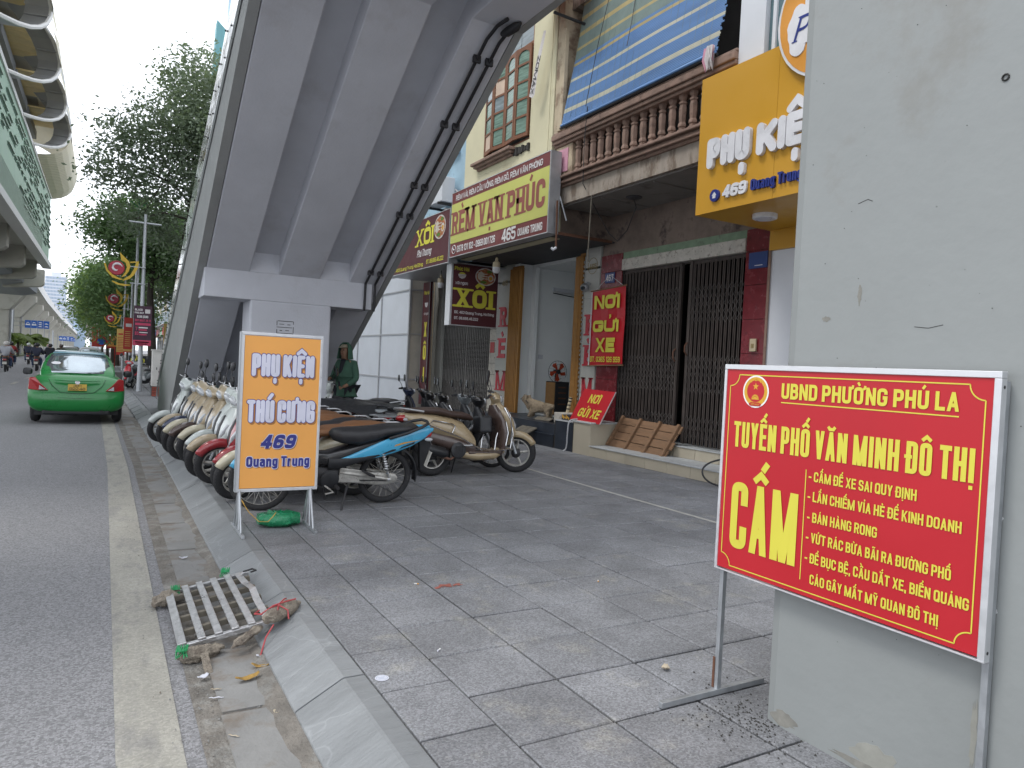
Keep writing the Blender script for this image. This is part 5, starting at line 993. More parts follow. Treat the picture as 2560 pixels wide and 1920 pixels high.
# pallet
pt = thing('wooden_pallet', 'slatted wooden pallet leaning on its side against the dark gate', 'pallet', (7.75, 9.1, .35))
T = Matrix.Translation((7.64, 9.92, .35)) @ frame((0, 0, 0), (0, -1, 0), (math.sin(.42), 0, math.cos(.42))) @ Matrix(((1, .22, 0, 0), (-.02, 1, 0, 0), (0, 0, 1, 0), (0, 0, 0, 1)))
for i in range(4): MB(T).box(.02 + random.uniform(-.02, .02), 1.5 + random.uniform(-.02, .03), .005 + i * .142, .14 + i * .142 - random.uniform(.0, .012), -.045, -.02).build('board', 'wood', pt, bev=.003)
for x in (0, .48, .96, 1.4): MB(T).box(x, x + .055, .0, .575, -.019, .025).build('rail', 'wood', pt, bev=.004)
hz = thing('garden_hose', 'black hose looped from the steps down to the pavement beside the red board', 'hose', (7.0, 6.9, .2))
MB().tube(soft([(7.6, 6.5, .50), (7.45, 6.75, .55), (7.25, 6.98, .50), (7.12, 7.08, .40), (7.08, 7.05, .28), (7.1, 6.9, .19), (7.15, 6.6, .18), (7.2, 6.2, .18)]), .013, 7).build('hose', 'rubber_hose', hz, smooth=True)
MB().tube(soft([(7.6, 10.47, .75), (7.3, 10.5, .75), (7.24, 10.52, .70), (7.24, 10.54, .5), (7.25, 10.56, .2), (7.2, 10.6, .17)]), .013, 7).build('drain_pipe', 'pvc', h5, smooth=True)
bx = thing('dark_tile_scrap', 'loose black tiles with orange pattern on the dark step', 'tile', (7.45, 10.85, .72)); MB().box(7.4, 7.7, 10.72, 10.99, .70, .80).build('box', 'dark_tile', bx); k = MB()
for i in range(6): k.box(7.397, 7.40, 10.74 + i * .04, 10.77 + i * .04, .72 + .02 * (i % 2), .76 + .02 * (i % 3))
k.build('orange_pattern', 'egg', bx, kind='stuff')
ro = thing('wooden_totem', 'small banded wooden post leaning by the open doorway', 'post', (7.8, 11.35, .8)); MB().tube([(7.82, 11.42, .80), (7.84, 11.36, 1.10)], .035, 10).build('post', 'plastic_cream', ro)
for t in (.25, .5, .75, .95): MB().tube([(7.82 + .02 * t, 11.42 - .06 * t, .80 + .3 * t - .012), (7.82 + .02 * t, 11.42 - .06 * t, .80 + .3 * t + .012)], .037, 10).build('band', 'black_plastic', ro)
# ---------------- number 469 yellow shop
h9 = thing('shophouse', 'modern grey-white shophouse with glass upper floor behind the yellow pet shop sign', 'shophouse', (8, 5, .16))
MB().box(7.95, 8.2, 6.30, 6.86, .16, 4.5).build('wall', 'panel_white', h9); MB().box(8.4, 12, 2.0, 6.30, .16, .5).build('floor', 'step_top', h9); MB().box(10, 10.2, 2, 6.3, .5, 4.4).build('back_wall', 'interior', h9)
MB().box(6.75, 7.0, 6.10, 6.50, 5.2, 12).build('white_strip', 'panel_white', h9, bev=.005); MB().box(7.05, 12, 2.0, 6.1, 5.2, 12).build('upper_wall', 'panel_white', h9); MB().box(6.8, 8.2, 2, 6.5, 4.5, 5.2).build('slab', 'panel_white', h9)
w9 = MB().box(6.83, 6.86, 2.2, 6.10, 5.4, 9).build('window', 'glass_blue', h9)
for y in (5.98, 4.7, 3.4): MB().box(6.80, 6.83, y, y + .05, 5.3, 9).build('mullion', 'panel_white', w9)
MB().tube([(7.93, 6.84, .5), (7.92, 6.84, 3.6)], .02, 7).build('downpipe', 'brown_mould', h9)
s9 = thing('shop_sign', 'big yellow pet shop sign with raised white bubble letters and round logo', 'sign', (6.5, 4.9, 3.67))
for (ya, yb) in ((5.632, 6.84), (4.4, 5.628), (3.1, 4.396)): MB().box(6.5, 6.52, ya, yb, 3.67, 5.39).build('panel', 'yellow_panel', s9)
for (ya, yb) in ((5.0, 6.84), (3.1, 4.996)): MB().box(6.52, 7.92, ya, yb, 3.67, 3.69).build('soffit_panel', 'yellow_panel', s9)
MB().box(6.521, 7.92, 6.82, 6.84, 3.69, 5.38).build('side_panel', 'yellow_panel', s9); MB().box(6.521, 7.0, 3.1, 6.82, 5.36, 5.38).build('top_panel', 'yellow_panel', s9)
MB().box(7.9, 7.95, 3.1, 6.84, 3.4, 3.69).build('rear_panel', 'yellow_panel', s9)
T = FX(6.5, 6.84, 0)
kw_ = dict(rnd=True, gap=.10, dep=.05)
text(s9, 'raised_letters', 'PHỤ', T, .20, .88, 4.20, .37, 'acrylic_white', .28, **kw_); text(s9, 'raised_letters', 'KIỆN', T, .98, 1.95, 4.19, .37, 'acrylic_white', .28, **kw_); text(s9, 'raised_letters', 'THÚ CƯNG', T, 2.05, 3.6, 4.19, .37, 'acrylic_white', .28, **kw_)
text(s9, 'raised_letters', '469', T, .47, .84, 3.80, .15, 'acrylic_white', .25, dep=.03, slant=.1, gap=.2); text(s9, 'raised_letters', 'Quang Trung', T, .91, 1.62, 3.81, .13, 'acrylic_blue', .19, dep=.03)
def disc9(y, z, r, x0_, x1_, nm, mt_, n=40): return MB().prism([(y + r * math.cos(2 * PI * i / n), z + r * math.sin(2 * PI * i / n)) for i in range(n)], x0_, x1_, 'x').build(nm, mt_, s9)
disc9(6.50, 3.86, .075, 6.47, 6.5, 'house_icon_disc', 'acrylic_blue'); MB(FX(6.468, 6.50, 3.86)).add([(-.04, 0, 0), (0, .045, 0), (.04, 0, 0), (.026, 0, 0), (.026, -.035, 0), (-.026, -.035, 0), (-.026, 0, 0)], [(0, 1, 2, 3, 4, 5, 6)]).build('house_icon', 'acrylic_white', s9)
disc9(4.88, 5.55, .74, 6.43, 6.49, 'logo_rim', 'acrylic_white'); disc9(4.88, 5.55, .71, 6.425, 6.43, 'logo_disc', 'logo_orange')
MB().prism([(5.33 + .14 * math.cos(2 * PI * i / 30) * (1 + .12 * math.sin(i * 1.3)), 5.42 + .28 * math.sin(2 * PI * i / 30)) for i in range(30)], 6.415, 6.425, 'x').build('logo_cloud', 'acrylic_white', s9); MB().box(6.413, 6.424, 4.6, 5.26, 5.25, 5.75).build('logo_band', 'acrylic_white', s9)
text(s9, 'lettering', 'P', FX(6.414, 5.39, 5.30), 0, .16, 0, .26, 'acrylic_blue', .12, slant=.3, serif=True)
text(s9, 'lettering', 'et', FX(6.412, 5.19, 5.36), 0, .2, 0, .2, 'acrylic_blue', .12, slant=.3)
dl = thing('downlight', 'round white surface lamp under the yellow sign soffit', 'lamp', (7.07, 6.25, 3.67)); MB().lathe([(.15, 3.67), (.15, 3.62), (.13, 3.61)], (7.07, 6.22, 0), 'z', 28).build('disc', 'acrylic_white', dl)
# ---------------- inside the open shop: cabinet, fan, dog
defm('cardboard', (.33, .18, .07), .8, v=.15, s=6, stretch=(1, 1, 4)); defm('fan_red', (.52, .06, .015), .35)
cb = thing('speaker_cabinet', 'dark speaker cabinet with a cardboard-brown side standing in the open shop', 'cabinet', (8.8, 13.6, .62))
MB().box(8.62, 8.98, 13.1, 13.5, .62, 1.36).build('case', 'black_plastic', cb, bev=.01); MB().box(8.61, 8.62, 13.12, 13.48, .64, 1.34).build('brown_side', 'cardboard', cb)
for z in (.85, .98, 1.1, 1.22): MB().box(8.70, 8.90, 13.09, 13.10, z, z + .03).build('control', 'rust', cb)
fa = thing('desk_fan', 'round wire desk fan with orange-red blades on top of the dark cabinet', 'fan', (8.75, 13.3, 1.36))
MB().torus((8.72, 13.2, 1.58), .24, .005, 'y', 32, 5).build('guard_ring', 'dark_metal', fa); MB().torus((8.72, 13.14, 1.58), .16, .003, 'y', 32, 4).build('guard_ring', 'dark_metal', fa)
for i in range(20): a = 2 * PI * i / 20; MB().tube([(8.72 + .03 * math.cos(a), 13.12, 1.58 + .03 * math.sin(a)), (8.72 + .16 * math.cos(a), 13.14, 1.58 + .16 * math.sin(a)), (8.72 + .24 * math.cos(a), 13.2, 1.58 + .24 * math.sin(a))], .0018, 3).build('guard_wire', 'dark_metal', fa)
for i in range(5):
    a = 2 * PI * i / 5 + .9; pts = [(.03, -.5), (.1, -.42), (.2, -.30), (.215, .1), (.19, .38), (.1, .25), (.03, .4)]
    MB().prism([(8.72 + r * math.cos(a + t * .9), 1.58 + r * math.sin(a + t * .9)) for r, t in pts], 13.185, 13.195, 'y').build('blade', 'fan_red', fa)
MB().cyl((8.72, 13.15, 1.58), (8.72, 13.3, 1.58), .05, 14).build('motor', 'black_plastic', fa); MB().cyl((8.72, 13.27, 1.37), (8.72, 13.27, 1.56), .02, 8).build('stem', 'black_plastic', fa)
MB().box(8.77, 8.86, 13.1, 13.105, 1.37, 1.50).build('paper_card', 'acrylic_white', fa)
# ================================================================ MOTORBIKES
def paint(k, c, **kw): defm(k, c, .28, v=.06, s=6, coat=.6, c2=tuple(x * .75 + .02 for x in c), t=.62, s2=9, k2=.5, **kw); return k
for k_, c_ in dict(paint_blue=(.06, .36, .58), paint_gold=(.36, .28, .17), paint_cream=(.50, .46, .34), paint_pearl=(.52, .56, .54), paint_brown=(.075, .05, .042), paint_navy=(.02, .03, .07), paint_red=(.27, .018, .025), paint_black=(.014, .014, .016), paint_grey=(.18, .20, .21), paint_tan=(.38, .31, .21), paint_hotred=(.50, .02, .035)).items(): paint(k_, c_)
defm('seat_black', (.02, .02, .023), .42, v=.3, s=9, b=.12, bs=140, c2=(.09, .09, .09), t=.62, s2=7, k2=.5); defm('seat_brown', (.19, .085, .035), .5, v=.15, s=6, b=.1, bs=140); defm('seat_dark', (.055, .032, .026), .5, v=.2, s=8, b=.1, bs=140)
defm('lens_red', (.33, .01, .012), .15, coat=.8); defm('lens_clear', (.40, .42, .44), .12, v=.3, s=30, coat=.5); defm('mirror_face', (.35, .38, .36), .08, .9); defm('rust_pipe', (.20, .11, .08), .6, .4, v=.3, s=20); defm('plate_face', (.58, .57, .52), .5, v=.05)
def rot_pts(k, piv, axis, ang):
    Rm = Matrix.Rotation(ang, 3, Vector(axis).normalized()); pv = Vector(piv); k.v = [tuple(Rm @ (Vector(p) - pv) + pv) for p in k.v]; return k
def wheel(root, cx, R, r, name, style, steer=None):
    def fin(k): return rot_pts(k, *steer) if steer else k
    w_ = fin(MB().torus((cx, 0, R), R - r, r, 'y', 32, 10, sq=.85)).build(name, 'rubber', root, smooth=60)
    k = MB()
    for i in range(44):
        a = 2 * PI * i / 44; c, s_ = math.cos(a), math.sin(a)
        for sg in (-1, 1):
            q = R - .0; k.add([(cx + c * (q + .001), 0, R + s_ * (q + .001)), (cx + math.cos(a + .05) * (q + .001), 0, R + math.sin(a + .05) * (q + .001)), (cx + math.cos(a + .13) * (q - r * .35), sg * r * .72, R + math.sin(a + .13) * (q - r * .35)), (cx + math.cos(a + .08) * (q - r * .35), sg * r * .72, R + math.sin(a + .08) * (q - r * .35))], [(0, 1, 2, 3)])
    fin(k).build('tread', 'black_plastic', w_, kind='stuff')
    if style == 'spoke':
        fin(MB().torus((cx, 0, R), R - r * 1.75, .009, 'y', 32, 6)).build('rim', 'dirty_alu', w_, smooth=60)
        k = MB()
        for i in range(18):
            a = 2 * PI * i / 18
            for sg in (-1, 1): k.tube([(cx + .035 * math.cos(a + sg * .9), sg * .03, R + .035 * math.sin(a + sg * .9)), (cx + (R - r * 1.8) * math.cos(a), 0, R + (R - r * 1.8) * math.sin(a))], .0022, 4)
        fin(k).build('spokes', 'dirty_alu', w_, kind='stuff')
        fin(MB().lathe([(.03, -.06), (.055, -.045), (.055, .045), (.03, .06)], (cx, 0, R), 'y', 14)).build('hub', 'dirty_alu', w_, smooth=True)
    else:
        k = MB().torus((cx, 0, R), R - r * 1.85, .014, 'y', 32, 6, sq=2.2); fin(k).build('rim', 'dirty_alu', w_, smooth=60)
        for i in range(5):
            a = 2 * PI * i / 5; fin(MB().tube([(cx + .03 * math.cos(a), 0, R + .03 * math.sin(a)), (cx + (R - r * 1.8) * math.cos(a + .15), 0, R + (R - r * 1.8) * math.sin(a + .15))], [.022, .012], 6)).build('rim_spoke', 'dirty_alu', w_, smooth=True)
        fin(MB().lathe([(.03, -.07), (.06, -.05), (.06, .05), (.03, .07)], (cx, 0, R), 'y', 14)).build('hub', 'dark_metal', w_, smooth=True)
        fin(MB().lathe([(.085, .052), (.085, .056)], (cx, 0, R), 'y', 20)).build('brake_disc', 'steel', w_)
    return w_
def arc_strip(cx, cz, R, w_, a0, a1, n=14, drop=.03, th=.004, ofs=0.):
    k = MB(); vs = []; fs = []
    for i in range(n + 1):
        a = math.radians(a0 + (a1 - a0) * i / n); t = i / n; ww = w_ * (.72 + .28 * math.sin(PI * min(1, t * 1.15)))
        for u, dr in ((-1, drop), (-.8, drop * .35), (-.4, .004), (0, 0), (.4, .004), (.8, drop * .35), (1, drop)): vs.append((cx + (R - dr) * math.cos(a), u * ww, cz + (R - dr) * math.sin(a)))
    for i in range(n):
        for j in range(6): q = i * 7 + j; fs.append((q, q + 1, q + 8, q + 7))
    return k.add(vs, fs)
def shell(o, th=.004): m = o.modifiers.new('s', 'SOLIDIFY'); m.thickness = th; m.offset = -1; return o
def mirror_(root, steer, sy, base, tip, mat='black_plastic'):
    k = MB().tube([base, (base[0] - .02, base[1] + sy * .05, base[2] + .08), tip], .0055, 6); m_ = rot_pts(k, *steer).build('mirror', 'black_plastic', root)
    h = MB().ball((tip[0], tip[1] + sy * .012, tip[2] + .035), .016, .052, .066, 14, 8); h = rot_pts(h, (tip[0], tip[1], tip[2]), (1, 0, 0), sy * .25); rot_pts(h, *steer).build('housing', mat, m_, smooth=True)
    f = MB().lathe([(1, 0), (1, .001)], (0, 0, 0), 'x', 18); f.v = [(tip[0] - .0145 + x * .5, tip[1] + sy * .012 + y * .044, tip[2] + .035 + z * .058) for x, y, z in f.v]; rot_pts(rot_pts(f, (tip[0], tip[1], tip[2]), (1, 0, 0), sy * .25), *steer).build('glass', 'mirror_face', m_)
def handlebar(root, steer, hx, hz, mat='chrome', hw=.33, bag=False):
    k = MB().tube([(hx - .05, -hw, hz + .03), (hx + .01, -.16, hz + .035), (hx + .03, 0, hz), (hx + .01, .16, hz + .035), (hx - .05, hw, hz + .03)], .011, 8); hb = rot_pts(k, *steer).build('handlebar', mat, root, smooth=True)
    for s_ in (-1, 1):
        rot_pts(MB().tube([(hx - .045 + .01, s_ * (hw - .10), hz + .032), (hx - .055, s_ * (hw + .015), hz + .03)], .017, 10), *steer).build('grip', 'rubber', hb, smooth=True)
        rot_pts(MB().tube([(hx + .0, s_ * (hw - .12), hz + .03), (hx + .035, s_ * (hw - .06), hz + .028), (hx + .03, s_ * (hw + .02), hz + .022)], .0055, 6), *steer).build('brake_lever', 'steel', hb)
        rot_pts(MB().loft([(s_ * (hw - .15), hx - .02, hz + .035, .024, .022), (s_ * (hw - .11), hx - .03, hz + .035, .026, .024)], 'y', 10), *steer).build('switch_pod', 'black_plastic', hb)
    return hb
def make_scooter(nm, lab, col, inner='black_plastic', seat='seat_black', steer=0., guard=False, fender=None, tall=0., full=True, cat='scooter', grp=None, nose=None, mirrors=True):
    t = thing(nm, lab, cat, (0, 0, 0), grp); fender = fender or col; nose = nose or col
    st_ = ((1.08, 0, .62), (-.42, 0, 1), steer); R, r = .265, .048
    wheel(t, 0, R - .01, .05, 'rear_wheel', 'cast'); wheel(t, 1.2, R, r, 'front_wheel', 'cast', st_)
    # tail body (both sides, one shell)
    MB().loft([(-.42, 0, .74, .05, .03), (-.33, 0, .70, .10, .07), (-.18, 0, .665, .145, .105), (.02, 0, .62, .165, .13), (.22, 0, .57, .165, .15), (.38, 0, .50, .15, .17), (.50, 0, .42, .125, .14), (.56, 0, .38, .10, .10)], 'x', 20, 2.5).build('side_panel', col, t, smooth=50)
    MB().loft([(-.22, 0, .50, .10, .06), (0, 0, .47, .12, .09), (.2, 0, .42, .15, .11), (.42, 0, .36, .155, .10), (.54, 0, .32, .14, .07)], 'x', 16, 3).build('lower_panel', inner, t, smooth=50)
    MB().loft([(-.36, 0, .775, .06, .012), (-.30, 0, .79, .11, .035), (-.15, 0, .795, .14, .045), (.05, 0, .79, .15, .05), (.14, 0, .775, .15, .05), (.20, 0, .755, .145, .045), (.38, 0, .745, .125, .045), (.50, 0, .72, .09, .04), (.55, 0, .70, .05, .02)], 'x', 20, 2.6).build('seat', seat, t, smooth=55)
    gr = MB().tube([(-.16, .155, .775), (-.34, .14, .80), (-.45, .09, .815), (-.47, 0, .82), (-.45, -.09, .815), (-.34, -.14, .80), (-.16, -.155, .775)], .012, 8).build('grab_rail', 'steel' if full else 'chrome', t, smooth=True)
    MB().loft([(-.455, 0, .70, .04, .02), (-.43, 0, .70, .085, .035), (-.38, 0, .70, .10, .045)], 'x', 14, 3).build('tail_light', 'lens_red', t, smooth=50)
    for s_ in (-1, 1): MB().ball((-.38, s_ * .115, .68), .03, .015, .02, 10, 6).build('indicator', 'lens_clear', t, smooth=True)
    shell(arc_strip(0, R, .33, .07, 100, 205, drop=.02).build('rear_fender', 'black_plastic', t, smooth=60))
    MB().prism([(-.37, .34), (-.375, .34), (-.44, .52), (-.435, .52)], -.07, .07, 'y').build('licence_plate', 'plate_face', t)
    MB().box(.44, .90, -.155, .155, .255, .30).build('floorboard', inner, t, bev=.02)
    MB().loft([(.34, 0, .27, .12, .05), (.55, 0, .235, .16, .06), (.82, 0, .245, .155, .065), (.97, 0, .32, .11, .07)], 'x', 16, 3).build('lower_fairing', col if guard else inner, t, smooth=50)
    MB().loft([(.24, .90, 0, .04, .13), (.34, .925, 0, .05, .19), (.52, .935, 0, .045, .215), (.68, .915, 0, .045, .205), (.80, .885, 0, .05, .15), (.88, .87, 0, .045, .08)], 'z', 20, 2.4).build('leg_shield', inner, t, smooth=50)
    MB().loft([(.36, 1.05, 0, .03, .05), (.43, 1.06, 0, .06, .13), (.54, 1.045, 0, .08, .21), (.66, 1.005, 0, .09, .235), (.76, .965, 0, .085, .215), (.85, .925, 0, .065, .15), (.91, .90, 0, .05, .08), (.94, .89, 0, .03, .05)], 'z', 22, 2.3).build('front_shell', nose, t, smooth=50)
    MB().loft([(.44, 1.105, 0, .02, .05), (.54, 1.10, 0, .034, .10), (.66, 1.075, 0, .034, .06), (.78, 1.03, 0, .03, .02)], 'z', 14, 2).build('front_grille', 'black_plastic', t, smooth=50)
    for s_ in (-1, 1): MB().prism([(.40, .17), (.50, .235), (.80, .225), (.86, .17), (.84, .15), (.66, .19), (.5, .17)], .96, .99, 'z') if 0 else MB().tube([(1.02, s_ * .17, .42), (1.02, s_ * .215, .56), (.985, s_ * .235, .70), (.93, s_ * .19, .84)], .011, 6).build('shield_trim', 'chrome' if nose != 'paint_pearl' else 'black_plastic', t, smooth=True)
    for s_ in (-1, 1): MB().loft([(.52, 1.095, s_ * .10, .03, .03), (.62, 1.075, s_ * .15, .035, .045), (.72, 1.02, s_ * .17, .03, .03)], 'z', 12, 2).build('front_lamp', 'lens_clear' if full else 'black_plastic', t, smooth=True)
    # steering assembly
    for s_ in (-1, 1): rot_pts(MB().tube([(1.2, s_ * .075, .265), (1.11, s_ * .075, .52)], .019, 8), *st_).build('fork', 'galv', t, smooth=True)
    shell(rot_pts(arc_strip(1.2, R, .292, .062, 28, 150, drop=.075), *st_).build('front_fender', fender, t, smooth=60))
    hc = rot_pts(MB().loft([(.86, .92, 0, .05, .05), (.92, .92, 0, .07, .11), (.98, .905, 0, .08, .17), (1.02 + tall, .885, 0, .07, .16), (1.045 + tall, .87, 0, .04, .08)], 'z', 18, 2.5), *st_).build('handlebar_cowl', nose, t, smooth=50)
    rot_pts(MB().ball((.972, 0, .96), .035, .11, .05, 14, 8), *st_).build('headlight', 'lens_clear', hc, smooth=True)
    rot_pts(MB().loft([(1.035 + tall, .875, 0, .03, .06), (1.055 + tall, .86, 0, .02, .05)], 'z', 12), *st_).build('dial', 'glass_dark', hc)
    handlebar(t, st_, .86, .985 + tall)
    if mirrors:
        for s_ in (-1, 1): mirror_(t, st_, s_, (.85, s_ * .2, 1.03 + tall), (.80, s_ * .30, 1.20 + tall))
    # engine, exhaust, stands
    MB().loft([(-.04, .09, .26, .05, .05), (.12, .10, .28, .055, .07), (.30, .10, .28, .055, .085), (.42, .08, .28, .04, .06)], 'x', 14, 2.6).build('drive_cover', 'dirty_alu', t, smooth=50)
    fc = MB().lathe([(.07, -.10), (.10, -.12), (.10, -.15), (.07, -.16)], (.30, 0, .31), 'y', 18).build('fan_cover', 'black_plastic', t, smooth=50)
    for i in range(6): MB().box(.245 + i * .02, .255 + i * .02, -.168, -.16, .26, .36).build('fin', 'dark_metal', fc)
    MB().tube([(.28, -.10, .24), (.20, -.12, .20), (.08, -.14, .23)], .016, 8).build('exhaust_pipe', 'rust_pipe', t, smooth=True)
    ex = MB().tube([(.14, -.15, .27), (.10, -.155, .28), (-.24, -.165, .36), (-.27, -.165, .365)], [.045, .062, .062, .04], 14).build('exhaust', 'dark_metal' if not guard else 'black_plastic', t, smooth=60)
    for s_ in (-1, 1):
        k = MB(); a, b_ = Vector((-.02, s_ * .10, .29)), Vector((-.10, s_ * .11, .60)); k.tube([a.lerp(b_, i / 60) + Vector((.020 * math.cos(i * .75), .020 * math.sin(i * .75), 0)) for i in range(61)], .004, 4); k.build('shock_spring', 'dark_metal', t, kind='stuff'); MB().tube([a, b_], .009, 6).build('shock_rod', 'chrome', t)
    MB().tube([(.38, .12, .22), (.36, .20, .02), (.34, .22, .005)], .009, 6).build('side_stand', 'dark_metal', t)
    if guard:
        for s_ in (-1, 1):
            MB().tube([(.92, s_ * .17, .30), (1.0, s_ * .20, .32), (1.03, s_ * .22, .50), (.99, s_ * .22, .74), (.95, s_ * .19, .84), (.93, s_ * .17, .80), (.97, s_ * .2, .52), (.94, s_ * .19, .36)], .0085, 8).build('chrome_guard', 'chrome', t, smooth=True)
            MB().tube([(1.0, s_ * .2, .32), (.80, s_ * .2, .30), (.56, s_ * .2, .33), (.50, s_ * .19, .36), (.30, s_ * .19, .47), (.05, s_ * .19, .56), (-.1, s_ * .18, .62), (-.05, s_ * .18, .67), (.2, s_ * .18, .63), (.24, s_ * .18, .60), (.2, s_ * .18, .52)], .0085, 8).build('chrome_guard', 'chrome', t, smooth=True)
            MB().tube([(.78, s_ * .19, .31), (.80, s_ * .19, .45), (.83, s_ * .18, .52)], .007, 6).build('chrome_guard', 'chrome', t)
        MB().box(.34, .46, -.22, -.16, .36, .375).build('footrest', 'steel', t, bev=.005)
        MB().box(.62, .80, -.11, .11, .52, .74).build('tool_box', 'black_plastic', t, bev=.03)
    return t
def make_underbone(nm, lab, col, seat='seat_black', steer=0., grp=None, cat='motorbike', shield='black_plastic'):
    t = thing(nm, lab, cat, (0, 0, 0), grp); R = .282; st_ = ((1.12, 0, .6), (-.46, 0, 1), steer)
    wheel(t, 0, R, .034, 'rear_wheel', 'spoke'); wheel(t, 1.22, R, .030, 'front_wheel', 'spoke', st_)
    MB().loft([(-.30, 0, .80, .05, .012), (-.26, 0, .80, .10, .035), (-.10, 0, .785, .115, .046), (.06, 0, .765, .125, .058), (.16, 0, .735, .13, .072), (.32, 0, .71, .13, .085), (.48, 0, .715, .11, .075), (.57, 0, .725, .075, .055), (.60, 0, .73, .04, .02)], 'x', 22, 2.7).build('seat', seat, t, smooth=55)
    for s_ in (-1, 1):  # tail side panels: slim wedge
        k = MB(); k.loft([(-.46, s_ * .045, .785, .012, .016), (-.36, s_ * .075, .750, .02, .058), (-.22, s_ * .095, .705, .026, .082), (-.05, s_ * .115, .655, .028, .088), (.12, s_ * .125, .60, .026, .078), (.28, s_ * .125, .55, .022, .058), (.42, s_ * .12, .51, .016, .032), (.50, s_ * .115, .505, .01, .008)], 'x', 14, 2.4); sp = k.build('tail_panel', col, t, smooth=45)
        MB().prism([(-.30, .70), (-.12, .66), (.06, .612), (.20, .578), (.05, .63), (-.12, .675)], s_ * .143 - .001, s_ * .143 + .001, 'y').build('decal', 'butt_orange', sp)
        T = Matrix.Translation((.36, s_ * .1465, .525)) @ Matrix(((-s_ * -1 if s_ > 0 else -1, 0, 0, 0), (0, 0, s_, 0), (0, 1, 0, 0), (0, 0, 0, 1))) if s_ > 0 else None
        MB().loft([(-.24, s_ * .10, .665, .018, .02), (.0, s_ * .125, .595, .02, .025), (.25, s_ * .13, .52, .02, .028), (.5, s_ * .12, .465, .02, .05), (.62, s_ * .11, .46, .018, .055)], 'x', 10, 2.4).build('under_panel', 'black_plastic', t, smooth=45)
    MB().loft([(-.36, 0, .735, .07, .035), (-.2, 0, .71, .09, .05), (.0, 0, .66, .10, .07), (.2, 0, .6, .10, .09), (.45, 0, .52, .105, .09), (.62, 0, .48, .10, .08), (.80, 0, .50, .075, .07), (1.0, 0, .66, .06, .07), (1.06, 0, .76, .05, .05)], 'x', 16, 2.6).build('frame_cover', 'paint_black', t, smooth=50)
    MB().tube([(.04, .14, .715), (-.14, .15, .77), (-.30, .135, .83), (-.38, .09, .855), (-.40, 0, .86), (-.38, -.09, .855), (-.30, -.135, .83), (-.14, -.15, .77), (.04, -.14, .715)], .0155, 10).build('grab_rail', 'black_plastic', t, smooth=True)
    MB().loft([(-.47, 0, .735, .02, .012), (-.44, 0, .73, .06, .04), (-.37, 0, .725, .085, .05)], 'x', 14, 2.6).build('tail_light', 'lens_red', t, smooth=50)
    for s_ in (-1, 1): MB().ball((-.40, s_ * .10, .69), .045, .016, .02, 10, 6).build('indicator', 'lens_clear', t, smooth=True)
    shell(arc_strip(0, R, .345, .065, 60, 190, drop=.025).build('rear_fender', 'black_plastic', t, smooth=60)); MB().prism([(-.37, .35), (-.40, .35), (-.46, .62), (-.40, .68), (-.33, .66)], -.03, .03, 'y').build('plate_bracket', 'black_plastic', t); MB().prism([(-.405, .40), (-.41, .40), (-.455, .55), (-.45, .55)], -.095, .095, 'y').build('licence_plate', 'plate_face', t)
    # chain case, swing arm, shocks, engine
    for s_ in (1,):
        cc_ = MB().loft([(-.10, .085, .285, .012, .02), (-.07, .085, .285, .02, .05), (0, .085, .285, .024, .068), (.15, .085, .29, .024, .066), (.33, .085, .305, .022, .058), (.46, .085, .31, .018, .05), (.5, .085, .31, .01, .03)], 'x', 16, 2.8).build('chain_case', 'dirty_alu', t, smooth=50)
        MB().tube([(.02, .115, .272), (.45, .115, .29)], .006, 6).build('case_seam', 'dark_metal', cc_)
    for s_ in (-1, 1):
        MB().tube([(-.02, s_ * .12, .285), (.22, s_ * .115, .33), (.50, s_ * .10, .37)], [.018, .022, .026], 8).build('swing_arm', 'dirty_alu', t, smooth=True)
        MB().prism([(.28, .26), (.52, .27), (.50, .42), (.36, .40), (.2, .37), (.2, .33), (.33, .33)], s_ * .115 - .008, s_ * .115 + .008, 'y').build('footrest_hanger', 'dirty_alu', t, bev=.008)
        MB().loft([(.16, s_ * .155, .335, .02, .012), (.22, s_ * .165, .36, .025, .018), (.30, s_ * .16, .40, .015, .01)], 'x', 10).build('rear_footpeg', 'rubber', t, smooth=True)
        MB().tube([(.54, s_ * .09, .24), (.54, s_ * .23, .25)], .018, 8).build('footpeg', 'rubber', t)
        k = MB(); a, b_ = Vector((.0, s_ * .125, .31)), Vector((.10, s_ * .125, .60)); k.tube([a.lerp(b_, .15 + .75 * i / 90) + Vector((.024 * math.cos(i * .62), .024 * math.sin(i * .62), 0)) for i in range(91)], .0042, 5); k.build('shock_spring', 'chrome', t, kind='stuff'); MB().tube([a, b_], .011, 8).build('shock_rod', 'steel', t)
        MB().ball((0, s_ * .13, .285), .02, .012, .02, 8, 6).build('axle_nut', 'steel', t)
    MB().loft([(.42, 0, .33, .08, .08), (.52, 0, .32, .11, .11), (.66, 0, .32, .12, .11), (.74, 0, .34, .09, .09)], 'x', 16, 2.8).build('engine', 'dark_metal', t, smooth=50)
    MB().lathe([(.04, .112), (.085, .122), (.09, .14), (.06, .15)], (.60, 0, .31), 'y', 18).build('engine_cover', 'black_plastic', t, smooth=50)
    k = MB()
    for i in range(7): k.box(.73 + i * .02, .742 + i * .02, -.065, .065, .30, .44)
    k.build('cylinder_fins', 'dark_metal', t, kind='stuff')
    MB().tube([(.66, .10, .26), (.62, .2, .24), (.58, .22, .21), (.66, .235, .20)], .009, 7).build('gear_pedal', 'dirty_alu', t, smooth=True)
    MB().tube([(.42, .12, .23), (.48, .22, .10), (.50, .255, .008)], [.013, .011, .013], 7).build('side_stand', 'dark_metal', t, smooth=True); MB().tube([(.48, -.1, .22), (.44, -.15, .06)], .01, 6).build('centre_stand', 'dark_metal', t)
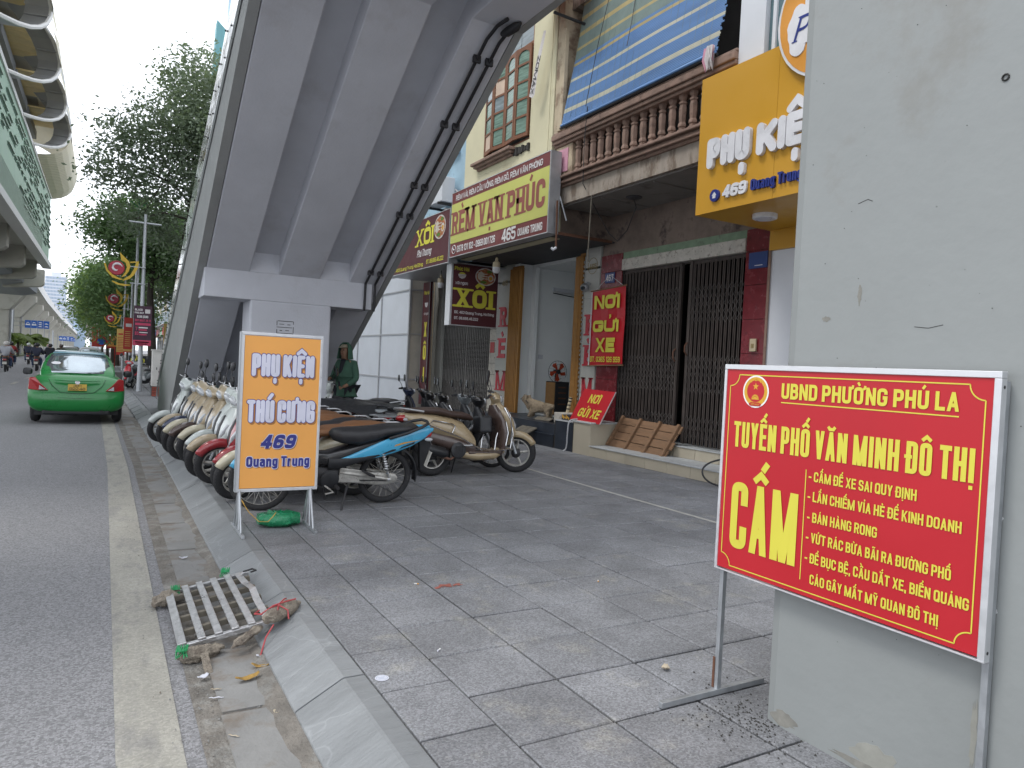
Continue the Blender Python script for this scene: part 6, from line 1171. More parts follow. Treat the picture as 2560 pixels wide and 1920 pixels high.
    MB().tube([(.80, -.06, .28), (.66, -.10, .18), (.30, -.13, .20), (.16, -.14, .24)], .016, 8).build('exhaust_pipe', 'dirty_alu', t, smooth=True); MB().tube([(.20, -.145, .23), (.14, -.15, .25), (-.28, -.165, .36), (-.32, -.165, .37)], [.03, .044, .044, .03], 12).build('exhaust', 'dark_metal', t, smooth=60)
    # front
    MB().loft([(.30, .86, 0, .02, .10), (.42, .92, 0, .035, .17), (.60, .98, 0, .04, .19), (.74, 1.0, 0, .045, .16), (.84, .98, 0, .04, .10), (.90, .97, 0, .03, .06)], 'z', 18, 2.3).build('leg_shield', shield, t, smooth=50)
    MB().loft([(.50, 1.08, 0, .02, .05), (.60, 1.07, 0, .04, .10), (.72, 1.05, 0, .05, .12), (.84, 1.02, 0, .045, .09), (.90, 1.0, 0, .03, .05)], 'z', 16, 2.3).build('front_shell', col, t, smooth=50)
    for s_ in (-1, 1): rot_pts(MB().tube([(1.22, s_ * .08, .282), (1.10, s_ * .08, .56)], .018, 8), *st_).build('fork', 'galv', t, smooth=True)
    shell(rot_pts(arc_strip(1.22, R, .305, .055, 25, 150, drop=.06), *st_).build('front_fender', col, t, smooth=60))
    hc = rot_pts(MB().loft([(.90, 1.0, 0, .05, .05), (.95, 1.0, 0, .085, .10), (1.0, .985, 0, .10, .15), (1.045, .96, 0, .08, .12), (1.065, .94, 0, .04, .07)], 'z', 18, 2.3), *st_).build('handlebar_cowl', col, t, smooth=50)
    rot_pts(MB().ball((1.085, 0, .985), .03, .085, .045, 14, 8), *st_).build('headlight', 'lens_clear', hc, smooth=True)
    handlebar(t, st_, .93, 1.005)
    for s_ in (-1, 1): mirror_(t, st_, s_, (.91, s_ * .2, 1.05), (.86, s_ * .31, 1.19))
    return t
def put(o, x, y, rz, lean, sc=.96, z=.161):
    """rear tyre contact at x, y; rz heading; lean>0 towards the bike's left"""
    o.location = (x, y, z); o.rotation_mode = 'XYZ'; o.scale = (sc,) * 3
    o.rotation_mode = 'QUATERNION'; o.rotation_quaternion = (Matrix.Rotation(rz, 3, 'Z') @ Matrix.Rotation(-lean, 3, 'X')).to_quaternion(); return o
ROW1 = 'motorbikes parked with front wheels at the kerb'
blue = put(make_underbone('motorbike', 'sky blue motorbike with long black seat and spoked wheels, nearest in the row', 'paint_blue', steer=-.35, grp=ROW1), 2.52, 6.95, PI, .15, 1.0)
pr = {}
def proto(key, *a, **kw):
    pr[key] = make_scooter(*a, **kw); return pr[key]
rowspec = [  # y, kind, label
 (7.42, 'cream_brown', 'cream scooter with long orange-brown seat standing second in the kerb row'), (7.86, 'redbike', 'dark red scooter with black seat just behind the orange sign'), (8.3, 'red2', 'bright red fendered scooter half hidden behind the orange sign'),
 (8.85, 'tan', 'tan scooter with glossy fender and brown seat in the middle of the kerb row'), (9.35, 'pearl', 'pearl white scooter between the tan and cream ones in the kerb row'), (9.85, 'cream', 'cream scooter with black ribbed nose in the kerb row'), (10.35, 'brown', 'dark brown scooter with chrome trim in the kerb row'),
 (10.85, 'cream2', 'cream fendered scooter with brown nose panels further along the kerb row'), (11.35, 'navy', 'navy fendered scooter near the far end of the kerb row'), (11.8, 'tan2', 'beige scooter second from the far end of the kerb row'), (12.3, 'pearl2', 'pale mint white scooter with chrome fender rim, last in the kerb row')]
spec = dict(cream_brown=dict(col='paint_cream', seat='seat_brown', inner='paint_brown'), redbike=dict(col='paint_red', seat='seat_black'), red2=dict(col='paint_red', seat='seat_brown', inner='paint_black'), tan=dict(col='paint_tan', seat='seat_brown', inner='paint_brown', nose='paint_pearl'), pearl=dict(col='paint_pearl', seat='seat_dark', inner='paint_brown'),
 cream=dict(col='paint_cream', seat='seat_black', inner='paint_black', nose='paint_tan'), brown=dict(col='paint_brown', seat='seat_brown', nose='paint_tan'), cream2=dict(col='paint_cream', seat='seat_brown', inner='paint_brown', nose='paint_tan'), navy=dict(col='paint_navy', seat='seat_black', nose='paint_tan'), tan2=dict(col='paint_tan', seat='seat_dark', inner='paint_brown'), pearl2=dict(col='paint_pearl', seat='seat_black', inner='paint_grey'))
for i, (y, key, lab) in enumerate(rowspec):
    o = make_scooter('scooter', lab, steer=.25 + .1 * math.sin(i * 2), grp=ROW1, tall=.02 * (i % 3), full=True, **spec[key]); put(o, 2.36 - .03 * i + .04 * math.sin(i * 1.7), y, PI + .05 * math.sin(i * 2.3), .20 + .03 * math.sin(i), .97)
ROW2 = 'motorbikes parked facing the shops'
put(make_scooter('scooter', 'gold scooter with dark brown panels and chrome guards, nearest of the row facing the shops', 'paint_gold', inner='paint_brown', seat='seat_dark', steer=-.55, guard=True, grp=ROW2), 3.72, 8.46, -.0, .12, 1.06)
r2 = [(8.98, 'black motorbike with pale green mirror beside the gold scooter', 'paint_black', 'u'), (9.48, 'black motorbike with grey handlebar cowl in the row facing the shops', 'paint_grey', 'u'), (9.98, 'silver and black scooter in the row facing the shops', 'paint_black', 's'), (10.5, 'dark scooter with cream tail in the row facing the shops', 'paint_cream', 's'), (11.05, 'black motorbike second farthest of the row facing the shops', 'paint_black', 'u'), (11.6, 'black motorbike with blue-grey dash, farthest of the row facing the shops', 'paint_navy', 'u')]
for i, (y, lab, col, kd) in enumerate(r2):
    o = make_underbone('motorbike', lab, col, 'seat_black', steer=-.35 + .1 * (i % 2), grp=ROW2) if kd == 'u' else make_scooter('scooter', lab, col, seat='seat_black', nose='paint_black', steer=-.35, grp=ROW2)
    put(o, 3.72 + .03 * math.sin(i * 2), y, .04 * math.sin(i * 3), .14, .97)
put(make_scooter('scooter', 'white classic scooter with round headlight standing beside the man in the green coat', 'paint_pearl', seat='seat_black', inner='white_paint', steer=.1, tall=.06, grp=None), 4.2, 11.9, PI - .3, .05, .97)
# dust cover sheet over the tail ends
cv = thing('dust_sheet', 'black plastic sheet and grey card laid over the seats of the far motorbikes', 'sheet', (3.0, 10.5, .95))
vs = []; fs = []
for i in range(13):
    for j in range(7):
        u, v = i / 12, j / 6; vs.append((2.55 + 1.3 * u, 9.9 + 1.9 * v - .8 * u, 1.0 - .05 * u + .03 * math.sin(u * 9 + v * 5) + .02 * math.sin(v * 13) - (.1 if j in (0, 6) else 0)))
for i in range(12):
    for j in range(6): a = i * 7 + j; fs.append((a, a + 1, a + 8, a + 7))
MB().add(vs, fs).build('sheet', 'black_plastic', cv, smooth=60)
MB().box(3.0, 4.1, 8.55, 8.9, .905, .92, Matrix.Rotation(0, 4, 'Z')).build('card', 'paint_grey', cv)
# ================================================================ TAXI
defm('car_green', (.006, .19, .035), .3, v=.10, s=3, coat=.45); defm('car_reflection_blue', (.16, .30, .36), .3, coat=.6); defm('car_glass', (.42, .47, .50), .07, .85, v=.1, s=2); defm('plate_yellow', (.55, .36, .06), .5)
cx0, cy0 = -.45, 17.1
tx = thing('taxi', 'bright green taxi sedan with yellow licence plate driving away along the kerb', 'taxi', (cx0, cy0, 0)); Tc = Matrix.Translation((cx0, cy0, 0)) @ Matrix.Rotation(.012, 4, 'Z')
MB(Tc).loft([(-.03, 0, .50, .55, .07, 3), (.0, 0, .50, .76, .17, 3.5), (.05, 0, .56, .83, .29, 3.8), (.14, 0, .60, .855, .37, 4), (.28, 0, .62, .865, .40, 4.2), (.7, 0, .63, .87, .405, 4.2), (1.2, 0, .62, .87, .40, 4.2), (2.4, 0, .62, .87, .40, 4.2), (3.2, 0, .60, .86, .37, 4), (3.9, 0, .54, .80, .28, 3.6), (4.2, 0, .48, .62, .15, 3)], 'y', 36).build('body', 'car_green', tx, smooth=60)
MB(Tc).loft([(.30, 0, .96, .66, .05), (.50, 0, 1.03, .68, .12), (.8, 0, 1.11, .67, .21), (1.1, 0, 1.17, .64, .275), (1.5, 0, 1.20, .62, .305), (2.2, 0, 1.20, .62, .305), (2.6, 0, 1.16, .63, .26), (3.2, 0, 1.0, .66, .08)], 'y', 30, 3.4).build('cabin', 'car_green', tx, smooth=60)
def patch(rows, nm, mt, par=tx, th=.006):
    vs = []; fs = []; m = len(rows[0])
    for r_ in rows: vs += r_
    for i in range(len(rows) - 1):
        for j in range(m - 1): a = i * m + j; fs.append((a, a + 1, a + m + 1, a + m))
    o = MB(Tc).add(vs, fs).build(nm, mt, par, smooth=60); s_ = o.modifiers.new('s', 'SOLIDIFY'); s_.thickness = th; return o
def row(y, z, hw, bul, n=9): return [(hw * (2 * i / (n - 1) - 1), y + bul * abs(2 * i / (n - 1) - 1) ** 3, z - .012 * abs(2 * i / (n - 1) - 1) ** 3) for i in range(n)]
patch([row(.30, 1.055, .60, .14), row(.42, 1.15, .59, .14), row(.60, 1.265, .565, .13), (row(.80, 1.375, .53, .12)), row(.95, 1.44, .50, .10)], 'rear_window', 'car_glass')
patch([row(.98, 1.455, .49, .08), row(1.25, 1.495, .47, .06), row(1.5, 1.515, .46, .04)], 'roof_reflection', 'car_reflection_blue')  # blue reflection painted on the green roof as a coloured patch
patch([row(.83, 1.40, .12, 0), row(.86, 1.405, .12, 0)], 'oval_sticker', 'acrylic_white') if 0 else None
o_ = MB(Tc).add([(-.40 + .09 * math.cos(2 * PI * i / 18), .60 + .04 * math.sin(2 * PI * i / 18), 1.245 + .028 * math.sin(2 * PI * i / 18)) for i in range(18)], [tuple(range(18))]).build('window_sticker', 'acrylic_white', tx)
for s_ in (-1, 1):
    k = MB(Tc).prism([(s_ * .83, .94), (s_ * .73, .955), (s_ * .62, .82), (s_ * .50, .70), (s_ * .66, .695), (s_ * .845, .71)], .0, .30, 'y')
    k.v = [(x, y - .03 + max(0, (abs(x - cx0) - .62)) * .30, z) for x, y, z in k.v]; tl_ = k.build('tail_light', 'lens_red', tx, bev=.012)
    MB(Tc).prism([(s_ * .655, .80), (s_ * .62, .775), (s_ * .545, .715), (s_ * .66, .71)], -.045, .02, 'y').build('reverse_lens', 'lens_clear', tl_, bev=.008)
    MB(Tc).loft([(1.62, s_ * .93, 1.0, .03, .05), (1.66, s_ * .96, 1.02, .09, .075), (1.74, s_ * .96, 1.02, .085, .07), (1.78, s_ * .93, 1.0, .02, .04)], 'y', 14, 3).build('door_mirror', 'black_plastic', tx, smooth=True)
    for y in (.75, 3.35):
        w_ = MB(Tc).torus((s_ * .74, y, .30), .215, .085, 'x', 24, 8, sq=1.1).build('wheel', 'rubber', tx, smooth=60); MB(Tc).lathe([(.02, s_ * .80), (.20, s_ * .81), (.21, s_ * .76)], (0, y, .30), 'x', 16).build('rim', 'steel', w_)
MB(Tc).box(-.6, .6, .05, .5, .20, .34).build('underside', 'black_plastic', tx, bev=.03); MB(Tc).box(-.75, .75, .4, 3.9, .17, .30).build('floorpan', 'black_plastic', tx)
MB(Tc).tube([(.44, .25, .27), (.44, .02, .26)], .04, 12).build('exhaust', 'black_plastic', tx)
lid = MB(Tc).tube([(-.50, .02, .93), (-.44, -.0, .80), (-.30, -.012, .665), (-.1, -.02, .64), (.1, -.02, .64), (.30, -.012, .665), (.44, 0, .80), (.50, .02, .93)], .005, 5).build('boot_seam', 'black_plastic', tx)
MB(Tc).loft([(-.40, .005, .905, .02, .008), (-.2, -.03, .905, .035, .014), (.2, -.03, .905, .035, .014), (.40, .005, .905, .02, .008)], 'x', 10).build('boot_trim', 'car_green', tx, smooth=True)
MB(Tc).tube([(-.74, .03, .61), (-.5, -.02, .56), (0, -.04, .55), (.5, -.02, .56), (.74, .03, .61)], .006, 5).build('bumper_crease', 'car_green', tx)
MB(Tc).lathe([(.045, -.052), (.045, -.04)], (0, 0, .875), 'y', 18).build('badge', 'chrome', tx)
pf = MB(Tc).box(-.165, .165, -.045, -.03, .70, .835).build('licence_plate', 'plate_yellow', tx, bev=.004)
text(pf, 'lettering', '922.48', Tc @ frame((-.14, -.045, .712), (1, 0, 0), (0, 0, 1)), 0, .28, 0, .055, 'black_plastic', .15, w=.002); text(pf, 'lettering', '30H', Tc @ frame((-.07, -.045, .782), (1, 0, 0), (0, 0, 1)), 0, .14, 0, .04, 'black_plastic', .15, w=.002)
# ================================================================ STATION AND VIADUCT
defm('station_green', (.30, .43, .33), .6, v=.1, s=.6, c2=(.19, .36, .25), t=.52, s2=.4); defm('slot_shadow', (.06, .12, .085), .8); defm('slot_light', (.42, .52, .44), .6); defm('pale_concrete', (.46, .445, .40), .85, v=.1, s=.5, c2=(.34, .32, .28), t=.55, s2=.6); defm('grey_steel', (.34, .35, .365), .55, .2, v=.12, s=.8)
defm('cream_sheet', (.60, .56, .43), .6, v=.06, s=.8); defm('gold_slat', (.70, .56, .28), .6, v=.15, s=1); defm('white_coat', (.66, .66, .65), .6, v=.05); defm('cap_grey', (.24, .255, .28), .7, v=.1, s=.5)
sn = thing('metro_station', 'elevated metro station with perforated green wall panels and curved cream canopy over the road', 'station', (-8, 45, 0))
for i, (a, c) in enumerate(((10, 18), (18, 26), (26, 34), (34, 42), (42, 50), (50, 58), (58, 66.8))):
    MB().box(-4.15, -4.0, a + .01, c - .01, 8.0, 13.0 + (.02 if i < 6 else 0)).build('wall_panel', 'station_green', sn)
k1 = MB(); k2 = MB()
rr_ = random.Random(3)
for j in range(13):
    z = 8.9 + j * .29; y = 14 + rr_.random()
    while y < 65.5:
        l = rr_.choice((.9, 1.5, 2.4)); 
        if rr_.random() < .62 and not (z < 10.2 and y < 44): k1.box(-3.998, -3.985, y, y + l, z, z + .17); k2.box(-3.985, -3.92, y, y + l, z + .14, z + .19)
        y += l + rr_.uniform(.2, .7)
k1.build('slot_shadows', 'slot_shadow', sn, kind='stuff'); k2.build('slot_hoods', 'slot_light', sn, kind='stuff')  # dark bars paint the shadow in the slots, under the pale proud bars
k = MB()
for j in range(26): k.box(-3.99, -3.975, 12, 60, 8.15 + j * .05, 8.17 + j * .05)
k.build('perforated_strip', 'slot_light', sn, kind='stuff')
MB().box(-4.4, -3.82, 10, 67.4, 7.62, 7.99).build('ledge', 'white_coat', sn); MB().box(-4.1, -3.93, 10, 66.9, 13.03, 13.3).build('top_rail', 'white_coat', sn); MB().box(-12, -4.41, 10, 67, 7.9, 8.3).build('floor_slab', 'pale_concrete', sn)
for y in (26, 36, 46, 55.5, 64.2, 72.6):
    MB().prism([(-7.5, 6.3), (-4.85, 6.55), (-4.62, 6.75), (-4.62, 8.0), (-7.5, 8.0)], y, y + 1.0, 'y').build('bracket', 'pale_concrete', sn, bev=.04)
for y in (50.5, 59.8, 68.5): MB().box(-5.6, -5.2, y, y + 1, 7.4, 8.0).build('beam', 'pale_concrete', sn)
for (a, c) in ((30, 44), (44, 56), (56, 64), (64, 71), (71, 78.8), (78.8, 86.5)):
    MB().prism([(-12, 6.5), (-7.2, 6.45), (-6.05, 6.75), (-6.0, 8.3), (-12, 8.3)], a + .02, c - .02, 'y').build('lower_box', 'cap_grey', sn)
for y in (57, 70.2): MB().tube([(-5.85, y, 8.2), (-5.85, y, 7.0), (-6.1, y - .1, 6.7), (-7, y - .2, 6.6)], .11, 8).build('downpipe', 'grey_steel', sn, smooth=True)
arc0 = [(-4.0, 13.2), (-3.2, 13.5), (-2.6, 14.1), (-2.3, 14.9), (-2.35, 15.8), (-2.9, 16.7), (-3.9, 17.4), (-5.5, 17.9)]
arcp = [(float(np.interp(q, range(8), [p[0] for p in arc0])) - .06 * math.sin(q * PI) ** 2 * 0, float(np.interp(q, range(8), [p[1] for p in arc0]))) for q in np.linspace(0, 7, 15)]
for _ in range(2): arcp = [arcp[0]] + [tuple((np.array(arcp[i - 1]) + 2 * np.array(arcp[i]) + np.array(arcp[i + 1])) / 4) for i in range(1, 14)] + [arcp[-1]]
def arcpos(y): # canopy bulges between bays
    return [(x + .35 * math.sin(y * .9) * max(0, (z - 13.4)) / 3, z) for x, z in arcp]
for y in (18, 24.5, 31, 37.5, 44, 50):
    inner = [(x - .9 if x > -4 else x - .5, z + .1) for x, z in arcp]; w_ = MB()
    for i in range(len(arcp) - 1):
        (x0, z0), (x1, z1) = arcp[i], arcp[i + 1]; (u0, v0), (u1, v1) = inner[i], inner[i + 1]; yy0, yy1 = y + 4.2 * math.sin(PI * i / 14), y + 4.2 * math.sin(PI * (i + 1) / 14)
        w_.add([(x0, yy0, z0), (x1, yy1, z1), (u1, yy1 + .5, v1), (u0, yy0 + .5, v0), (x0, yy0 + .18, z0), (x1, yy1 + .18, z1), (u1, yy1 + .7, v1), (u0, yy0 + .7, v0)], [(0, 1, 2, 3), (4, 5, 6, 7), (0, 1, 5, 4), (3, 2, 6, 7)])
    rb = w_.build('canopy_rib', 'grey_steel', sn)
    MB().tube([(x + .03, y + 4.2 * math.sin(PI * i / 14), z) for i, (x, z) in enumerate(arcp)], .09, 6).build('rib_flange', 'white_coat', rb)
    for i in range(2, 14, 2): (x0, z0), (u0, v0) = arcp[i], inner[i]; yy = y + 4.2 * math.sin(PI * i / 14); MB().tube([(x0, yy - .05, z0), (u0, yy + .45, v0)], .05, 5).build('stiffener', 'grey_steel', rb)
for y in (24, 31, 38, 45, 52, 59):
    for i in range(5): MB().box(-6.6, -3.6, y + i * 1.1 - 3, y + i * 1.1 - 2.1, 16.9 + .05 * i, 17.0 + .05 * i).build('ceiling_slat', 'gold_slat', sn)
    MB().box(-5.2, -4.7, y - 3.2, y + 3, 16.3, 16.85).build('roof_beam', 'cap_grey', sn)
MB().box(-9, -6.6, 12, 66, 13.0, 17.0).build('inner_wall', 'pale_concrete', sn)
MB().box(-9, -3.4, 8, 60, 17.45, 17.6).build('roof_sheet', 'grey_steel', sn)
for i in range(8): MB().box(-6.55, -6.4, 12 + i * 6.4, 16.5 + i * 6.4, 13.4, 16.6).build('timber_screen', 'gold_slat', sn)
# crumpled torn edge sheets along the outer roof line, then corrugated end shell
for i in range(30):
    y = 14 + i * 1.42; MB().add([(-2.25, y, 15.2 + random.uniform(-.1, .1)), (-2.2, y + 1.38, 15.2 + random.uniform(-.1, .1)), (-2.5 + random.uniform(-.1, .1), y + 1.4, 16.6 + random.uniform(-.1, .2)), (-2.6, y, 16.6)], [(0, 1, 2, 3)]).build('edge_sheet', 'cream_sheet' if i % 3 else 'grey_steel', sn)
vs = []; fs = []; N1, N2 = 60, 12
for j in range(N1 + 1):
    t = j / N1
    for i in range(N2 + 1):
        s_ = i / N2; q = s_ * 14; a = int(min(q, 13)); f = q - a; x = arcp[a][0] * (1 - f) + arcp[a + 1][0] * f; z = arcp[a][1] * (1 - f) + arcp[a + 1][1] * f
        yy = 52.5 + 15 * t + 3.0 * math.sin(PI * s_ * .8); vs.append((x + .05 * (j % 2) - .9 * max(0, t - .8) * 5 * .3, yy, z - .1 * t))
for j in range(N1):
    for i in range(N2): a = j * (N2 + 1) + i; fs.append((a, a + 1, a + N2 + 2, a + N2 + 1))
MB().add(vs, fs).build('end_shell', 'cream_sheet', sn)
vd = thing('metro_viaduct', 'long elevated metro viaduct on concrete piers receding along the road', 'viaduct', (-13, 120, 0))
pv = [(-6.6, 84), (-7.3, 97), (-8.4, 122), (-9.5, 160), (-11.3, 250), (-13.4, 400), (-17, 640), (-24, 1000)]
def px_(y): return np.interp(y, [p[1] for p in pv], [p[0] for p in pv])
for (x0, a), (x1, c) in zip(pv[:-1], pv[1:]):
    def seg(pr_, nm, mt):
        n_ = len(pr_); MB().add([(x0 + x, a, z) for x, z in pr_] + [(x1 + x, c, z) for x, z in pr_], [tuple(range(n_))[::-1], tuple(range(n_, 2 * n_))] + [(i, (i + 1) % n_, n_ + (i + 1) % n_, n_ + i) for i in range(n_)]).build(nm, mt, vd)
    seg([(-.25, 9.6), (0, 9.6), (0, 11.0), (-.25, 11.0)], 'parapet', 'white_coat'); seg([(-9, 9.4), (-6.5, 8.3), (-2.6, 8.3), (-.26, 9.5), (-.26, 10), (-9, 10)], 'deck', 'pale_concrete'); seg([(-2.55, 8.25), (-2.35, 8.25), (-2.0, 8.75), (-2.3, 8.75)], 'beam_edge', 'gold_slat')
    seg([(-9.25, 9.6), (-9, 9.6), (-9, 11), (-9.25, 11)], 'parapet', 'white_coat')
y = 92
while y < 560:
    x = px_(y) - 3.0; MB().box(x - 1.15, x + 1.15, y, y + 2.2, 0, 6.2).build('pier', 'pale_concrete', vd, bev=.1 if y < 200 else 0)
    MB().prism([(x - 1.2, 5.2), (x + 1.2, 5.2), (x + 2.9, 7.4), (x + 2.9, 8.25), (x - 2.9, 8.25), (x - 2.9, 7.4)], y - .2, y + 2.4, 'y').build('pier_cap', 'pale_concrete', vd); MB().tube([(x + 1.3, y + .4, 0), (x + 1.3, y + .4, 7.2)], .12, 6).build('downpipe', 'grey_steel', vd)
    y += 25 if y < 200 else 30
# near left pier under the station
MB().box(-8.6, -6.9, 62, 64, 0, 6.6).build('pier', 'pale_concrete', vd) if 0 else None
defm('road_blue', (.012, .10, .42), .45)
def lane_sign(x0, x1, z0, z1, y, lab):
    s_ = thing('lane_sign', lab, 'road sign', (x0 - 1.1, y + .3, .2), 'blue lane signs under the viaduct'); MB().tube([(x0 - 1.3, y + .3, .2), (x0 - 1.3, y + .3, z1 + 1.3)], .13, 8).build('post', 'galv', s_)
    for z in (z0 + .25, z1 - .2): MB().tube([(x0 - 1.4, y + .25, z), (x1, y + .25, z)], .06, 6).build('arm', 'galv', s_)
    w_ = (x1 - x0) / 4; h = z1 - z0
    for i in range(4):
        p_ = MB().box(x0 + i * w_ + .02, x0 + (i + 1) * w_ - .02, y, y + .08, z0, z1).build('panel', 'road_blue', s_); T = frame((x0 + i * w_ + w_ * .14, y - .002, z0 + h * .15), (1, 0, 0), (0, 0, 1)); W_ = w_ * .72; H_ = h * .7
        if i < 2: MB(T).add([(0, .2, .002), (0, H_ * .45, .002), (W_ * .12, H_ * .52, .002), (W_ * .25, H_ * .85, .002), (W_ * .75, H_ * .85, .002), (W_ * .88, H_ * .52, .002), (W_, H_ * .45, .002), (W_, .2, .002)], [tuple(range(8))]).build('car_symbol', 'sign_white', p_); MB(T).box(W_ * .22, W_ * .78, H_ * .52, H_ * .74, .002, .005).build('car_window', 'road_blue', p_)
        else:
            for j, q in enumerate((.05, .42, .78) if i == 2 else (.08, .6)): MB(T).add([(W_ * .05, H_ * q, .002), (W_ * .2, H_ * (q + .12), .002), (W_ * .5, H_ * (q + .2), .002), (W_ * .85, H_ * (q + .1), .002), (W_ * .98, H_ * q, .002)], [tuple(range(5))]).build('vehicle_symbol', 'sign_white', p_)
lane_sign(-9.05, -6.35, 3.75, 4.75, 112, 'near blue overhead lane sign with white car and motorbike symbols'); lane_sign(-9.6, -6.6, 2.9, 4.0, 205, 'second blue overhead lane sign farther down the viaduct'); lane_sign(-13, -10, 3.6, 4.9, 330, 'farthest blue overhead lane sign far down the viaduct')
# ================================================================ FAR TOWERS
defm('tower_haze_pale', (.60, .63, .68), .7, v=.04, s=.05); defm('tower_glass', (.30, .38, .48), .3, v=.1, s=.05); defm('tower_blue', (.36, .46, .60), .5, v=.05, s=.05)  # distance haze is put into the pale tower colour
def tower(lab, x0, x1, y, d, h, nx, nz, wm='tower_glass', top=0, name='tower_block', mt='tower_haze_pale', z0=4):
    t = thing(name, lab, 'tower', ((x0 + x1) / 2, y, 0)); MB().box(x0, x1, y, y + d, 0, h).build('wall', mt, t)
    if top: MB().box(x0 + (x1 - x0) * .3, x0 + (x1 - x0) * .7, y + 2, y + d - 2, h, h + top).build('roof_house', mt, t)
    if nx:
        pw, pz = (x1 - x0) / nx, (h - z0) / nz; me = MB().box(-pw * .33, pw * .33, -.12, 0, -pz * .30, pz * .30).mesh('window', wm); cnt = 0
        for j in range(nz):
            for i in range(nx):
                if cnt < 290: child('window', me, t, (x0 + (i + .5) * pw, y, h - (j + .6) * pz)); cnt += 1
        ny = max(3, int(d / pw / 1.6)); py = d / ny; k = MB()
        for j in range(nz):
            for i in range(ny): zc = h - (j + .6) * pz; yc = y + (i + .5) * py; k.box(x1, x1 + .12, yc - py * .3, yc + py * .3, zc - pz * .3, zc + pz * .3)
        k.build('side_windows', wm, t, kind='stuff')
    return t
tower('tallest pale grid-windowed tower at the end of the road', -40, -27, 640, 22, 54, 14, 20, top=3); tower('pale slab block with strip balconies left of the tallest tower', -50, -40.5, 655, 20, 50, 8, 18)
tower('narrow pale tower between the tallest tower and the blue-sided one', -24.5, -16.5, 600, 20, 33.5, 8, 14); tower('plain blue-sided tower block without windows, right of the pale towers', -18.5, -11.5, 560, 18, 22, 0, 0, mt='tower_blue'); tower('low pale block half hidden behind the street trees', -9.5, -2, 620, 18, 26, 6, 12)
tower('tall light blue tower whose edge shows behind the footbridge stair', 8.2, 22, 62, 4, 46, 9, 16, mt='blue_wall'); defm('teal_sheet', (.12, .30, .33), .5, v=.1, stretch=(6, 6, .2))
t_ = thing('rooftop_shed', 'small teal corrugated rooftop structure beside the blue tower', 'shed', (6.9, 60, 22)); MB().prism([(6.35, 22.5), (7.4, 22.5), (7.4, 25.6), (6.5, 26.4)], 58, 59, 'y').build('shed_wall', 'teal_sheet', t_); MB().box(6.6, 7.4, 58.1, 59, 14, 22.5).build('support_wall', 'blue_wall', t_)
# ================================================================ FARTHER SHOPHOUSES
hc_ = [('paint_tan', 'letter_red'), ('cream_wall', 'road_blue'), ('blue_wall', 'sign_maroon'), ('panel_white', 'sign_orange'), ('stained_beige', 'sign_red'), ('tower_haze_pale', 'station_green'), ('cream_wall', 'sign_maroon')]
defm('shop_green', (.02, .16, .06), .5); defm('rolldoor', (.22, .23, .24), .6, .3, v=.1, s=5)
names_ = ['green', 'red', 'blue', 'orange', 'scarlet', 'mint', 'maroon']
y = 25.4; i = 0
while y < 130:
    wd = (4.2, 3.8, 4.6, 5.0)[i % 4]; h = (11, 9, 13, 10, 14.5)[i % 5]; wl, sg = hc_[i % 7]; sg = 'shop_green' if i == 0 else sg; far_ = ['nearest', 'second', 'third', 'fourth', 'fifth', 'sixth', 'seventh', 'eighth', 'ninth', 'tenth'][i] if i < 10 else None
    t = thing('shophouse', (f'{far_} shophouse beyond the hoarding, with a {"green" if i == 0 else names_[i % 7]} sign band' if far_ else 'narrow shophouse in the distant row behind the street trees'), 'shophouse', (8, y, .16), 'distant shophouses along the pavement')
    MB().box(7.0, 14, y, y + wd, 4.0, h).build('wall', wl, t); MB().box(7.6, 14, y, y + wd, .16, 4.0).build('ground_floor_wall', wl, t); MB().box(6.85, 7.0, y + .05, y + wd - .05, 3.6, 4.9).build('sign_band', sg, t)
    MB().box(7.55, 7.6, y + .4, y + wd - .4, .2, 3.2).build('roller_door', 'rolldoor' if i else 'gate_dark', t)
    for f in range(int((h - 5) / 3)):
        for c_ in (.25, .68): MB().box(6.94, 7.0, y + wd * c_ - .5, y + wd * c_ + .5, 5.4 + f * 3, 6.9 + f * 3).build('window', 'glass_blue', t)
        MB().box(6.5, 7.0, y + .3, y + wd - .3, 5.1 + f * 3 + (.0), 5.18 + f * 3).build('balcony', 'panel_white', t)
    if i == 0:
        text(t, 'lettering', 'Ô TÔ', FX(6.845, y + 3.6, 0), .3, 1.6, 3.75, .5, 'letter_yellow', .18); MB().box(7.5, 7.56, y + .1, y + .5, .8, 3.4).build('strip_sign', 'sign_lime', t)
    if i in (4, 7): MB().box(6.2, 6.9, y, y + .2, 1.8, 7.5).build('projecting_sign', 'letter_red', t)
    y += wd + .06; i += 1
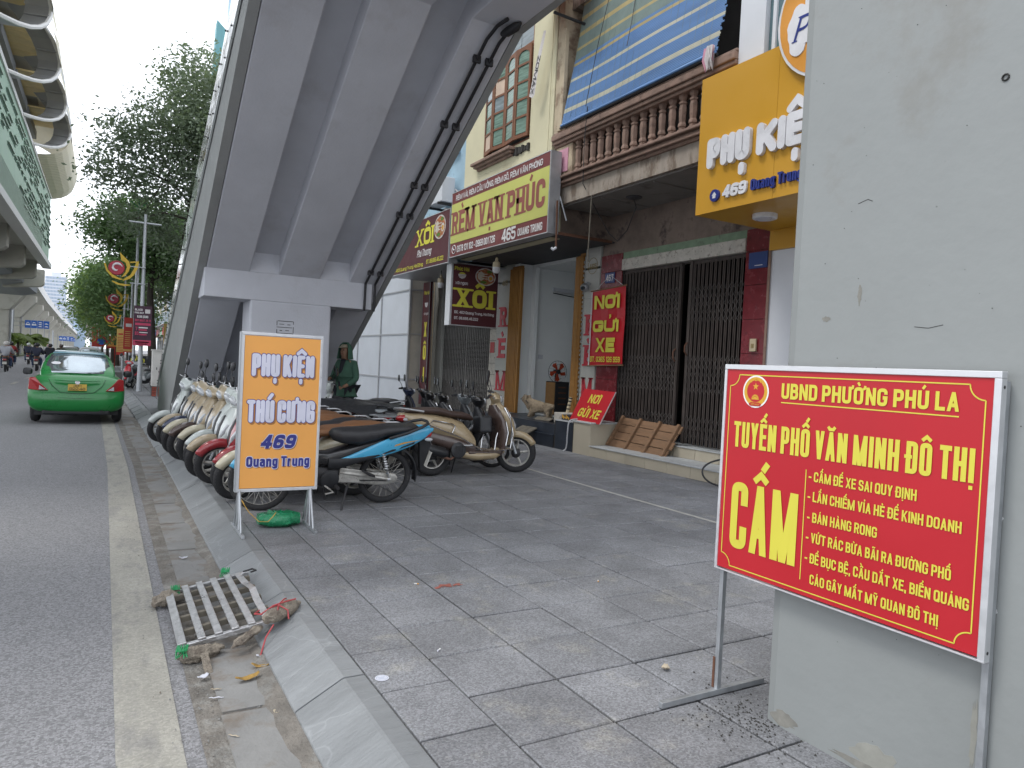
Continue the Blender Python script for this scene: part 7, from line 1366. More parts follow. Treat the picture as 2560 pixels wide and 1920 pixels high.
# ================================================================ TREES
def leafmat(k, c, v=.45):
    defm(k, c, .6, v=v, s=1.1, spec=.3); n, L, p = nodes_of(M[k]); out = n['Material Output']; tr = n.new('ShaderNodeBsdfTranslucent'); tr.inputs[0].default_value = (c[0] * 1.5, c[1] * 1.6, c[2], 1); mx = n.new('ShaderNodeMixShader'); mx.inputs[0].default_value = .28
    L.new(p.outputs[0], mx.inputs[1]); L.new(tr.outputs[0], mx.inputs[2]); L.new(mx.outputs[0], out.inputs[0])
leafmat('leaf_dark', (.15, .19, .135)); leafmat('leaf_mid', (.14, .22, .10)); leafmat('leaf_light', (.15, .22, .07)); leafmat('leaf_palm', (.14, .19, .06)); defm('bark', (.055, .045, .038), .95, v=.3, s=6, b=.5, bs=30)
def foliage(parent, blobs, n, size, mat, seed, name='crown'):
    r = np.random.default_rng(seed); bl_ = np.array(blobs, dtype=float); wgt = bl_[:, 3] * bl_[:, 4] * bl_[:, 5]; wgt /= wgt.sum()
    nc = max(20, n // 34); idx = r.choice(len(bl_), nc, p=wgt); d = r.normal(size=(nc, 3)); d /= np.linalg.norm(d, axis=1)[:, None]; rad = r.random(nc) ** .45; cen = bl_[idx, :3] + d * rad[:, None] * bl_[idx, 3:6]
    per = n // nc; C = np.repeat(cen, per, 0) + r.normal(size=(nc * per, 3)) * size * np.array([2.1, 2.1, 1.3]); m = len(C)
    a = r.normal(size=(m, 3)); a[:, 2] = a[:, 2] * .5 - .45; a /= np.linalg.norm(a, axis=1)[:, None]; b_ = r.normal(size=(m, 3)); b_ = np.cross(a, b_); b_ /= np.linalg.norm(b_, axis=1)[:, None]
    l = size * r.uniform(.7, 1.3, m)[:, None]; V = np.stack([C, C + a * l * .5 + b_ * l * .22, C + a * l, C + a * l * .5 - b_ * l * .22], 1).reshape(-1, 3); F = np.arange(m * 4).reshape(-1, 4)
    return npmesh(name, V, F, mat, parent)
def tree(lab, base, blobs, n, size, mat, seed, trunk, group='street trees', limbs=5, r0=.16, cat='tree'):
    t = thing('street_tree', lab, cat, base, group); k = MB(); pts = [Vector(p) for p in trunk]; k.tube(pts, [r0 * (1 - .55 * i / (len(pts) - 1)) for i in range(len(pts))], 9); k.build('trunk', 'bark', t, smooth=True)
    r = random.Random(seed)
    for i in range(limbs):
        bx, by, bz, rx, ry, rz = blobs[i % len(blobs)]; s_ = pts[-1].lerp(pts[len(pts) // 2], r.random() * .7); e = Vector((bx + r.uniform(-.5, .5) * rx, by + r.uniform(-.5, .5) * ry, bz + r.uniform(-.3, .6) * rz)); mid = s_.lerp(e, .5) + Vector((r.uniform(-.3, .3), 0, .25)); MB().tube([s_, mid, e], [r0 * .42, r0 * .26, r0 * .08], 6).build('limb', 'bark', t, smooth=True)
    foliage(t, blobs, n, size, mat, seed); return t
tree('tall sparse street tree with high dark crown, nearest behind the footbridge', (2.5, 30, .16), [(3.2, 30.5, 11.6, 1.7, 2, 1.9), (2.4, 30, 9.9, 2.0, 2, 1.5), (.6, 29.5, 9.3, 1.25, 1.4, .8), (.0, 29.5, 8.0, 1.0, 1.2, .8), (1.8, 30, 8.0, 1.7, 1.8, .9), (3.6, 30, 9.0, 1.2, 1.5, 2.0), (1.5, 30, 6.5, 1.5, 1.4, .8), (2.8, 30, 5.6, 1.2, 1.4, .8), (.5, 29.6, 6.3, .6, .8, .4)], 26000, .17, 'leaf_dark', 1, [(2.55, 30, .1), (2.5, 30, 2.5), (2.4, 30, 5), (2.7, 30.1, 7.5), (3.1, 30.3, 10.5)], limbs=9, r0=.13)
tree('street tree with forked dark trunks and mid green crown, behind the lamp post', (2.05, 38, .16), [(1.2, 38, 7.6, 2.0, 2, 1.2), (2.6, 38, 6.6, 1.7, 2, 1.2), (.4, 37.6, 6.7, 1.1, 1.4, .8), (3.4, 38, 5.4, 1.2, 1.6, 1.0), (1.3, 38, 5.6, .9, 1.2, .7), (-.6, 37.5, 7.1, .9, 1, .45)], 17000, .2, 'leaf_mid', 2, [(2.05, 38, .1), (1.95, 38, 2.2), (1.8, 38, 4.2), (1.9, 38, 6.6)], limbs=8, r0=.22)
tree('slender second trunk tree right of the forked street tree', (3.4, 42, .16), [(3.4, 42, 6.6, 1.3, 1.6, 1.4), (2.8, 42, 4.6, .8, 1, .8), (4.2, 42, 8.2, 1.4, 1.6, 1.2)], 9000, .2, 'leaf_dark', 3, [(3.2, 42, .1), (3.3, 42, 3), (3.5, 42, 6)], limbs=4, r0=.12)
for i, (x, y, s_, mt, lab) in enumerate(((.8, 58, 1.0, 'leaf_mid', 'rounded bright green tree beside the lotus lamp ornaments'), (.2, 70, 1.12, 'leaf_light', 'light green rounded tree just beyond the bright green one'), (.0, 84, 1.15, 'leaf_mid', 'dense green street tree in the middle of the far row'), (-.4, 100, 1.3, 'leaf_dark', 'dark green street tree far down the row'), (-1.0, 122, 1.6, 'leaf_mid', 'farthest large green street tree over the traffic'))):
    tree(lab, (x + .8, y, .16), [(x, y, 6.3 * s_, 2.1 * s_, 3, 2.1 * s_), (x + .8 * s_, y, 4.5 * s_, 1.8 * s_, 3, 1.5 * s_), (x - .8 * s_, y, 4.6 * s_, 1.2 * s_, 2.5, 1.3 * s_), (x + 1.4 * s_, y, 7 * s_, 1.6 * s_, 2, 1.4 * s_), (x - .3, y, 2.9 * s_, .9 * s_, 1.5, .7 * s_)], 11000, .30 + .03 * i, mt, 20 + i, [(x + .8, y, .1), (x + .7, y, 2.5), (x + .6, y, 5)], limbs=4, r0=.2)
for i, (x, y, h) in enumerate(((-9.6, 96, 4.6), (-9.0, 104, 4.0), (-8.4, 108, 4.4), (-9.4, 118, 4.6), (-9.2, 130, 4.2), (-9.8, 140, 4.2))):
    t = thing('palm_tree', ['feathery palm nearest the first viaduct pier', 'second feathery palm under the viaduct', 'bushy yellow-green palm under the lane sign', 'fourth palm along the median', 'fifth palm along the median', 'farthest palm along the median'][i], 'palm', (x, y, .2), 'palms on the median'); MB().tube([(x, y, .2), (x, y, h * .5)], .14, 7).build('trunk', 'bark', t)
    r = random.Random(i); V = []; F = []
    for j in range(22):
        a = r.random() * 2 * PI; l = r.uniform(1.4, 2.3); up = r.uniform(.5, 1.5); pr_ = None
        for q in range(9):
            tt = q / 8; p_ = Vector((x + math.cos(a) * l * tt, y + math.sin(a) * l * tt, h * .5 + up * 1.6 * tt - 1.7 * tt * tt)); 
            if pr_ is not None:
                for sg in (-1, 1):
                    k0 = len(V); sd = Vector((-math.sin(a), math.cos(a), 0)) * sg * .5 * math.sin(PI * min(1, tt + .1)); V += [tuple(pr_), tuple(p_), tuple(p_ + sd + Vector((0, 0, -.3))), tuple(pr_ + sd * .9 + Vector((0, 0, -.22)))]; F.append((k0, k0 + 1, k0 + 2, k0 + 3))
            pr_ = p_
    npmesh('fronds', V, F, 'leaf_palm', t)
k = MB()
# ================================================================ LAMP POSTS, ORNAMENTS, BANNERS
defm('lotus_yellow', (.55, .36, .03), .5, v=.1); defm('lotus_red', (.35, .03, .05), .5); defm('banner_dark', (.045, .012, .03), .5, v=.2, s=6); defm('banner_pink', (.45, .04, .10), .5); defm('banner_yellow', (.55, .36, .10), .5); defm('banner_red', (.45, .03, .02), .5)
def ornament(par, x, y, z, s_):
    T = frame((x, y, z), (1, 0, 0), (0, 0, 1)) @ Matrix.Scale(s_, 4); o = MB(T)
    def petal(pts, nm='petal'): MB(T).prism([(a, b) for a, b in pts], -.02, .02, 'z').build(nm, 'lotus_yellow', par)
    petal([(-.55, .40), (-.45, .05), (-.2, -.22), (.1, -.30), (.25, -.27), (.02, -.2), (-.2, -.08), (-.4, .12), (-.47, .36)]); petal([(-.2, -.36), (.1, -.46), (.5, -.48), (.55, -.5), (.3, -.56), (0, -.52), (-.22, -.40)]); petal([(.06, .95), (.12, .6), (.3, .5), (.36, .3), (.3, .05), (.14, -.18), (.30, -.1), (.44, .12), (.5, .36), (.44, .56), (.2, .8)])
    petal([(.3, -.2), (.5, -.05), (.62, .2), (.72, .55), (.5, .5), (.48, .56), (.84, .62), (.8, .3), (.66, -.02), (.48, -.22), (.2, -.34)])
    gl = MB(T).lathe([(.30, -.05), (.33, 0), (.30, .05)], (-.05, .22, 0), 'z', 24).build('globe', 'lotus_red', par)
    for a0, r_ in ((.3, .24), (2.4, .16)):
        pts = [(-.05 + r_ * (1 - .05 * j) * math.cos(a0 + j * .35), .22 + r_ * (1 - .05 * j) * math.sin(a0 + j * .35), .056) for j in range(9)]; MB(T).tube(pts, [.012, .03, .045, .05, .05, .045, .04, .03, .01], 6).build('globe_band', 'acrylic_white', gl)
    for zz in (-.4, .35): MB(T).tube([(.5, zz, 0), (1.12, zz, 0)], .025, 6).build('ornament_arm', 'galv', par)
def banner_(par, x0, x1, y, z0, z1, mt, lines):
    MB().box(x0, x1, y, y + .02, z0, z1).build('banner_cloth', mt, par)
    for (s_, a, c, zb_, cp, m_) in lines:
        T = frame((x0, y - .002, z0), (1, 0, 0), (0, 0, 1)); w_ = x1 - x0
        if s_ is None: MB(T).box(a * w_, c * w_, zb_, zb_ + cp, .001, .004).build('printed_bar', m_, par)
        else: text(par, 'lettering', s_, T, a * w_, c * w_, zb_, cp, m_, .18, w=.006)
lab3 = ['nearest grey lamp post with lotus ornament and dark sale banner', 'second lamp post with lotus ornament and red banner', 'third lamp post with small lotus ornament and yellow banner']
for i, (x, y, oz, sc_, h) in enumerate(((1.1, 28, 4.18, .74, 6.3), (1.12, 40, 3.86, .72, 6.6), (1.1, 55, 3.44, .74, 6.8))):
    l_ = thing('lamp_post', lab3[i], 'lamp post', (x, y, .16), 'lamp posts with lotus ornaments'); MB().tube([(x, y, .16), (x, y, 1.2), (x, y, h)], [.095, .075, .05], 10).build('pole', 'galv', l_, smooth=True); MB().tube([(x - .5, y, h - .3), (x + .5, y, h - .3)], .03, 6).build('cross_arm', 'galv', l_)
    ornament(l_, x - .66 * (sc_ / .62), y - .12, oz, sc_ / (1 if i else .98)); MB().tube([(x - .16, y, oz - .35), (x - .16, y, oz + .4)], .03, 6).build('ornament_post', 'galv', l_)
    if i == 0: banner_(l_, .84, 1.40, y - .2, 1.75, 3.12, 'banner_dark', [('BLACK', .06, .5, 1.20, .07, 'letter_white'), ('FREE DAY', .06, .55, 1.10, .06, 'letter_white'), (None, .62, .9, 1.12, .14, 'torn_cloth'), ('6:00 SÁNG', .2, .8, .96, .08, 'letter_white'), ('DUY NHẤT 28.11', .08, .95, .83, .08, 'banner_pink'), (None, .1, .95, .70, .08, 'banner_pink'), ('7', .12, .24, .52, .12, 'banner_pink'), (None, .3, .8, .60, .04, 'letter_white'), (None, .3, .75, .52, .05, 'banner_pink'), ('93', .1, .3, .36, .12, 'banner_pink'), (None, .34, .8, .44, .03, 'letter_white'), (None, .34, .75, .36, .05, 'banner_pink'), (None, 0, 1, .0, .19, 'banner_pink'), (None, .12, .88, .10, .04, 'letter_white'), (None, .2, .8, .04, .03, 'letter_white')])
    if i == 1: banner_(l_, .80, 1.22, y - .2, 1.45, 3.15, 'banner_red', [(None, .2, .8, 1.25, .16, 'letter_white')] + [(None, .15, .7, 1.0 - j * .1, .035, 'banner_yellow') for j in range(8)] + [(None, 0, 1, .05, .1, 'banner_yellow')])
    if i == 2: banner_(l_, .7, 1.2, y - .2, 1.2, 2.95, 'banner_yellow', [(None, .2, .75, 1.35, .1, 'banner_red')] + [(None, .15, .85, 1.15 - j * .11, .03, 'banner_red') for j in range(9)] + [(None, 0, 1, 0, .2, 'banner_red')])
p2_ = thing('utility_pole', 'slim pale pole standing just left of the nearest lamp post', 'pole', (1.0, 31.5, .16)); MB().tube([(1.0, 31.5, .16), (1.0, 31.5, 6.9)], [.06, .045], 8).build('pole', 'galv', p2_); MB().tube([(1.0, 31.5, 6.9), (1.0, 31.5, 7.5)], .035, 6).build('green_tip', 'green_strap', p2_)
for s_ in (-1, 1): MB().tube([(1.0, 31.5, 7.1), (1.0 + s_ * .3, 31.5, 7.35)], .02, 5).build('green_arm', 'green_strap', p2_)
# cabinet, warning sign, small street clutter
uc = thing('utility_cabinet', 'beige roadside utility cabinet on a red brick base beside the stair foot', 'cabinet', (1.5, 25.3, .16)); MB().box(1.33, 1.62, 25, 25.7, .48, 1.60).build('case', 'plate_white', uc, bev=.01); MB().box(1.31, 1.64, 24.97, 25.73, 1.60, 1.64).build('lid', 'plate_white', uc); MB().box(1.35, 1.60, 24.99, 25.0, .55, 1.5).build('door', 'plate_white', uc); MB().box(1.44, 1.46, 24.975, 24.99, 1.0, 1.08).build('lock', 'black_plastic', uc)
defm('brick', (.28, .07, .05), .85, v=.2, rnd=.2)
MB().box(1.345, 1.605, 25.02, 25.68, .16, .48).build('base', 'mortar', uc)
for j in range(5):
    for i in range(2): x = 1.335 + i * .14 - (.06 if j % 2 else 0); MB().box(max(1.335, x), min(1.615, x + .135), 25.008, 25.02, .17 + j * .06, .222 + j * .06).build('brick', 'brick', uc)
ws = thing('warning_sign', 'orange triangular road works sign on a striped post', 'road sign', (.7, 62, .16)); MB().tube([(.7, 62, .16), (.7, 62, 1.9)], .04, 6).build('post', 'banner_red', ws); MB().prism([(.2, 1.75), (1.2, 1.75), (.7, 2.6)], 61.9, 61.94, 'y').build('panel', 'sign_orange', ws); MB().prism([(.62, 1.85), (.78, 1.85), (.76, 2.2), (.7, 2.32), (.64, 2.2)], 61.88, 61.9, 'y').build('symbol', 'black_plastic', ws)
pn_ = thing('no_parking_sign', 'small round blue and red sign beside the orange warning triangle', 'road sign', (-.2, 62, .16)); MB().tube([(-.2, 62, .16), (-.2, 62, 2)], .04, 6).build('post', 'galv', pn_); MB().lathe([(.38, 61.9), (.38, 61.93)], (-.2, 0, 2.1), 'y', 20).build('panel', 'banner_red', pn_); MB().lathe([(.27, 61.88), (.27, 61.9)], (-.2, 0, 2.1), 'y', 20).build('centre', 'road_blue', pn_)
fl = thing('flag_cluster', 'red inflatable flags and banners hanging before the far trees', 'flag', (-.6, 75, .16))
for i, (x, z, w_, h, m_) in enumerate(((-1.0, 1.7, 1.0, 1.9, 'banner_red'), (-1.5, 2.5, .9, 1.4, 'torn_cloth'), (.2, 1.6, .8, 1.2, 'banner_red'))):
    vs = []; fs = []
    for a in range(5):
        for b_ in range(5): vs.append((x + w_ * a / 4, 75 + i * .5 + .12 * math.sin(a * 2 + b_), z + h * b_ / 4))
    for a in range(4):
        for b_ in range(4): q = a * 5 + b_; fs.append((q, q + 5, q + 6, q + 1))
    o = MB().add(vs, fs).build('flag_cloth', m_, fl, smooth=80)
MB().tube([(-.5, 75, .16), (-.5, 75, 3.9)], .05, 6).build('flagpole', 'galv', fl)
sb = thing('street_signboard', 'dark roadside board with yellow letters under the sale banner', 'sign', (1.3, 34, .16)); MB().box(.9, 1.75, 34, 34.05, .95, 1.35).build('panel', 'black_plastic', sb); text(sb, 'lettering', 'ĐỒ D', frame((.9, 33.99, 1.02), (1, 0, 0), (0, 0, 1)), .08, .6, 0, .22, 'letter_yellow', .2); 
for x in (.95, 1.7): MB().tube([(x, 34.02, .16), (x, 34.02, .95)], .02, 5).build('leg', 'galv', sb)
gs_ = thing('glass_board', 'colourful curved shop stickers board behind the nearest tree', 'sign', (3, 40, .16)); MB().box(2.6, 3.4, 40.4, 40.5, 1.2, 3.0).build('panel', 'banner_yellow', gs_)
for i in range(4): MB().lathe([(.16, 40.38), (.16, 40.4)], (2.8 + .35 * (i % 2), 0, 1.5 + i * .38), 'y', 12).build('printed_spot', ('lotus_red', 'road_blue')[i % 2], gs_)
# parked red motorbike and a black one at its side
put(make_underbone('motorbike', 'bright red parked motorbike facing the camera before the utility cabinet', 'paint_hotred', steer=.2, grp=None, shield='paint_grey'), .95, 30.0, -PI / 2 - .25, .08, .97)
put(make_scooter('scooter', 'black and white scooter parked just behind the bright red motorbike', 'paint_grey', steer=.2), 1.75, 30.9, -PI / 2 - .9, .08, .95)
# ================================================================ PEOPLE
defm('skin', (.30, .17, .11), .6, v=.08); defm('coat_green', (.055, .13, .09), .8, v=.15, s=6, b=.3, bs=12); defm('cloth_dark', (.02, .022, .03), .9, v=.2); defm('cloth_grey', (.36, .37, .40), .9, v=.15, s=5); defm('cloth_navy', (.03, .035, .06), .9); defm('cloth_olive', (.07, .075, .06), .9); defm('cloth_red', (.28, .03, .03), .9); defm('cap_beige', (.42, .37, .28), .9); defm('jeans', (.04, .06, .11), .9)
def skinned(name, J, E, mat, parent, lv=2, root='pelvis'):
    ks = list(J); me = D.meshes.new(name); off = rootloc(parent); me.from_pydata([tuple(Vector(J[k_][:3]) - off) for k_ in ks], [(ks.index(a), ks.index(b_)) for a, b_ in E], []); me.materials.append(M[mat])
    o = D.objects.new(name, me); COL.objects.link(o); o.parent = parent; m = o.modifiers.new('skin', 'SKIN')
    for i, k_ in enumerate(ks): r_ = J[k_][3]; sv = me.skin_vertices[0].data[i]; sv.radius = (r_, J[k_][4]) if len(J[k_]) > 4 else (r_, r_); sv.use_root = (k_ == root)
    s_ = o.modifiers.new('sub', 'SUBSURF'); s_.levels = s_.render_levels = lv; m.use_smooth_shade = True; return o
px, py = 3.92, 13.05; F_ = Vector((-.80, -.60, 0)); Sd = Vector((.60, -.80, 0)).normalized(); Z0 = .16   # faces the road side, left hand of the man = Sd x
def P_(f, s_, z): v = Vector((px, py, Z0)) + F_ * f - Sd * s_; return (v.x, v.y, Z0 + z)
mn = thing('person', 'man in a hooded green jacket and beige cap looking down behind the motorbikes', 'person', (px, py, Z0))
J = dict(pelvis=P_(0, 0, .93) + (.15,), belly=P_(.0, 0, 1.1) + (.14,), chest=P_(.0, 0, 1.30) + (.155,), neckb=P_(.02, 0, 1.44) + (.07,), neck=P_(.05, 0, 1.50) + (.055,), jaw=P_(.09, 0, 1.55) + (.07,), head=P_(.07, 0, 1.62) + (.088,), crown=P_(.06, 0, 1.69) + (.055,),
 shl=P_(0, .17, 1.38) + (.07,), ell=P_(.04, .26, 1.12) + (.05,), wrl=P_(.26, .17, 1.09) + (.034,), pml=P_(.33, .12, 1.09) + (.034,), shr=P_(0, -.17, 1.38) + (.07,), elr=P_(.02, -.25, 1.10) + (.05,), wrr=P_(.22, -.18, .98) + (.034,), pmr=P_(.29, -.15, .95) + (.034,),
 hl=P_(0, .09, .88) + (.10,), kl=P_(.04, .10, .48) + (.07,), al=P_(0, .11, .10) + (.05,), tl=P_(.14, .12, .04) + (.04,), hr=P_(0, -.09, .88) + (.10,), kr=P_(.04, -.10, .48) + (.07,), ar=P_(0, -.11, .10) + (.05,), tr=P_(.14, -.12, .04) + (.04,))
E = [('pelvis', 'belly'), ('belly', 'chest'), ('chest', 'neckb'), ('neckb', 'neck'), ('neck', 'jaw'), ('jaw', 'head'), ('head', 'crown'), ('chest', 'shl'), ('shl', 'ell'), ('ell', 'wrl'), ('wrl', 'pml'), ('chest', 'shr'), ('shr', 'elr'), ('elr', 'wrr'), ('wrr', 'pmr'), ('pelvis', 'hl'), ('hl', 'kl'), ('kl', 'al'), ('al', 'tl'), ('pelvis', 'hr'), ('hr', 'kr'), ('kr', 'ar'), ('ar', 'tr')]
skinned('body', J, E, 'skin', mn)
Jt = {k_: v[:3] + (v[3] * 1.2 if k_ not in ('wrl', 'wrr') else .045,) for k_, v in J.items() if k_ in ('belly', 'chest', 'neckb', 'shl', 'ell', 'wrl', 'shr', 'elr', 'wrr')}; Jt['hem'] = P_(0, 0, .78) + (.20,); Jt['pelvis'] = P_(0, 0, .95) + (.185,)
skinned('jacket', Jt, [('hem', 'pelvis'), ('pelvis', 'belly'), ('belly', 'chest'), ('chest', 'neckb'), ('chest', 'shl'), ('shl', 'ell'), ('ell', 'wrl'), ('chest', 'shr'), ('shr', 'elr'), ('elr', 'wrr')], 'coat_green', mn)
Jl = {k_: v[:3] + (v[3] * 1.12,) for k_, v in J.items() if k_ in ('pelvis', 'hl', 'kl', 'al', 'hr', 'kr', 'ar')}; skinned('trousers', Jl, [e for e in E if e[0] in Jl and e[1] in Jl], 'cloth_dark', mn)
for s_ in (-1, 1): T_ = P_(.06, s_ * .12, .05); MB().ball((T_[0], T_[1], T_[2]), .13, .09, .055).build('shoe', 'black_plastic', mn, smooth=True)
# hood: shell around the head open at the face
vs = []; fs = []; hd_c = Vector(P_(.045, 0, 1.605))
for i in range(9):
    ph = PI * (i / 8) * .92
    for j in range(15):
        th = math.radians(-120 + 240 * j / 14); d_ = (-F_ * math.cos(th) + Sd * math.sin(th)); rr2 = .125 * math.sin(ph * .5 + .55) if i < 8 else .12
        z = .155 - .30 * i / 8; rad = .128 * (1 - max(0, (z - .0) / .17) ** 2) ** .5 if z > 0 else .128 + .02 * (-z / .15); vs.append(tuple(hd_c + d_ * rad + Vector((0, 0, z))))
for i in range(8):
    for j in range(14): a = i * 15 + j; fs.append((a, a + 1, a + 16, a + 15))
hh = MB().add(vs, fs).add([vs[j] for j in range(15)], [tuple(range(15))]).build('hood', 'coat_green', mn, smooth=80); m = hh.modifiers.new('s', 'SOLIDIFY'); m.thickness = .012
MB().tube([vs[i * 15 + 0] for i in range(9)], .012, 6).build('hood_rim', 'coat_green', mn); MB().tube([vs[i * 15 + 14] for i in range(9)], .012, 6).build('hood_rim', 'coat_green', mn)
c_ = Vector(P_(.10, 0, 1.67)); T = Matrix.Translation(c_) @ Matrix((F_, Sd, Vector((0, 0, 1)))).transposed().to_4x4(); MB(T).add([(-.02, -.085, .03)] + [(.0 + .11 * math.cos(a), .09 * math.sin(a), .022 - .03 * math.cos(a)) for a in [(-80 + 160 * i / 8) * PI / 180 for i in range(9)]] + [(-.02, .085, .03)], [tuple(range(11))]).build('cap_brim', 'cap_beige', mn)
MB(T).loft([(.0, -.03, 0, .085, .085), (.035, -.03, 0, .08, .08), (.06, -.03, 0, .05, .05)], 'z', 12, 2).build('cap', 'cap_beige', mn, smooth=True)
fc_ = Vector(P_(.155, 0, 1.595)); T = Matrix.Translation(fc_) @ Matrix((F_, Sd, Vector((0, 0, 1)))).transposed().to_4x4()
MB(T).prism([(-.014, -.02), (.014, -.02), (.005, .03), (-.005, .03)], -.012, .018, 'x').build('nose', 'skin', mn, bev=.006)
for s_ in (-1, 1): MB(T).ball((-.006, s_ * .032, .025), .008, .014, .006, 8, 5).build('eye', 'black_plastic', mn); MB(T).box(-.008, .0, s_ * .032 - .017, s_ * .032 + .017, .036, .041).build('eyebrow', 'black_plastic', mn)
MB(T).box(-.012, -.003, -.022, .022, -.042, -.036).build('mouth', 'cloth_red', mn, bev=.002)
for hnd, (fx, sx, zx) in (('l', (.34, .10, 1.09)), ('r', (.30, -.14, .945))):
    for q in range(4): a = P_(fx + .01, sx + (.026 - .017 * q), zx); b_ = P_(fx + .055, sx + (.02 - .017 * q) * .7, zx - .008 * q); c2 = P_(fx + .05, sx + (.015 - .015 * q) * .5, zx - .035); MB().tube([a, b_, c2], [.010, .009, .007], 6).build('finger', 'skin', mn, smooth=True)
    MB().tube([P_(fx - .02, sx - .03 if hnd == 'l' else sx + .03, zx), P_(fx + .03, sx - .04 if hnd == 'l' else sx + .04, zx + .01)], [.011, .008], 6).build('thumb', 'skin', mn)
MB().tube([P_(.36, .06, 1.08), P_(.40, .03, 1.10)], .006, 5).build('held_key', 'black_plastic', mn)
MB().loft([(1.0, *P_(.145, 0, 0)[:2], .03, .06), (1.3, *P_(.165, 0, 0)[:2], .035, .05), (1.42, *P_(.12, 0, 0)[:2], .03, .04)][0:0] or [(Z0 + .95, P_(.165, 0, 0)[0], P_(.165, 0, 0)[1], .035, .035), (Z0 + 1.25, P_(.155, 0, 0)[0], P_(.155, 0, 0)[1], .045, .045), (Z0 + 1.45, P_(.09, 0, 0)[0], P_(.09, 0, 0)[1], .05, .05)], 'z', 12, 2).build('dark_shirt', 'cloth_dark', mn, smooth=True)
# riders far up the road, riding away
def simple_bike(x, y, col, lab, rz=PI / 2, plate=True):
    t = thing('motorbike', lab, 'motorbike', (0, 0, 0), 'motorbikes in the traffic'); MB().torus((0, 0, .28), .24, .045, 'y', 18, 6).build('rear_wheel', 'rubber', t); MB().torus((1.22, 0, .28), .24, .04, 'y', 18, 6).build('front_wheel', 'rubber', t)
    MB().loft([(-.42, 0, .72, .06, .03), (-.25, 0, .66, .13, .12), (.1, 0, .56, .15, .16), (.45, 0, .42, .14, .14), (.8, 0, .42, .13, .10), (1.0, 0, .70, .12, .2), (1.08, 0, .85, .06, .1)], 'x', 12).build('body', col, t, smooth=50); MB().loft([(-.35, 0, .78, .1, .03), (0, 0, .79, .14, .05), (.5, 0, .75, .09, .04)], 'x', 12).build('seat', 'seat_black', t, smooth=True)
    MB().box(-.44, -.41, -.09, .09, .66, .74).build('tail_light', 'lens_red', t); MB().box(-.45, -.43, -.10, .10, .44, .58).build('licence_plate', 'plate_face', t); MB().tube([(.85, -.34, 1.04), (.95, 0, 1.0), (.85, .34, 1.04)], .02, 6).build('handlebar', 'black_plastic', t)
    for s_ in (-1, 1): MB().ball((.82, s_ * .36, 1.22), .02, .06, .04, 8, 5).build('mirror', 'black_plastic', t); MB().tube([(.85, s_ * .28, 1.04), (.82, s_ * .36, 1.22)], .01, 4).build('mirror_stalk', 'black_plastic', t)
    t.location = (x, y, 0); t.rotation_euler = (0, 0, rz); return t
def rider(x, y, top, helm, lab, leg='jeans'):
    t = thing('person', lab, 'person', (0, 0, 0), 'motorbike riders in the traffic')
    J = dict(pelvis=(.05, 0, .86, .12), chest=(.14, 0, 1.25, .13), neck=(.18, 0, 1.43, .06), head=(.20, 0, 1.56, .09), shl=(.16, .19, 1.36, .08), ell=(.38, .28, 1.12, .06), hnl=(.80, .31, 1.06, .04), shr=(.16, -.19, 1.36, .08), elr=(.38, -.28, 1.12, .06), hnr=(.80, -.31, 1.06, .04), kl=(.48, .20, .72, .09), fl=(.38, .20, .30, .06), kr=(.48, -.20, .72, .09), fr=(.38, -.20, .30, .06))
    E = [('pelvis', 'chest'), ('chest', 'neck'), ('neck', 'head'), ('chest', 'shl'), ('shl', 'ell'), ('ell', 'hnl'), ('chest', 'shr'), ('shr', 'elr'), ('elr', 'hnr'), ('pelvis', 'kl'), ('kl', 'fl'), ('pelvis', 'kr'), ('kr', 'fr')]
    skinned('body', J, E, 'skin', t, 1); Jt = {k_: J[k_][:3] + (J[k_][3] * 1.5,) for k_ in ('pelvis', 'chest', 'shl', 'ell', 'shr', 'elr')}; Jt['hnl'] = (.74, .30, 1.06, .07); Jt['hnr'] = (.74, -.30, 1.06, .07); skinned('jacket', Jt, [('pelvis', 'chest'), ('chest', 'shl'), ('shl', 'ell'), ('ell', 'hnl'), ('chest', 'shr'), ('shr', 'elr'), ('elr', 'hnr')], top, t, 1)
    Jl = {k_: J[k_][:3] + (J[k_][3] * 1.15,) for k_ in ('kl', 'fl', 'kr', 'fr')}; Jl['pelvis'] = (.05, 0, .83, .16); skinned('trousers', Jl, [('pelvis', 'kl'), ('kl', 'fl'), ('pelvis', 'kr'), ('kr', 'fr')], leg, t, 1)
    MB().ball((.19, 0, 1.60), .15, .135, .135, 12, 8).build('helmet', helm, t, smooth=True)
    for s_ in (-1, 1): MB().ball((.44, s_ * .2, .25), .14, .05, .05, 8, 5).build('shoe', 'black_plastic', t)
    t.location = (x, y, 0); t.rotation_euler = (0, 0, PI / 2); return t
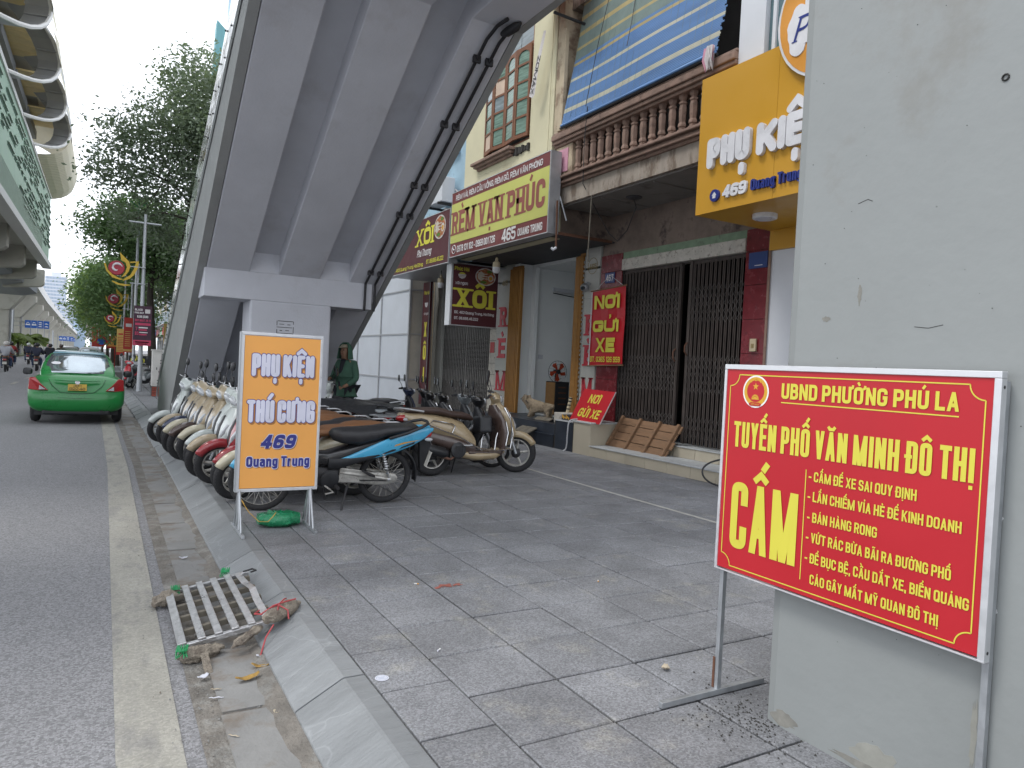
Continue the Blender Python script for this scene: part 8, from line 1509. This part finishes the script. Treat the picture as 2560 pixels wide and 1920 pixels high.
for (x, y, top, helm, bc, a, b_) in ((-4.75, 48.5, 'cloth_grey', 'plate_white', 'paint_black', 'rider in a pale grey jacket with a cross-body strap at the far left', 'black motorbike with lit tail lamp under the grey-jacketed rider'), (-3.55, 52, 'cloth_navy', 'black_plastic', 'paint_brown', 'rider in a dark navy jacket nearest the taxi', 'brown motorbike under the navy-jacketed rider'), (-3.1, 56, 'cloth_dark', 'paint_black', 'paint_black', 'rider in a black hooded jacket beside the navy one', 'black motorbike under the hooded rider'), (-2.6, 58.5, 'cloth_olive', 'paint_brown', 'paint_grey', 'rider in an olive jacket close behind the taxi roofline', 'grey motorbike under the olive-jacketed rider'),
    (-5.4, 58, 'cloth_red', 'paint_black', 'paint_red', 'rider in a red jacket behind the grey-jacketed one', 'red motorbike under the red-jacketed rider'), (-5.9, 52, 'cloth_dark', 'paint_navy', 'paint_black', 'rider in black at the frame edge behind the grey-jacketed one', 'black motorbike at the left frame edge'), (-5.2, 68, 'cloth_navy', 'paint_pearl', 'paint_navy', 'farther rider in navy among the traffic', 'navy motorbike farther up the road'), (-4.2, 74, 'cloth_grey', 'paint_red', 'paint_black', 'farthest rider in grey among the traffic', 'farthest black motorbike in the traffic')):
    simple_bike(x, y, bc, b_); rider(x, y, top, helm, a)
def simple_car(x, y, col, lab):
    t = thing('car', lab, 'car', (x, y, 0), 'cars in the distant traffic'); T = Matrix.Translation((x, y, 0)); MB(T).loft([(0, 0, .6, .7, .2, 3.5), (.1, 0, .65, .84, .34, 4), (.6, 0, .68, .87, .38, 4), (3.4, 0, .66, .87, .36, 4), (4.2, 0, .55, .7, .2, 3)], 'y', 24).build('body', col, t, smooth=60); MB(T).loft([(.1, 0, 1.0, .7, .06), (.35, 0, 1.25, .70, .28), (1.4, 0, 1.3, .68, .33), (2.6, 0, 1.2, .68, .24), (3.2, 0, 1.0, .7, .05)], 'y', 20, 3.4).build('cabin', col, t, smooth=60)
    MB(T).add([(-.55, .12, 1.1), (.55, .12, 1.1), (.52, .24, 1.45), (-.52, .24, 1.45)], [(0, 1, 2, 3)]).build('rear_window', 'car_glass', t)
    for s_ in (-1, 1): MB(T).box(s_ * .78 - .1, s_ * .78 + .1, -.01, .1, .75, .95).build('tail_light', 'lens_red', t); MB(T).torus((s_ * .75, .8, .3), .2, .09, 'x', 16, 6).build('wheel', 'rubber', t); MB(T).torus((s_ * .75, 3.4, .3), .2, .09, 'x', 16, 6).build('wheel', 'rubber', t)
simple_car(-2.6, 74, 'paint_black', 'black car partly hidden beyond the taxi roof'); simple_car(-.9, 60, 'white_paint', 'white car just beyond the taxi, its roof above the taxi'); simple_car(-3.4, 88, 'paint_grey', 'grey car in the distant traffic')
# ================================================================ DOG
defm('dog_fur', (.34, .27, .19), .95, v=.3, s=25, b=1., bs=90)
dg = thing('dog', 'fluffy beige dog with a collar standing at the top of the dark step', 'dog', (7.75, 12.5, .60)); f_ = Vector((-.55, .83, 0)); s2_ = Vector((.83, .55, 0))
def Q(f, s_, z): v = Vector((7.80, 12.40, .60)) + f_ * f + s2_ * s_; return (v.x, v.y, .60 + z)
Jd = dict(rump=Q(-.20, 0, .25) + (.095,), mid=Q(0, 0, .24) + (.10,), chest=Q(.17, 0, .25) + (.11,), neck=Q(.26, 0, .34) + (.085,), head=Q(.32, .02, .41) + (.085,), muz=Q(.41, .04, .37) + (.045,), tail=Q(-.33, 0, .27) + (.035,), fl1=Q(.17, .06, .14) + (.045,), fl2=Q(.18, .06, .02) + (.035,), fr1=Q(.15, -.06, .14) + (.045,), fr2=Q(.22, -.07, .02) + (.035,), bl1=Q(-.20, .06, .15) + (.05,), bl2=Q(-.24, .06, .09) + (.035,), bl3=Q(-.21, .06, .02) + (.033,), br1=Q(-.18, -.07, .15) + (.05,), br2=Q(-.23, -.07, .09) + (.035,), br3=Q(-.2, -.07, .02) + (.033,))
o = skinned('body', Jd, [('rump', 'mid'), ('mid', 'chest'), ('chest', 'neck'), ('neck', 'head'), ('head', 'muz'), ('rump', 'tail'), ('chest', 'fl1'), ('fl1', 'fl2'), ('chest', 'fr1'), ('fr1', 'fr2'), ('rump', 'bl1'), ('bl1', 'bl2'), ('bl2', 'bl3'), ('rump', 'br1'), ('br1', 'br2'), ('br2', 'br3')], 'dog_fur', dg, 3, root='mid')
tx_ = D.textures.new('fur', 'CLOUDS'); tx_.noise_scale = .03; m = o.modifiers.new('d', 'DISPLACE'); m.texture = tx_; m.strength = .035
for s_ in (-1, 1): a = Q(.30, .02 + s_ * .075, .46); b_ = Q(.29, .02 + s_ * .10, .36); MB().tube([a, b_], [.035, .022], 8).build('ear', 'dog_fur', dg, smooth=True)
MB().ball(Q(.46, .045, .375), .015, .015, .012, 8, 5).build('nose', 'black_plastic', dg); nk = Q(.25, 0, .33); MB().torus((0, 0, 0), .095, .008, 'z', 20, 5, T=Matrix.Translation(nk) @ Matrix.Rotation(.8, 4, Vector((s2_.x, s2_.y, 0)))).build('collar', 'black_plastic', dg)

# curly coat: short tufts over the body
V = []; Fq = []; r = random.Random(9); segs = [('rump', 'mid'), ('mid', 'chest'), ('chest', 'neck'), ('neck', 'head'), ('head', 'muz'), ('chest', 'fl1'), ('fl1', 'fl2'), ('chest', 'fr1'), ('fr1', 'fr2'), ('rump', 'bl1'), ('bl1', 'bl3'), ('rump', 'br1'), ('br1', 'br3')]
for _ in range(5200):
    a, b_ = r.choice(segs[:5] if r.random() < .65 else segs); t_ = r.random(); A, B = Vector(Jd[a][:3]), Vector(Jd[b_][:3]); ra = Jd[a][3] * (1 - t_) + Jd[b_][3] * t_; ax = (B - A).normalized(); d_ = Vector((r.gauss(0, 1), r.gauss(0, 1), r.gauss(0, 1))); d_ = (d_ - ax * d_.dot(ax)).normalized(); p_ = A.lerp(B, t_) + d_ * ra * .96
    if p_.z < .61: continue
    e_ = p_ + d_ * r.uniform(.006, .018) + Vector((r.uniform(-.01, .01), r.uniform(-.01, .01), -r.uniform(.006, .022))); sd = ax * r.uniform(.003, .006); k0 = len(V); V += [tuple(p_ - sd), tuple(p_ + sd), tuple(e_)]; Fq.append((k0, k0 + 1, k0 + 2))
npmesh('fur', V, Fq, 'dog_fur', dg, kind='stuff')
